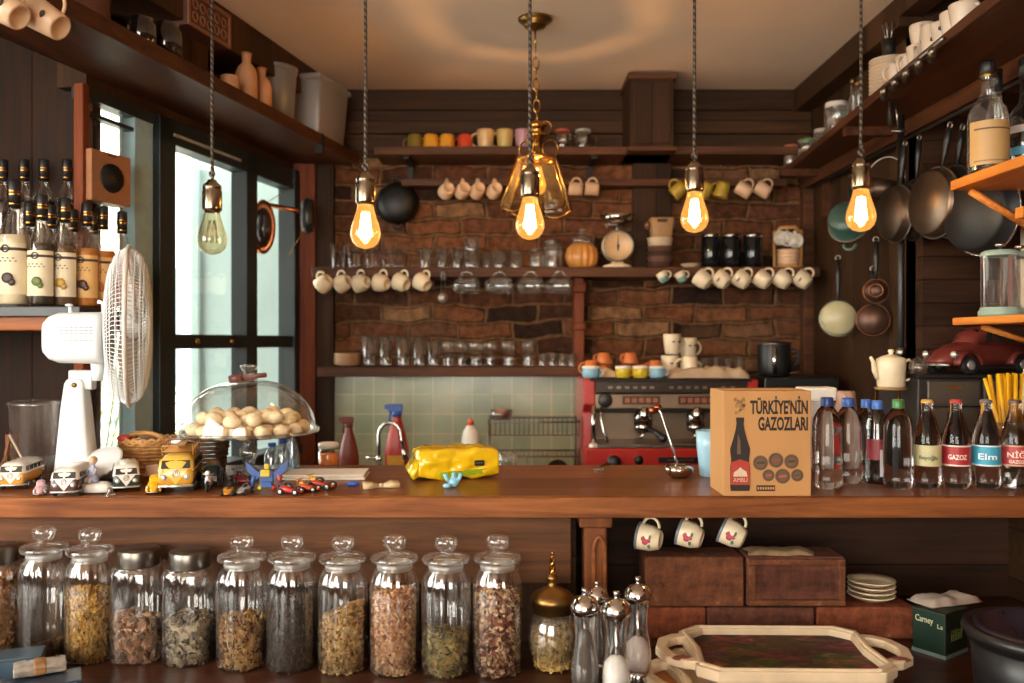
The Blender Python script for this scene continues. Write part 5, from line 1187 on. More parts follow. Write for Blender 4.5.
part('neck', MB().tube([(.012, 0, mz-.11), (.012, 0, mz-.06)], [.013, .018], 14), FANW, t)
Rc = .205; xc = .094; Mc = T(xc, 0, mz+.030) @ R(21, 'Z')
m = MB()
for side, dep in ((1, .052), (-1, .056)):
    for k in range(110):
        a = 2*PI*k/110; a2 = a+side*.22
        pts = [(side*dep, .028*math.cos(a), .028*math.sin(a)), (side*dep*.97, .09*math.cos(a+side*.08), .09*math.sin(a+side*.08)), (side*dep*.80, .15*math.cos(a+side*.15), .15*math.sin(a+side*.15)), (side*dep*.5, .186*math.cos(a2*1.0), .186*math.sin(a2)), (0, Rc*math.cos(a2), Rc*math.sin(a2))]
        m.tube(pts, .0011, 4, M=Mc, caps=False)
    for rr, q in ((.05, 1.0), (.08, .98), (.11, .93), (.135, .86), (.16, .74), (.178, .6), (.193, .36)): m.torus(rr, .0014, (side*dep*q, 0, 0), 'x', n=40, seg=4, M=Mc)
part('wire_cage', m, FANW, t)
part('cage_rim', MB().torus(Rc, .0055, (0, 0, 0), 'x', n=56, seg=8, M=Mc), paint('cdc3b8', .4), t)
part('cage_badge', MB().lathe([(0, .042), (.030, .040), (.032, .034), (0, .034)], 24, M=Mc @ R(90, 'Y')), FANW, t)
for k in range(3):
    a0 = 2*PI*k/3; vs = []
    for i in range(7):
        for j in range(5):
            r_ = .03+.145*i/6; aa = a0+(j/4-.5)*(1.5-.35*i/6); vs.append(((j/4-.5)*.035, r_*math.cos(aa), r_*math.sin(aa)))
    fs = [(i*5+j, i*5+j+1, i*5+j+6, i*5+j+5) for i in range(6) for j in range(4)]
    part('fan_blade', MB().add(vs, fs, Mc), paint('d6cfc8', .3), t, solid=.002)
part('blade_hub', MB().lathe([(0, -.02), (.032, -.02), (.034, .0), (.026, .02), (0, .026)], 24, M=Mc @ R(90, 'Y')), FANW, t)
# plastic canister with stirrer behind the fan
t = thing('plastic_canister', 'large clear plastic canister in the shade behind the fan', 'canister', Cx(40, 2.28))
part('canister_body', MB().lathe([(0, 0), (.062, 0), (.066, .006), (.074, .18), (.076, .186), (.072, .186), (.068, .18), (.060, .01), (0, .008)], 28), CLEARPL, t)
part('canister_lid', MB().lathe([(0, .19), (.06, .19), (.078, .186), (.080, .178), (.077, .178)], 28), CLEARPL, t)
t = thing('measuring_cup', 'frosted plastic cup standing between canister and fan column', 'cup', Cx(44, 2.12))
part('cup_body', MB().lathe([(0, 0), (.02, 0), (.03, .065), (.028, .065), (.019, .004), (0, .004)], 20), CLEARPL, t)
solo('wooden_stirrer', MB().tube([(0, 0, .0), (-.075, .02, .115)], .0028, 8), paint('b5a08a', .6), 'thin pale stirring stick leaning in the shade by the canister', 'stick', Cx(35, 2.10))
t = thing('string_bundle', 'loose brown twine bundle hanging down in the dark corner', 'twine', Cx(12, 2.26))
m = MB()
for k in range(9): m.tube([(.004*k-.016, 0, .10), (.006*math.sin(k*2)+.004*k-.02, .01*math.cos(k), .05), (.008*k-.03, .004*k-.016, .002)], .0022, 5)
part('strands', m, paint('8a5a3a', .8), t)
# ------------------------------------------------------------ syrup bottles
def syrup(px, D, h, label, liquid, fruit, group, base=1.5415, lab='dccbaa', bare=False):
    s = h/.30; p = Vector((XS(px, D), D, base)); t = thing('syrup_bottle', label, 'bottle', p, math.degrees(math.atan2(-p.x, p.y))*0, group)
    r = .0345*s
    prof = lambda k: [(0, .001), (r*k*.9, 0), (r*k, .004*s), (r*k, .155*s), (r*k*.92, .175*s), (r*k*.55, .205*s), (r*k*.38, .225*s), (r*k*.35, .275*s)]
    part('bottle_glass', MB().lathe(prof(1)+[(r*.40, .277*s), (r*.40, .285*s), (0, .285*s)], 28), glass('syrup_glass', (.97, .93, .88), 1.1, .07, .05), t)
    part('syrup', MB().lathe([(0, .004*s), (r*.9, .006*s), (r*.94, .01*s), (r*.94, .15*s), (r*.88, .168*s), (0, .17*s)], 24), paint(liquid, .2, 0, .1) if isinstance(liquid, str) else liquid, t)
    part('cap', MB().lathe([(0, .232*s), (r*.42, .232*s), (r*.43, .297*s), (r*.36, .30*s), (0, .30*s)], 20), BLACK, t)
    part('gold_bands', MB().lathe([(r*.45, .240*s), (r*.45, .243*s)], 20).lathe([(r*.45, .262*s), (r*.45, .266*s)], 20).lathe([(r*.46, .27*s), (r*.46, .273*s)], 20), BRASS, t)
    if not bare:
        lb = MB(); n = 20; vs = []
        for i in range(n+1):
            a = -1.35+2.7*i/n
            for z in (.028*s, .148*s): vs.append((1.02*r*math.sin(a), -1.02*r*math.cos(a), z))
        lp = part('bottle_label', lb.add(vs, [(2*i, 2*i+1, 2*i+3, 2*i+2) for i in range(n)]), paint(lab, .6, 0, .04), t)
        band = MB(); vs = []
        for i in range(n+1):
            a = -1.35+2.7*i/n
            for z in (.130*s, .137*s): vs.append((1.03*r*math.sin(a), -1.03*r*math.cos(a), z))
        part('label_band', band.add(vs, [(2*i, 2*i+1, 2*i+3, 2*i+2) for i in range(n)]), DARKDECO, lp)
        part('fruit_picture', MB().ball((.12*r, -1.0*r, .066*s), (.014*s, .004, .013*s), 12).ball((.38*r, -.95*r, .056*s), (.009*s, .004, .009*s), 10), paint(fruit, .5), lp)
        part('label_emblem', MB().torus(.008*s, .0016*s, (0, -1.045*r, .134*s), 'y', n=16), DARKDECO, lp)
        mk = MB()
        for i in range(9): a = -.62+.155*i; mk.cbox((1.035*r*math.sin(a), -1.035*r*math.cos(a), (.112 if i % 2 else .105)*s), (.0042*s, .001, .0028*s))
        part('label_marks', mk, DARKDECO, lp)
g = 'syrup bottles on the brown shelf'
syrup(14, 2.24, .335, 'large syrup bottle with coconut picture, first on the black tray', 'd8cdb0', '3a2822', g)
syrup(42, 2.25, .297, 'syrup bottle with lime picture beside the coconut one', '3a3226', '5a6a2c', g)
syrup(65, 2.29, .295, 'syrup bottle with golden fruit label, third along the tray', '5c4630', 'a8842c', g)
syrup(87, 2.335, .29, 'orange syrup bottle with coffee picture beside the fan cage', 'c07a34', '4a2c20', g, lab='d8a868')
syrup(103, 2.38, .287, 'orange syrup bottle behind the fan cage top', 'c8782c', 'b06a2a', g, lab='d8a868')
syrup(122, 2.43, .28, 'pinkish syrup bottle last on the tray before the window', 'b88a76', 'a85a48', g, lab='cf9a80')
syrup(30, 2.345, .292, 'bare-necked syrup bottle standing behind the coconut and lime ones', '5a4430', '000000', g, bare=True)
syrup(51, 2.38, .29, 'bare-necked syrup bottle behind the lime one', '6a4a34', '000000', g, bare=True)
syrup(73, 2.42, .285, 'bare-necked syrup bottle behind the golden fruit one', '7a5436', '000000', g, bare=True)
syrup(94, 2.455, .28, 'bare-necked syrup bottle behind the coffee one', '8a6040', '000000', g, bare=True)
solo('bottle_riser', MB().prism([(-1.60, 2.445), (-1.22, 2.445), (-1.22, 2.52), (-1.60, 2.52)], 1.5415, 1.70), BLACK, 'black riser at the wall behind the syrup bottles', 'riser')
for i, px in enumerate((3, 24, 44, 67)):
    syrup(px, 2.485, .28, 'dark bottle on the raised back row against the plank wall, %s from the corner' % ORD[i], '2c221c', '000000', 'dark bottles in the raised back row', base=1.702, bare=True)
t = thing('trinket_house', 'small red brown wooden trinket on the tray by the window', 'trinket', Vector((XS(134, 2.42), 2.43, 1.5415)))
part('trinket_body', MB().cbox((0, 0, .028), (.035, .03, .056)), paint('8a4a38', .5), t, bevel=.003)
part('trinket_top', MB().tube([(0, 0, .056), (0, 0, .076)], .010, 8).tube([(-.004, 0, .07), (-.004, 0, .10)], .004, 6), paint('b07a4a', .5), t)
# speaker box on the casement
t = thing('speaker_box', 'square wooden speaker box with round black grille hung in the window', 'speaker', W(104, 179, 2.545), M=R(70, 'Z'))
part('speaker_case', MB().box(-.075, .075, -.03, .03, -.075, .075), paint('a06a44', .6, 0, .12, 20), t, bevel=.003)
part('speaker_grille', MB().lathe([(0, 0), (.044, 0), (.042, .004), (0, .006)], 28, M=T(0, -.03, 0) @ R(90, 'X')), BLACK, t)
m = MB()
for i in range(8): z = -.035+.01*i; q = math.sqrt(max(0, .040**2-z*z)); m.tube([(-q, -.038, z), (q, -.038, z)], .0013, 5)
part('grille_bars', m, IRON, t)
part('badge', MB().cbox((0, -.031, .066), (.03, .002, .004)), IRON, t)
# reflector lamp on arm
p = W(263, 227, 3.45)
t = thing('wall_reflector_lamp', 'oval copper rimmed reflector on a swing arm beside the window', 'lamp', p)
part('reflector_rim', MB().torus(.042, .010, (0, 0, 0), 'y', n=28, M=Matrix.Diagonal((1, 1, 2.15, 1))), COPPER, t)
part('reflector_glass', MB().lathe([(0, 0), (.036, 0), (.036, .008), (0, .012)], 24, M=Matrix.Diagonal((1, 1, 2.0, 1)) @ R(90, 'X')), paint('3a2f2c', .15, .3), t)
part('inner_bars', MB().cbox((-.008, -.016, 0), (.008, .006, .09)).cbox((.010, -.016, 0), (.008, .006, .09)), BLACK, t, bevel=.002)
part('swing_arm', MB().tube([(.01, .01, .095), (.10, .02, .075), (.165, .03, .065)], [.009, .010, .012], 8), COPPER, t)
part('arm_mount', MB().lathe([(0, -.05), (.028, -.045), (.034, 0), (.028, .045), (0, .05)], 18, M=T(.175, .03, .05) @ R(90, 'Y') @ Matrix.Diagonal((2.2, 1, .5, 1))), BLACK, t)
part('hanging_wires', MB().tube([(.01, 0, .095), (.07, .1, .17), (.1, .2, .26)], .0015, 4).tube([(.17, .02, .0), (.13, .02, -.06), (.10, .03, -.11)], .0025, 5), OLDBRASS, t)
# ------------------------------------------------------------ glass jars on the ledge
def contents_mb(r, h, seed, kind, n=1500, top=.012, shape=None):
    """loose dried pieces against the glass and over the sloping top"""
    random.seed(seed); m = MB()
    hh = lambda a: h+top*math.sin(a+seed)
    core = MB(); sf = shape or (lambda z: 1); prof = [(0, .004)]+[(r*.88*sf(z), z) for z in [.004+(h-.01)*q/8 for q in range(9)]]+[(0, h-.004)]
    m.lathe(prof, 20)
    for i in range(n):
        a = random.uniform(0, 2*PI)
        lim = r-{'chunk': .003, 'flake': .0035, 'curl': .005, 'leaf': .003, 'big': .007}[kind]
        if i < n*.78: rr = lim*random.uniform(.94, 1.0); z = random.uniform(.004, hh(a))
        else: rr = lim*math.sqrt(random.random()); z = h-.004+top*math.sin(a+seed)*rr/r+random.uniform(0, .006)
        if shape: rr *= shape(z)
        M = T(rr*math.cos(a), rr*math.sin(a), z) @ Euler((random.random()*6, random.random()*6, random.random()*6)).to_matrix().to_4x4()
        s = random.uniform(.7, 1.3)
        if kind == 'chunk': s *= .0056; vs = [(-s, -s*.7, 0), (s, -s*.5, s*.3), (s*.6, s*.9, 0), (-s*.7, s*.6, -s*.3), (0, 0, s*.9)]; fs = [(0, 1, 4), (1, 2, 4), (2, 3, 4), (3, 0, 4), (3, 2, 1, 0)]
        elif kind == 'flake': s *= .0052; vs = [(-s*1.3, 0, 0), (0, -s*.6, s*.4), (s*1.3, 0, .1*s), (0, s*.6, s*.3)]; fs = [(0, 1, 2, 3)]
        elif kind == 'curl':
            s *= .0075; vs = []; fs = []
            for k in range(6):
                q = k/5*3.6; vs += [(s*math.cos(q), s*math.sin(q), -s*.16), (s*math.cos(q), s*math.sin(q), s*.16+s*.1*k)]
            fs = [(2*k, 2*k+2, 2*k+3, 2*k+1) for k in range(5)]
        elif kind == 'leaf': s *= .0050; vs = [(-s*1.6, 0, 0), (0, -s*.28, s*.15), (s*1.6, 0, 0), (0, s*.28, s*.1)]; fs = [(0, 1, 2, 3)]
        else: s *= .0115; vs = [(-s, -s*.7, 0), (s*.2, -s, s*.3), (s, 0, 0), (s*.4, s*.9, -s*.2), (-s*.8, s*.6, .2*s), (0, 0, s*.8), (0, 0, -s*.6)]; fs = [(0, 1, 5), (1, 2, 5), (2, 3, 5), (3, 4, 5), (4, 0, 5), (1, 0, 6), (2, 1, 6), (3, 2, 6), (4, 3, 6), (0, 4, 6)]
        m.add(vs, fs, M, False)
    return m
def glass_jar(px, ybase, ytop, label, cont=None, fill=.5, kind='flake', cols=('b58a50',), n=1500, rpx=26, lid='glass', seed=1, top=.012):
    D = (EYE-LZ)*F/(ybase-1-CY); r = rpx*D/F; D = min(D+r*.75, 1.868); H = (EYE-LZ)-(ytop-CY)*D/F
    t = thing('storage_jar', label, 'jar', Vector((XS(px, D), D, LZ)), group=None)
    if lid == 'glass':
        hb = H*.785
        part('jar_glass', MB().lathe([(0, .001), (r*.94, 0), (r, .006), (r, hb*.76), (r*.98, hb*.84), (r*.91, hb*.91), (r*.78, hb*.965), (r*.70, hb), (r*.66, hb), (r*.74, hb*.96), (r*.88, hb*.90), (r*.95, hb*.83), (r*.965, hb*.76), (r*.965, .008), (0, .006)], 144, rib=(16, .026, .008, hb*.95)), JARG, t)
        ld = part('lid', MB().lathe([(0, hb-.006), (r*.60, hb-.006), (r*.62, hb+.004), (r*.92, hb+.006), (r*.97, hb+.012), (r*.94, hb+.018), (r*.70, hb+.022), (r*.42, hb+.026), (r*.30, hb+.028), (r*.28, hb+.031), (r*.42, hb+.036), (r*.47, (hb+.036+H)/2), (r*.42, H-.004), (r*.2, H), (0, H)], 40), THICK, t)
        part('seal_ring', MB().lathe([(r*.64, hb-.010), (r*.70, hb-.010), (r*.72, hb+.003), (r*.64, hb+.005)], 32), glass('frosted_seal', (.9, .9, .9), 1, .55, .3, .8), ld)
    else:
        hb = H*.86
        part('jar_glass', MB().lathe([(0, .001), (r*.95, 0), (r, .006), (r, hb*.93), (r*.93, hb*.985), (r*.80, hb), (r*.78, hb), (r*.90, hb*.97), (r*.965, hb*.92), (r*.965, .008), (0, .006)], 96, rib=(16, .022, .008, hb*.93), sq=3.2), JARG, t)
        part('lid', MB().lathe([(0, hb-.004), (r*.80, hb-.004), (r*.83, hb), (r*.83, H-.003), (r*.80, H), (0, H)], 36), paint('7a746c', .32, .95, .05), t)
    if cont:
        part('dried_contents', contents_mb(r*.925, hb*fill, seed, kind, n, top), grains('jar_'+cont, cols), t)['kind'] = 'stuff'
    return t
glass_jar(-2, 655, 545, 'dark ribbed jar of brown tea pieces cut by the picture edge', 'nuts', .82, 'chunk', ('7a4e2c', 'a8743c', '5a3822', 'b08a50', '8a3c22'), 1100, 22, 'metal', 1)
glass_jar(44, 652, 526, 'ribbed glass jar almost empty, with a knob lid, first of the knobbed ones', 'dregs', .12, 'flake', ('6a4a30', '8a6438', '4a3222'), 500, 22.5, 'glass', 2)
glass_jar(90, 666, 528, 'knob lidded jar heaped high with golden dried petals', 'petals_gold', .68, 'flake', ('d8a040', 'e8bc60', 'a06a24', 'f0d080', '6a4420'), 2200, 23.5, 'glass', 3, .018)
glass_jar(139, 665, 548, 'metal lidded jar of pinkish brown chunks beside the golden petals', 'chunks', .42, 'big', ('b08464', '7a4c38', 'd0a482', '4a3024', 'e8c8a0'), 420, 24.5, 'metal', 4, .01)
glass_jar(190, 667, 550, 'metal lidded jar of grey green curled leaves', 'curls', .44, 'curl', ('9a8a72', '6a5c4c', 'c8b89a', '3a3228'), 650, 24.5, 'metal', 5, .006)
glass_jar(242, 672, 535, 'knob lidded jar with golden brown chamomile, just after the metal lids', 'chamomile', .45, 'flake', ('d8a458', 'a87436', 'f0c888', '6a4422', '4a3020'), 1600, 25, 'glass', 6, .004)
glass_jar(292, 674, 535, 'knob lidded jar filled high with dark grey tea leaves', 'dark_tea', .64, 'leaf', ('3c3530', '544a42', '2a2522', '6a5e54'), 2200, 25, 'glass', 7, .01)
glass_jar(343, 676, 536, 'knob lidded jar of sand coloured dried buds, slanting up one side', 'buds', .55, 'chunk', ('d0a868', '9a6c38', 'ecc88c', '5a3c20', 'b8904c'), 1500, 25, 'glass', 8.0, .022)
glass_jar(394.5, 678, 535, 'knob lidded jar full of pale pinkish dried fruit pieces', 'fruit', .74, 'chunk', ('d8a878', 'a06c48', 'f0cca0', '7a4430', 'c8885c'), 1900, 25, 'glass', 9, .005)
glass_jar(446, 679, 536, 'knob lidded jar with a third of tangled green brown herbs', 'herbs', .38, 'curl', ('8a7a48', '5a5030', 'c0a868', '34301c', '9a7a3c'), 700, 25, 'glass', 10, .008)
glass_jar(497.5, 679, 535, 'knob lidded jar of dark red and cream blossoms next to the brass pot', 'blossoms', .76, 'chunk', ('6a2a22', 'e0b884', '301814', '8a4a34', 'f0d0a4', '40281e'), 1900, 25, 'glass', 11, .012)
# brass pot
t = thing('brass_pot', 'brass lidded glass pot with a twisted finial among the jars and mills', 'pot', Vector((XS(552.5, 1.80), 1.80, LZ)))
part('pot_glass', MB().lathe([(0, .001), (.024, 0), (.038, .016), (.050, .045), (.052, .07), (.046, .10), (.038, .118), (.036, .118), (.044, .10), (.05, .07), (.048, .045), (.036, .018), (0, .006)], 36), THICK, t)
part('dried_contents', contents_mb(.048, .088, 21, 'flake', 1300, .004, lambda z: .62+.38*math.sin(min(PI, .35+max(0, z)/.075*1.25))), grains('pot_spice', ('a8864a', '8a6a34', 'c8a45c', '6a5028')), t)['kind'] = 'stuff'
part('lid', MB().lathe([(.038, .118), (.043, .120), (.043, .138), (.047, .141), (.046, .150), (.038, .160), (.022, .168), (.011, .174), (.009, .184), (.014, .190), (.012, .195), (.006, .20), (0, .20)], 36), OLDBRASS, t)
m = MB()
for q in (0, PI): m.tube([(.0036*math.cos(q+k*.8), .0036*math.sin(q+k*.8), .197+.0042*k) for k in range(11)], [.0048-.0003*k for k in range(11)], 7)
m.ball((0, 0, .243), .0035, 8)
part('twisted_finial', m, BRASS, t)
# pepper and salt mills
def mill(px, D, ytop, label, salt, fill_col, s=1):
    H = EYE+(CY-ytop)*D/F-LZ; k = H/.24
    t = thing('pepper_mill', label, 'mill', Vector((XS(px, D), D, LZ)), group='glass mills with steel domes'); r = .0255*k
    part('mill_base', MB().lathe([(0, 0), (r, 0), (r, .035*k), (r*.97, .045*k), (0, .045*k)], 28), CHROME, t)
    part('mill_glass', MB().lathe([(r*.92, .045*k), (r*1.06, .06*k), (r*1.10, .078*k), (r*1.0, .10*k), (r*.80, .125*k), (r*.74, .145*k), (r*.78, .165*k), (r*.90, .19*k)], 32), glass('mill_glass', (.93, .93, .92), 1.5, .14, .05, .15, .02), t)
    part('grinder_rod', MB().tube([(0, 0, .05*k), (0, 0, .19*k)], .004*k, 10), CHROME, t)
    hs = .118 if salt else .165
    part('mill_contents', MB().lathe([(0, .048*k), (r*.86, .048*k), (r*1.0, .065*k), (r*1.02, .08*k), (r*.92, .10*k)]+([(r*.5, .112*k), (0, hs*k)] if salt else [(r*.70, .125*k), (r*.5, .15*k), (0, hs*k)]), 24), fill_col, t)
    part('steel_dome', MB().lathe([(0, .188*k), (r*.92, .188*k), (r*.96, .193*k), (r*1.14, .195*k), (r*1.16, .202*k), (r*1.04, .213*k), (r*.7, .222*k), (r*.2, .226*k), (r*.14, .230*k), (r*.26, .234*k), (r*.22, .24*k), (0, .24*k)], 32), CHROME, t)
SALT = paint('e4ddd6', .8, 0, .05, 200); PEPPER = paint('4a4038', .7, 0, .5, 260)
mill(585, 1.60, 588, 'glass pepper mill with dark peppercorns, front one nearest the brass pot', False, PEPPER)
mill(616.5, 1.575, 591, 'glass salt mill half full of white salt, frontmost of the mills', True, SALT)
mill(638, 1.68, 577, 'tallest-looking mill behind the salt mill beside the trays, with white salt', True, paint('c9b6ac', .8, 0, .05, 200))
mill(597, 1.74, 581, 'mill hidden behind the two front mills near the post', False, PEPPER)
# bricks in the niche
def brickmat(name, c1, c2, bmp=.8):
    m, nt, out = newmat(name); tc = N(nt, 'ShaderNodeTexCoord'); n2 = N(nt, 'ShaderNodeTexNoise', i_Scale=30.0, i_Detail=10.0, i_Roughness=.7); L(nt, tc.outputs['Object'], n2.inputs['Vector'])
    b = principled(nt, out, ramp(nt, n2.outputs[0], [(.3, rgb(c1)), (.62, rgb(c2)), (.8, rgb('a08060'))]), .9, spec=.2); bump(nt, b, n2.outputs[0], bmp, .006); return m
BA = brickmat('brick_brown', '3a2218', '74452c'); BB = brickmat('brick_red', '4a2418', '8a4a2e'); BCm = brickmat('brick_stamped', '3a211a', '6b4030')
def brick(x0, x1, z0, z1, mat, label, y0=1.972, dep=.10, stamped=False):
    t = thing('brick', label, 'brick', Vector(((x0+x1)/2, y0, LZ+z0)), random.uniform(-1, 1), group='old bricks stacked under the counter'); w2 = (x1-x0)/2; h = z1-z0
    part('brick_body', MB().box(-w2, w2, 0, dep, .0005, h-.0005), mat, t, bevel=.004)
    if stamped:
        part('raised_border', MB().box(-w2+.002, w2-.002, -.011, 0, h-.018, h-.004).box(-w2+.002, w2-.002, -.011, 0, .004, .018).box(-w2+.002, -w2+.018, -.011, 0, .018, h-.018).box(w2-.018, w2-.002, -.011, 0, .018, h-.018), BA, t, bevel=.003)
        m = MB(); 
        for i in range(34): x = -w2+.03+(2*w2-.06)*i/33; m.cbox((x, -.001, h*.52), (.0025, .003, h*.42))
        part('ribbed_panel', m, mat, t)
        part('mortar_crust', rumple(-w2+.01, w2-.06, .01, .08, .012, 4.4, 20, 8), paint('9a7c58', .95, 0, .3, 40), t, loc=(0, 0, h-.002))
def bx(px): return XS(px, 1.972)
brick(bx(645), bx(706), 0, .074, BB, 'flat lower brick behind the tray handle nearest the post')
brick(bx(707), bx(815), 0, .074, BCm, 'dark flat lower brick under the stamped brick')
brick(bx(817), bx(915), 0, .075, BB, 'reddish lower brick carrying the small saucers')
brick(bx(645), bx(744), .075, .191, BA, 'plain brown brick standing on edge beside the post')
brick(bx(747), bx(845), .076, .192, BCm, 'stamped brick with raised rim and ribbed face, topmost beside the saucers', stamped=True)
stack_plates(4, (XS(871, 2.03), 2.03, LZ+.0755), .055, .0115, IVORY, 'small white saucer stacked on the reddish brick, %s', 'saucers stacked on the brick', name='saucer', cat='saucer', h=.012)
# flowered cups hung under the counter
ROSE = paint('a83a4a', .5); LEAFG = paint('4a6a4a', .5)
def rose(t):
    def rm():
        m = MB()
        for a, z, r_ in ((-1.68, .031, .0075), (-1.48, .036, .0058), (-1.56, .023, .0052)):
            m.ball((.0298*math.cos(a), .0298*math.sin(a), z), (r_, .0018, r_), 10)
        return m
    f_ = part('painted_rose', rm, ROSE, t, key='rose')
    part('painted_leaves', lambda: MB().ball((.009, -.0292, .021), (.006, .0016, .0030), 8).ball((-.012, -.0285, .021), (.005, .0016, .0036), 8).ball((.007, -.0292, .036), (.003, .0016, .002), 8), LEAFG, f_, key='rleaf')
    part('grey_rim_band', lambda: MB().lathe([(.0318, .050), (.0322, .0505), (.0326, .056), (.032, .0562)], 24), paint('6a7078', .4), t, key='rband')
for i, (px, py) in enumerate(((649.5, 538), (690.5, 535), (733, 534))):
    hang(px, py, 1.975, IVORY, 'white cup with painted rose hanging under the counter, %s' % ['nearest the post', 'in the middle', 'nearest the saucers'][i], tilt=[-82, -75, -68][i], yaw=-24, h=.056, rt=.031, rb=.022, belly=.003, deco=rose, group='rose cups hanging under the counter', hr=.0035)
    p = W(px+2, 512, 1.975)
    solo('cup_hook', lambda: MB().tube([(0, 0, .0), (0, 0, -.008), (.005, 0, -.014), (0, 0, -.019), (-.006, 0, -.014)], .0015, 6), BRASS, 'small brass hook screwed under the counter holding the rose cup %s' % ['nearest the post', 'in the middle', 'nearest the saucers'][i], 'hook', (p.x, p.y, CT-.046), key='chook')
# serving trays
def tray(name, label, c, rz, z, mat, s=1.0, pict=None, dmat=None):
    t = thing(name, label, 'tray', Vector((c[0], c[1], z)), rz)
    a, b = .195*s, .130*s; cc = .035*s
    oct_ = lambda q: [(-a*q+cc, -b*q), (a*q-cc, -b*q), (a*q, -b*q+cc*.9), (a*q-.008, 0), (a*q, b*q-cc*.9), (a*q-cc, b*q), (-a*q+cc, b*q), (-a*q, b*q-cc*.9), (-a*q+.008, 0), (-a*q, -b*q+cc*.9)]
    part('tray_base', MB().prism(oct_(.99), 0, .007), mat, t, bevel=.001)
    def rim(q0, q1, z0, z1): 
        o = oct_(q1); i_ = oct_(q0); n = len(o); vs = [(x, y, z0) for x, y in o]+[(x, y, z1) for x, y in o]+[(x, y, z1) for x, y in i_]+[(x, y, z0) for x, y in i_]
        fs = []
        for k in range(n):
            j = (k+1) % n
            for l in range(4): m_ = (l+1) % 4; fs.append((l*n+k, l*n+j, m_*n+j, m_*n+k))
        return MB().add(vs, fs, None, False)
    part('tray_rim', rim(.89, 1.0, .002, .022), mat, t, bevel=.003)
    part('rim_moulding', rim(.92, .965, .021, .027), mat, t, bevel=.002)
    for s_ in (-1, 1):
        def hd():
            w_ = .040*s; pts = [(s_*(a-.012), -.072*s), (s_*(a+.015*s), -.066*s), (s_*(a+.040*s), -.046*s), (s_*(a+.052*s), 0), (s_*(a+.040*s), .046*s), (s_*(a+.015*s), .066*s), (s_*(a-.012), .072*s)]
            rings = []
            for k, (x, y) in enumerate(pts):
                p0 = Vector(pts[max(0, k-1)]); p1 = Vector(pts[min(len(pts)-1, k+1)]); d_ = (p1-p0).normalized(); n_ = Vector((d_.y, -d_.x)); hw = .012*s
                rings.append([(x+n_.x*hw, y+n_.y*hw, .006), (x+n_.x*hw, y+n_.y*hw, .024), (x-n_.x*hw, y-n_.y*hw, .024), (x-n_.x*hw, y-n_.y*hw, .006)])
            m = MB().loft(rings); m.sm = [False]*len(m.sm); return m
        h_ = part('handle', hd(), mat, t, bevel=.003)
        part('worn_patch', MB().ball((s_*(a+.020*s), -.060*s, .022), (.022, .013, .0035), 12), paint('8a4a3a', .7, 0, .3, 60), h_)
    if pict: part('tray_picture', MB().prism(oct_(.895), .007, .0085), pict, t)
    return t
def pict_mat():
    m, nt, out = newmat('faded_tray_picture'); tc = N(nt, 'ShaderNodeTexCoord'); mp = N(nt, 'ShaderNodeMapping'); mp.inputs['Scale'].default_value = (14, 30, 1); L(nt, tc.outputs['Object'], mp.inputs[0])
    n1 = N(nt, 'ShaderNodeTexNoise', i_Scale=1.2, i_Detail=7.0, i_Roughness=.7, i_Distortion=1.0); L(nt, mp.outputs[0], n1.inputs['Vector'])
    v = N(nt, 'ShaderNodeTexVoronoi', i_Scale=.8); L(nt, mp.outputs[0], v.inputs['Vector'])
    c = mixc(nt, .45, ramp(nt, n1.outputs[0], [(.3, rgb('2a221a')), (.5, rgb('4a3c28')), (.62, rgb('7a4a34')), (.75, rgb('8a7a54'))]), v.outputs['Color'], 'SOFT_LIGHT')
    principled(nt, out, c, .6, spec=.2); return m
TRAYC = paint('cdb595', .5, 0, .12, 18); 
trc = (W(783, 0, 1.74).x, 1.748)
solo('round_board', MB().lathe([(0, 0), (.185, 0), (.19, .003), (.19, .009), (.185, .011), (0, .011)], 48), paint('b5783c', .5, 0, .15), 'round orange wooden board lying lowest under the trays', 'board', Vector((trc[0]-.085, trc[1]-.02, LZ)))
tray('serving_tray', 'cream carved tray lying under the picture tray, turned slightly', (trc[0]-.045, trc[1]-.045), 6, LZ+.0115, TRAYC, .98)
tray('serving_tray', 'cream carved wooden tray with a faded dark picture on top', trc, -1, LZ+.039, TRAYC, 1.0, pict_mat())
# green box with paper, black bin, foil packets
t = thing('green_box', 'dark green printed carton with crumpled white paper sticking out', 'box', Vector((.897, 1.905, LZ)), -55)
GB = paint('14281c', .4, 0, .08)
part('box_body', MB().box(.0, .075, 0, .095, 0, .098), GB, t, bevel=.002)
part('base_edge', MB().box(-.001, .076, -.001, .096, 0, .008), paint('6a7a7a', .3), t)
part('box_lettering', text_mb('Carney', .020, width=.040), paint('c9c9a0', .5), t, loc=(.028, -.0012, .070))
part('box_lettering', text_mb('La', .014, width=.012), paint('c9c9a0', .5), t, loc=(.064, -.0012, .064))
part('yellow_print', text_mb('iiIliiI', .036, width=.045), paint('6a7a3c', .5), t, loc=(.0765, .045, .035), rot=(0, 0, PI/2))
solo('crumpled_paper', rumple(-.075, .075, -.04, .03, .022, 7.7, 16, 8), paint('a8988a', .85, 0, .06), 'crumpled pale paper heaped in the open green carton', 'paper', Vector((.985, 1.945, LZ+.099)), 20)
t = thing('black_bin', 'big round black plastic tub at the corner in front of the green carton', 'tub', Vector((W(1044, 0, 1.60).x, 1.60, LZ)))
part('tub_body', MB().lathe([(0, 0), (.115, 0), (.125, .14), (.122, .14), (.112, .006), (0, .006)], 48), BLACK, t)
part('tub_rim', MB().lathe([(.122, .122), (.130, .122), (.134, .134), (.139, .138), (.137, .150), (.125, .152), (.120, .135)], 48), BLACK, t)
part('tub_lining', MB().lathe([(.121, .12), (.121, .148), (.108, .155), (.09, .12), (0, .09)], 40), paint('2a2530', .3), t)
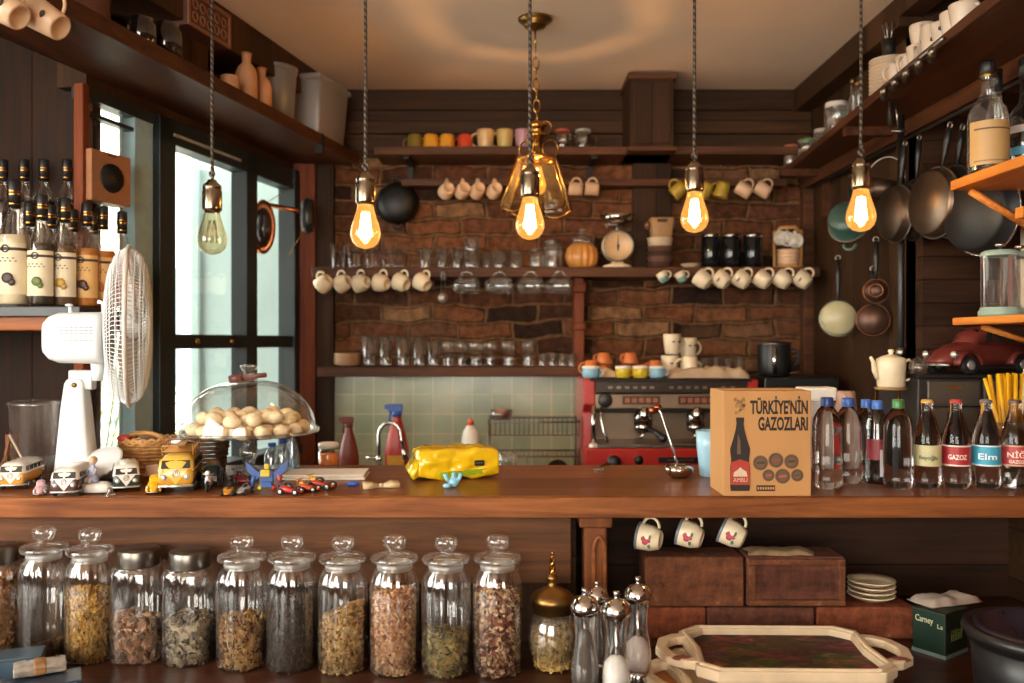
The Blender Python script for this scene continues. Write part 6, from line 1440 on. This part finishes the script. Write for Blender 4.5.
t = thing('foil_packet', 'silver printed sachet leaning over the dark box at the picture corner', 'packet', Vector((W(40, 0, 1.66).x, 1.66, LZ+.045)), 30)
part('sachet_body', pack(.09, .045, .022, 6.1), paint('9a8f82', .3, .3, .3, 40), t)
part('sachet_band', pack(.022, .047, .024, 6.1), paint('8a6038', .4), t)
t = thing('dark_carton', 'dark blue striped box of sachets at the lower picture corner', 'box', Vector((W(50, 0, 1.63).x, 1.63, LZ)), 28)
part('carton_body', MB().box(-.16, .055, -.03, .045, 0, .043), paint('232c38', .35, 0, .1), t, bevel=.002)
for i in range(6): part('upright_sachet', MB().box(-.045+.016*i, -.035+.016*i, -.032, -.029, .004, .04), paint(['8c9aa6', 'b8bcc0', '5a7a9a'][i % 3], .3, .4), t)
t = thing('blue_carton', 'flat pale blue box behind the striped dark one', 'box', Vector((W(10, 0, 1.74).x, 1.74, LZ)), 20)
part('carton_body', MB().box(-.06, .06, -.03, .03, 0, .045), paint('344a5a', .5), t, bevel=.002)
part('carton_lid', MB().box(-.062, .062, -.032, .032, .045, .052), paint('34444e', .5), t, bevel=.002)
SOLIDG = solid_glass('clear_filled_glass'); 
# ------------------------------------------------------------ bottles on the counter
def bottle(px, yb, label, prof, H, r, capc, capw=.0125, glassm=None, D=None, name='soda_bottle', liquid=None, group=None, caph=.008, crown=True):
    if D is None: D = (EYE-CT)*F/(yb-CY)+r*.9
    t = thing(name, label, 'bottle', Cx(px, D), -math.degrees(math.atan2(XS(px, D), D))*.75, group)
    part('bottle_glass', MB().lathe([(0, .002)]+[(q*r, z*H) for q, z in prof]+[(0, H)], 48), glassm or SOLIDG, t)
    if liquid: part('drink', MB().lathe([(0, .003)]+[(q*r*.92, z*H+.001) for q, z in prof if z < .45]+[(0, .45*H)], 30), liquid, t)
    cb_ = MB()
    if crown:
        n = 42; cb_.lathe([(capw*1.06, H-.004), (capw*1.12, H-.002), (capw, H+.003), (capw*.8, H+.0045), (0, H+.005)], 42, rib=(21, .03, -1, H+.001))
    else: cb_.lathe([(capw, H-.018), (capw*1.02, H-.016), (capw*1.0, H+.001), (capw*.9, H+.003), (0, H+.003)], 40, rib=(20, .02, -1, H))
    part('cap', cb_, paint(capc, .3, 0 if capc not in ('a8a09a', 'c2bcb4') else .8), t)
    return t
GAZOZ = [(.92, 0), (1, .02), (1, .10), (.96, .2), (.96, .42), (1, .50), (.99, .55), (.85, .66), (.62, .78), (.44, .88), (.38, .94), (.42, .955), (.40, .98), (.38, 1)]
WATER = [(.88, 0), (1, .03), (1, .12), (.95, .2), (1, .28), (1, .55), (.96, .6), (.97, .66), (.9, .78), (.62, .87), (.36, .92), (.34, .95), (.38, .96), (.34, 1)]
def wrap(t, r, z0, z1, col, half=1.45, name='bottle_label'):
    n = 26; vs = []
    for i in range(n+1):
        a = -half+2*half*i/n
        for z in (z0, z1): vs.append((r*math.sin(a), -r*math.cos(a), z))
    return part(name, MB().add(vs, [(2*i, 2*i+2, 2*i+3, 2*i+1) for i in range(n)]), paint(col, .45, 0, .03), t)
def soda(px, capc, lab, label, word=None, wcol=None, band=None, yb=489, sub=None, r=.0315, H=.205, ts=.016):
    t = bottle(px, yb, label, GAZOZ, H, r, capc)
    r2 = r*1.0+.0008; lz0, lz1 = .26*H, .50*H
    lp = wrap(t, r2, lz0, lz1, lab)
    if band:
        for a, b in ((lz0, lz0+.0035), (lz1-.0035, lz1)): wrap(lp, r2+.0005, a, b, band, name='label_border')
    if word: part('label_lettering', text_mb(word, ts, width=.042, bend=r2+.0006, bold=.0003), paint(wcol, .4), lp, loc=(0, 0, lz0+.016 if not sub else lz0+.020))
    if sub: part('label_lettering', text_mb(sub, .011, width=.034, bend=r2+.0006, bold=.0002), paint(wcol, .4), lp, loc=(0, 0, lz0+.007))
    return t
soda(927, 'c8a050', 'c4bb8c', 'clear soda bottle with cream yellow label and gold cap', 'Beyo\u011flu', '4a5a3c', ts=.013)
soda(956, 'b83a34', 'a82c2c', 'clear soda bottle with red label and red cap', 'GAZOZ', 'e8dcd0', 'e0d2c0')
soda(986, '6a625e', '3fa0bc', 'clear soda bottle with bright blue label and dark cap', 'Elm', 'e8ecec', 'd8e4e4', ts=.02)
soda(1015, '5a4a44', 'b03a3a', 'soda bottle with red lettered label before the yellow straws', 'N\u0130\u011e', 'ead8c4', 'c8a080', sub='GAZOZ', ts=.018)
tb = bottle(898, 489.5, 'tall clear water bottle with green cap beside the cream labelled soda', WATER, .207, .0335, '3f7a3c', .0135, crown=False)
part('back_label', MB().box(-.014, -.002, -.029, -.027, .03, .12), paint('b9c4cc', .5), tb, bevel=.001)
bottle(827, 489.5, 'large clear water bottle with blue cap right beside the cardboard box', WATER, .212, .0345, '2c4a8c', .0145, crown=False, name='water_bottle')
b_ = bottle(848, 484, 'clear water bottle with bright blue cap, second from the cardboard box', WATER, .205, .033, '3a62b8', .0145, crown=False, name='water_bottle')
b2 = bottle(866, 0, 'clear bottle with pale blue cap standing behind, third from the cardboard box', WATER, .20, .026, '4a7ad0', .0115, D=2.13, crown=False, name='water_bottle')
b3 = bottle(877, 0, 'dark bottle with blue cap and red and white label, next to the green cap', WATER, .20, .028, '4a7ad0', .0125, D=2.09, crown=False, name='water_bottle', glassm=glass('dark_bottle_glass', (.35, .33, .32), 1.1, .08, .05))
lp = wrap(b3, .0285, .06, .11, '8a3038', 1.2); part('label_patch', MB().box(.004, .014, -.0292, -.0278, .02, .085), paint('c9c4c4', .5), lp)
wrap([o for o in bpy.data.objects if o.name.startswith('water_bottle')][0], .0348, .118, .128, '2c3a5a', name='label_band')
# white cups and canister behind the bottles
t = thing('white_canister', 'white square plastic canister behind the cardboard box', 'canister', Cx(813, 2.36))
part('canister_body', MB().box(-.035, .05, -.03, .03, 0, .185), paint('b9b2a8', .5), t, bevel=.006)
part('canister_lid', MB().box(-.040, .055, -.035, .035, .185, .222), WHITE, t, bevel=.006)
t = thing('paper_cups', 'brown paper cup turned over on a stack behind the water bottles', 'cup', Cx(846, 2.30))
part('cup_body', MB().lathe([(0, .214), (.022, .214), (.024, .205), (.031, .14), (.031, .136), (0, .136)], 28), paint('a88674', .6), t)
part('cup_stack', MB().lathe([(0, .136), (.033, .136), (.03, .01), (.028, 0), (0, 0)], 28), paint('8a6f60', .6), t)
part('wire_handle', MB().tube([(-.03, 0, .18), (-.055, 0, .195), (-.06, 0, .17)], .003, 6), CHROME, t)
# teapot
t = thing('brass_trivet', 'low brass legged stand carrying the white teapot', 'stand', Cx(891, 2.47))
part('trivet_top', MB().lathe([(0, .208), (.044, .208), (.046, .215), (0, .215)], 28), paint('b08a5c', .4, .4), t)
for k in range(3): part('leg', MB().tube([(.040*math.cos(k*2.1+.6), .040*math.sin(k*2.1+.6), .208), (.044*math.cos(k*2.1+.6), .05*math.sin(k*2.1+.6), 0)], .004, 6), BRASS, t)
p = Cx(891, 2.47); p.z = CT+.2155
t = thing('teapot', 'white enamel teapot on the brass stand beside the grey drawers', 'teapot', p)
part('pot_body', MB().lathe([(0, 0), (.036, 0), (.038, .004), (.040, .05), (.042, .074), (.040, .078), (0, .078)], 32), IVORY, t)
part('lid', MB().lathe([(.041, .077), (.040, .082), (.025, .090), (.008, .095), (.005, .098), (.009, .104), (.007, .109), (0, .110)], 28), IVORY, t)
part('spout', MB().tube([(-.036, 0, .028), (-.048, 0, .05), (-.052, 0, .075), (-.060, 0, .088)], [.010, .008, .0055, .0045], 10), IVORY, t)
part('handle', MB().tube([(.038, 0, .072), (.052, 0, .080), (.062, 0, .070), (.062, 0, .045), (.052, 0, .022), (.038, 0, .018)], .004, 8), IVORY, t)
# drawers with the model car
t = thing('drawer_unit', 'grey metal drawer unit under the red model car', 'drawers', Vector((1.22, 2.42, CT)))
part('unit_body', MB().box(-.065, .36, 0, .26, 0, .243), paint('34302e', .4, .3), t, bevel=.004)
part('unit_top', MB().box(-.072, .37, -.01, .27, .243, .255), IRON, t, bevel=.003)
for i, (x0_, x1_, z0_, z1_) in enumerate(((-.04, .11, .165, .235), (-.04, .11, .09, .16), (.12, .33, .165, .235), (.12, .33, .09, .16))):
    d_ = part('drawer', MB().box(x0_, x1_, -.008, 0, z0_, z1_), paint('5f574c', .35, .4), t, bevel=.003)
    part('drawer_slot', MB().box((x0_+x1_)/2-.02, (x0_+x1_)/2+.02, -.011, -.008, z1_-.022, z1_-.014), BRASS, d_)
CARR = paint('6a2b23', .35, 0, .3, 24, coat=.15)
car_ = beetle(Vector((1.375, 2.50, CT+.256)), 200, 3.95, CARR, 'large weathered dark red model of a rounded old car on the grey drawers', name='model_car', cat='model car'); car_.scale = (1, 1, .86)
t = thing('glass_sugar_bowl', 'small clear lidded bowl between the teapot and the model car', 'bowl', Vector((XS(919, 2.44), 2.445, CT+.256)))
part('bowl_body', MB().lathe([(0, 0), (.025, 0), (.033, .02), (.030, .04), (.028, .04), (.03, .02), (.022, .004), (0, .004)], 24), CLEARPL, t)
part('lid', MB().lathe([(.031, .04), (.020, .052), (.005, .056), (.006, .062), (0, .064)], 20), CLEARPL, t)
t.scale = (.8, .8, .8)
# straws
t = thing('straw_glass', 'clear glass holding the yellow straws behind the soda bottles', 'glass', Cx(1010, 2.09))
part('glass_body', MB().lathe([(0, 0), (.030, 0), (.038, .15), (.036, .15), (.028, .006), (0, .006)], 28), THICK, t)
STR = paint('e2a81c', .35, 0, .06)
random.seed(9)
for i in range(14):
    a = 2*PI*i/14; rr = .008+.014*random.random(); lean = 1.0 if i % 5 else 2.2
    b0 = Vector((rr*math.cos(a), rr*math.sin(a), .008)); b1 = Vector((rr*math.cos(a)*1.5*lean-(.028 if lean > 2 else 0), rr*math.sin(a)*1.3, .262+.01*random.random()))
    if i == 0: b1.x = -.062; b1.z = .258
    solo('drinking_straw', MB().tube([b0, b1], .0047, 10), STR, 'yellow drinking straw standing in the glass behind the soda bottles', 'straw', Cx(1010, 2.09), group='yellow straws in the glass')
solo('drinking_straw', MB().tube([(.012, -.005, .008), (.030, -.012, .28)], .0045, 10), paint('c9c2b4', .4), 'single white straw among the yellow ones', 'straw', Cx(1010, 2.09))
# french presses and bottles on the pine shelves
def press(x, y, label):
    t = thing('french_press', label, 'coffee press', Vector((x, y, 1.5115)), group='french presses on the lower pine shelf'); r = .042
    part('press_glass', lambda: MB().lathe([(0, .012), (r*.9, .012), (r, .02), (r, .148), (r*1.03, .152)], 32), glass('press_glass', (.93, .93, .93), 1.3, .12, .06, .35), t, key='pg')
    part('press_base', lambda: MB().lathe([(0, 0), (r*1.15, 0), (r*1.15, .012), (r*1.04, .018), (r*1.04, .022), (r, .022)], 32), paint('8fa596', .35), t, key='pb2')
    part('frame_strip', lambda: MB().box(-r*1.02, -r*.98, -.005, .005, .015, .15).box(r*.98, r*1.02, -.005, .005, .015, .15).box(-.005, .005, -r*1.02, -r*.98, .015, .15), CHROME, t, key='pf')
    part('lid', lambda: MB().lathe([(r*1.04, .148), (r*1.04, .156), (r*.8, .162), (r*.2, .164), (0, .164)], 32), paint('8fa596', .35), t, key='pl2')
    part('plunger_knob', lambda: MB().lathe([(0, .163), (.003, .163), (.003, .17), (.012, .172), (.012, .178), (0, .18)], 16), CHROME, t, key='pk')
press(1.197, 2.085, 'french press with pale green base at the shelf edge'); press(1.272, 2.13, 'french press with pale green base behind, in the middle'); press(1.292, 2.035, 'french press with pale green base nearest the partition')
t = thing('liquor_bottle', 'big clear bottle with a cream paper label on the upper pine shelf edge', 'bottle', Vector((1.176, 2.10, 1.8655)))
part('bottle_glass', MB().lathe([(0, .001), (.042, 0), (.046, .006), (.046, .135), (.04, .158), (.024, .18), (.016, .2), (.0155, .245), (.018, .25), (.016, .255), (0, .255)], 36), THICK, t)
wl = wrap(t, .0468, .015, .122, 'b8925c', 1.5)
wrap(wl, .0472, .10, .104, '5a4028', 1.2, name='label_line'); wrap(wl, .0472, .022, .026, '8a6a44', 1.2, name='label_line')
part('cap', MB().lathe([(0, .235), (.0185, .235), (.0185, .270), (.016, .275), (0, .275)], 24), BLACK, t)
part('seal_band', MB().lathe([(.0187, .236), (.0192, .238), (.0192, .243), (.0187, .245)], 24), OLDBRASS, t)
t = thing('liquor_bottle', 'dark corked bottle with a silver band behind the cream labelled one', 'bottle', Vector((1.285, 2.12, 1.8655)))
part('bottle_glass', MB().lathe([(0, .001), (.042, 0), (.046, .006), (.046, .13), (.035, .16), (.02, .18), (.016, .2), (.016, .26), (0, .26)], 32), glass('dark_liquor_glass', (.45, .4, .36), 1.1, .08, .05), t)
part('cap', MB().lathe([(0, .245), (.02, .245), (.02, .29), (0, .292)], 20), BLACK, t)
wrap(t, .0468, .10, .118, '9a8c84', 1.5, name='label_band'); wrap(t, .0468, .045, .065, '3a7a94', 1.5, name='label_band')
t = thing('liquor_bottle', 'slim dark necked bottle between the two on the upper pine shelf', 'bottle', Vector((1.232, 2.165, 1.8655)))
part('bottle_glass', MB().lathe([(0, .001), (.022, 0), (.026, .006), (.026, .15), (.015, .19), (.013, .24), (0, .24)], 28), THICK, t)
part('cap', MB().lathe([(0, .22), (.016, .22), (.016, .275), (0, .277)], 20), BLACK, t)
# ------------------------------------------------------------ pots and pans on the right wall
def pan(name, px, py, D, r, depth, rz, mat, label, hpx=None, rim=None, inside=None, hl=.16, hmat=None, tiltx=0, back=True, hang_to=2.172, hw=.008, lean=0):
    """hanging pan: its disc faces the direction rz (0 = towards the camera)"""
    t = thing(name, label, 'pan', W(px, py, D), 0, M=R(rz, 'Z') @ R(tiltx, 'X') @ R(lean, 'Y'))
    q = R(90, 'X') if back else R(-90, 'X')
    part('pan_body', MB().lathe([(0, depth), (r*.86, depth), (r*.94, depth*.8), (r, 0), (r*1.03, 0), (r*1.03, -.002), (r*.985, -.001), (r*.90, depth*.8-.003), (r*.84, depth-.004), (0, depth-.004)], 40, M=q), mat, t)
    part('pan_rim', MB().torus(r*1.02, .003, (0, 0, 0), 'y', n=40, seg=6), rim or STEEL, t)
    part('handle', MB().tube([(0, 0, r*.99), (0, 0, r+.03), (0, 0, r+hl*.6), (0, 0, r+hl)], [hw*.6, hw*.7, hw*1.2, hw], 10), hmat or BLACK, t)
    part('hanging_eye', MB().torus(.009, .003, (0, 0, r+hl+.007), 'y', n=14, seg=6), STEEL, t)
    return t
DCOP = paint('6a4230', .35, .9, .2)
ENAM = paint('b5ab86', .3, 0, .06); PEWTER = paint('4e3f34', .38, .85, .2, 10)
pan('sauce_pan', 838, 318.5, 3.2, .066, .05, -16, ENAM, 'cream enamel saucepan hanging flat against the plank wall', hl=.155, rim=paint('4a4a3c', .4))
pan('sauce_pan', 873, 320, 3.0, .054, .03, -22, paint('54392c', .4, .6, .2), 'dark copper coloured pan hanging below the strainer', hl=.12, rim=DCOP)
t = pan('copper_colander', 876, 291, 2.92, .040, .035, -22, paint('4c3426', .4, .7, .2), 'small round copper strainer hanging beside the cream saucepan', hl=.13, rim=DCOP)
part('inner_ring', MB().torus(.022, .004, (0, -.036, 0), 'y', n=24, seg=6), DCOP, t)
t = pan('cooking_pot', 848, 226, 2.95, .062, .07, -30, paint('34504a', .35, 0, .08), 'teal enamel pot with a side handle hanging behind the bulb', hl=.14, rim=paint('6a5a4c', .4), tiltx=-25)
part('side_handle', MB().torus(.020, .005, (.01, .0, -.075), 'y', PI, 2*PI, n=12), paint('4a6a62', .3), t)
t = thing('wire_basket_pan', 'steel pan with a wide curved wire handle hanging beside the bulb', 'pan', W(882, 190, 2.85), M=R(-35, 'Z') @ R(15, 'Y'))
part('pan_body', MB().lathe([(0, -.03), (.05, -.03), (.06, .03), (.063, .03), (.053, -.034), (0, -.034)], 32), PEWTER, t)
part('wire_handle', MB().torus(.062, .003, (0, 0, .03), 'y', 0, PI, n=20, sy=1.3), STEEL, t)
DARKPAN = paint('2c231e', .5, .5, .2, 14)
pan('frying_pan', 897, 214, 2.66, .088, .03, -84, PEWTER, 'dull steel frying pan with long handle, nearest the bulb', hl=.12, lean=12)
pan('frying_pan', 914, 210, 2.64, .092, .03, -86, DARKPAN, 'dark frying pan hanging just behind the dull steel one', hl=.12, lean=8)
pan('frying_pan', 936, 203, 2.44, .100, .028, -80, paint('6a594b', .32, .9, .15), 'bright steel frying pan hanging obliquely on the rail', hl=.11, lean=16)
pan('frying_pan', 953, 202, 2.45, .102, .028, -84, DARKPAN, 'thin rimmed dark pan hanging right behind the bright steel one', hl=.10, lean=12)
pan('frying_pan', 984, 212, 2.30, .115, .045, -74, paint('1c1b1c', .45, .2), 'large deep dark frying pan hanging beside the pine shelf bracket', hl=.06, rim=paint('a89a90', .25, .9), lean=-6)
# ------------------------------------------------------------ right shelf: jars, plates, cups, tools
RZ = 2.2005
def onR(px, D): return Vector((XS(px, D), D, RZ))
for px, D, r, h, lc, lb in ((788, 3.62, .030, .085, 'a8604a', 'small jar with reddish lid, first at the back of the high right shelf'), (804, 3.50, .038, .080, '6a8a5a', 'clip jar with green lid on the high right shelf'), (818.5, 3.35, .030, .085, 'b8b0a4', 'small jar with pale lid on the high right shelf'), (833, 3.12, .042, .125, 'c2bcb4', 'larger lidded jar on the high right shelf beside the bulb cord')):
    t = thing('spice_jar', lb, 'jar', onR(px, D)+Vector((.012, 0, 0)))
    part('jar_body', MB().lathe([(0, 0), (r*.94, 0), (r, .005), (r, h*.8), (r*.85, h*.9), (r*.83, h*.9), (r*.95, h*.78), (r*.95, .008), (0, .006)], 24), THICK, t)
    part('jar_filling', MB().lathe([(0, .007), (r*.9, .008), (r*.9, h*.5), (0, h*.52)], 20), paint('6a4a38', .8, 0, .3, 80), t)
    part('lid', MB().lathe([(r*.86, h*.86), (r*.92, h*.87), (r*.92, h), (0, h+.001)], 24), paint(lc, .4), t)
for px, D, h in ((843, 3.05, .19), (848, 2.95, .15)):
    t = thing('cruet_bottle', 'slim clear bottle with stopper behind the larger jar, %s' % ('taller' if h > .17 else 'shorter'), 'bottle', onR(px, D)+Vector((.035, 0, 0)))
    part('bottle_glass', MB().lathe([(0, 0), (.022, 0), (.024, .01), (.02, h*.5), (.009, h*.7), (.008, h*.92), (0, h*.92)], 20), THICK, t)
    part('stopper', MB().ball((0, 0, h*.96), .011, 10), OLDBRASS, t)
PLW = paint('cbb49c', .4, 0, .06)
px0 = onR(879, 2.62)+Vector((.03, 0, 0))
for i in range(9):
    solo('plate', lambda: plate_mb(.058, .016), PLW, 'pale plate in the tall stack on the high right shelf, %s' % (('topmost' if i == 8 else ORD[i]+' from the bottom')), 'plate', px0+Vector((0, 0, .001+i*.012)), group='plates stacked on the high right shelf', key='plR')
t = thing('cutlery_holder', 'dark cutlery bundle standing on the plate stack', 'cutlery', px0+Vector((0, 0, .128)))
part('holder', MB().lathe([(0, 0), (.018, 0), (.022, .05), (.02, .05), (.016, .004), (0, .004)], 18), IRON, t)
for k in range(5): part('cutlery_piece', MB().tube([(0, 0, .01), (.012*math.cos(k*1.3), .012*math.sin(k*1.3), .075), (.016*math.cos(k*1.3), .016*math.sin(k*1.3), .10)], [.002, .002, .005], 6), STEEL, t)
CP = paint('c9b5a0', .35, 0, .05)
for i, (px, D, dz, lb) in enumerate(((888, 2.50, 0, 'pale cup beside the plate stack, low in front'), (899, 2.42, 0, 'pale cup on the high right shelf, next after the plates'), (910, 2.34, 0, 'pale cup carrying another one on the high right shelf'), (913, 2.34, .058, 'pale cup stacked on another beside the plates'), (924, 2.24, 0, 'tall pale beaker leaning in the row of cups'), (935, 2.17, 0, 'white cup with dark mark in the row on the high right shelf'), (944, 2.10, 0, 'white cup with blue mark near the end of the row'), (953, 2.05, 0, 'white cup at the base of the tall leaning pile'), (960, 2.02, .063, 'white cup with dark dots in the middle of the leaning pile'), (966, 2.0, .127, 'topmost white cup of the leaning pile by the picture edge'))):
    q = mug(onR(px, D)+Vector((.026, 0, dz)), CP, lb, rt=.034 if i != 4 else .032, rb=.026 if i != 4 else .028, h=.062 if i != 4 else .080, rz=200+13*i, group='pale cups in the row on the high right shelf', cat='cup', name='coffee_cup')
    if i in (5, 6, 8): part('painted_mark', MB().cbox((-.018, -.0235, .03), (.012, .008, .008)), paint('2c3a5a' if i == 6 else '3a2c28', .5), q)
# rail of measuring tools under the shelf edge
t = thing('tool_rail', 'short steel rail with tubes clipped to the edge of the high right shelf', 'rail', Vector((1.045, 2.25, 2.150)))
part('rail_bar', MB().tube([(-.025, -.24, .016), (.012, .18, .016)], .006, 8), STEEL, t)
for i in range(5):
    y = -.19+.08*i; part('steel_tube', MB().tube([(-.036+.006*i, y-.02, -.002), (-.012+.006*i, y+.035, -.006)], .0095, 12), STEEL, t)
t = thing('hanging_tamper', 'dark utensil hanging from the high right shelf near the plates', 'utensil', Vector((XS(890, 2.52), 2.52, 2.165)))
part('utensil_grip', MB().tube([(0, 0, 0), (0, 0, -.03), (.002, 0, -.075)], [.004, .007, .009], 8), IRON, t)
part('utensil_head', MB().lathe([(0, 0), (.022, 0), (.024, .006), (.01, .012), (0, .012)], 18, M=T(.025, 0, -.095) @ R(15, 'X')), STEEL, t)
part('utensil_arm', MB().tube([(.015, 0, 0), (.025, 0, -.085)], .004, 8), STEEL, t)
# ------------------------------------------------------------ upper left shelf over the window
def onL(px, D, n=.16): p = Vector((XL(D), D, 2.2625))+Nn*n; return p
t = thing('storage_tub', 'big translucent plastic box with lid at the far end of the window shelf', 'tub', onL(0, 3.56, .185), -13)
TUB = glass('milky_plastic', (.62, .5, .42), .8, .42, .4, .8)
part('tub_body', MB().loft([[(x*.085, y*.12, 0) for x, y in ((-1, -1), (1, -1), (1, 1), (-1, 1))], [(x*.10, y*.14, .235) for x, y in ((-1, -1), (1, -1), (1, 1), (-1, 1))]]), TUB, t, bevel=.015)
part('tub_lid', MB().box(-.106, .106, -.148, .148, .232, .252), TUB, t, bevel=.006)
part('tub_items', MB().cbox((0, 0, .09), (.12, .17, .15)), paint('8a5a44', .8, 0, .4, 20), t, bevel=.01)
t = thing('storage_tub', 'tall round translucent canister beside the big plastic box', 'tub', onL(0, 3.29, .16))
part('tub_body', MB().lathe([(0, 0), (.07, 0), (.082, .21), (.080, .215), (0, .215)], 32), glass('smoky_plastic', (.45, .38, .34), .8, .35, .4, .7), t)
part('tub_lid', MB().lathe([(0, .215), (.086, .215), (.088, .232), (0, .235)], 32), glass('smoky_plastic', (.45, .38, .34), .8, .35, .4, .7), t)
for D, n, h in ((3.10, .215, .165), (3.00, .215, .185)):
    t = thing('stoneware_bottle', 'beige stoneware bottle on the window shelf, %s' % ('shorter, nearer the canister' if h < .18 else 'taller, nearer the picture box'), 'bottle', onL(0, D, n))
    part('bottle_body', MB().lathe([(0, 0), (.034, 0), (.037, .006), (.037, h*.62), (.03, h*.74), (.014, h*.84), (.016, h*.97), (.013, h), (0, h)], 28), paint('c08a62', .6, 0, .08), t)
    part('bottle_mouth', MB().lathe([(0, h*.985), (.018, h*.985), (.018, h*1.02), (0, h*1.025)], 20), paint('a8744e', .6), t)
solo('beige_mug', lambda: mug_mb(.03, .03, .07), paint('b8845c', .5), 'small beige cup beside the stoneware bottles', 'cup', onL(0, 2.88, .225))
t = thing('carved_box', 'carved wooden box with patterned side tilted on the window shelf', 'box', onL(0, 2.78, .13)+Vector((0, 0, .165)), -13)
part('box_body', MB().box(-.085, .085, -.12, .12, 0, .115), paint('5a3426', .6, 0, .3, 60), t, bevel=.004)
part('carved_border', MB().box(.083, .09, -.12, .12, 0, .012).box(.083, .09, -.12, .12, .103, .115).box(.083, .09, -.12, -.108, .012, .103).box(.083, .09, .108, .12, .012, .103), paint('8a5a3c', .5), t, bevel=.002)
m = MB()
for i in range(5):
    for j in range(2): m.torus(.014, .003, (.086, -.08+.04*i, .038+.038*j), 'x', n=12, seg=5)
part('carved_rosettes', m, paint('8a5a3c', .5), t)
t = thing('box_riser', 'dark wooden crate holding up the carved box', 'crate', onL(0, 2.76, .11), -13)
part('crate_body', MB().box(-.07, .05, -.10, .10, 0, .164), DARKSIDE, t, bevel=.004)
for D, r, h, lb in ((2.56, .045, .125, 'dark glass jar with brass foot near the carved box'), (2.45, .04, .10, 'smaller dark glass jar near the tin canister')):
    t = thing('dark_jar', lb, 'jar', onL(0, D, .215))
    part('jar_body', MB().lathe([(0, .01), (r, .01), (r, h*.8), (r*.8, h*.9), (r*.8, h), (0, h)], 28), glass('black_glass', (.12, .11, .11), 1, .1, .06), t)
    part('jar_foot', MB().lathe([(0, 0), (r*.9, 0), (r*.95, .012), (0, .012)], 28), BRASS, t)
t = thing('tin_canister', 'large ridged dark brown canister on the near end of the window shelf', 'canister', onL(0, 2.27, .13))
part('canister_body', MB().lathe([(0, 0), (.10, 0)]+[(.10+.003*(k % 2), .02+.03*k) for k in range(8)]+[(.095, .25), (0, .25)], 36), paint('5c3524', .5, 0, .2), t)
for i, (px, py, D, lb) in enumerate(((46, 19, 1.93, 'white mug with painted mark hanging under the near end of the window shelf'), (5, 8, 1.86, 'white mug at the picture corner under the window shelf'))):
    M = R(-10, 'Z') @ R(-58, 'Y'); c_ = W(px, py, D)-(M @ Vector((0, 0, .045)))
    q = mug(c_, CUPW, lb, rt=.037, rb=.030, h=.09, M=M, name='hanging_mug')
    part('painted_mark', MB().ball((.008, -.0335, .03), (.009, .004, .006), 8), DARKDECO, q)
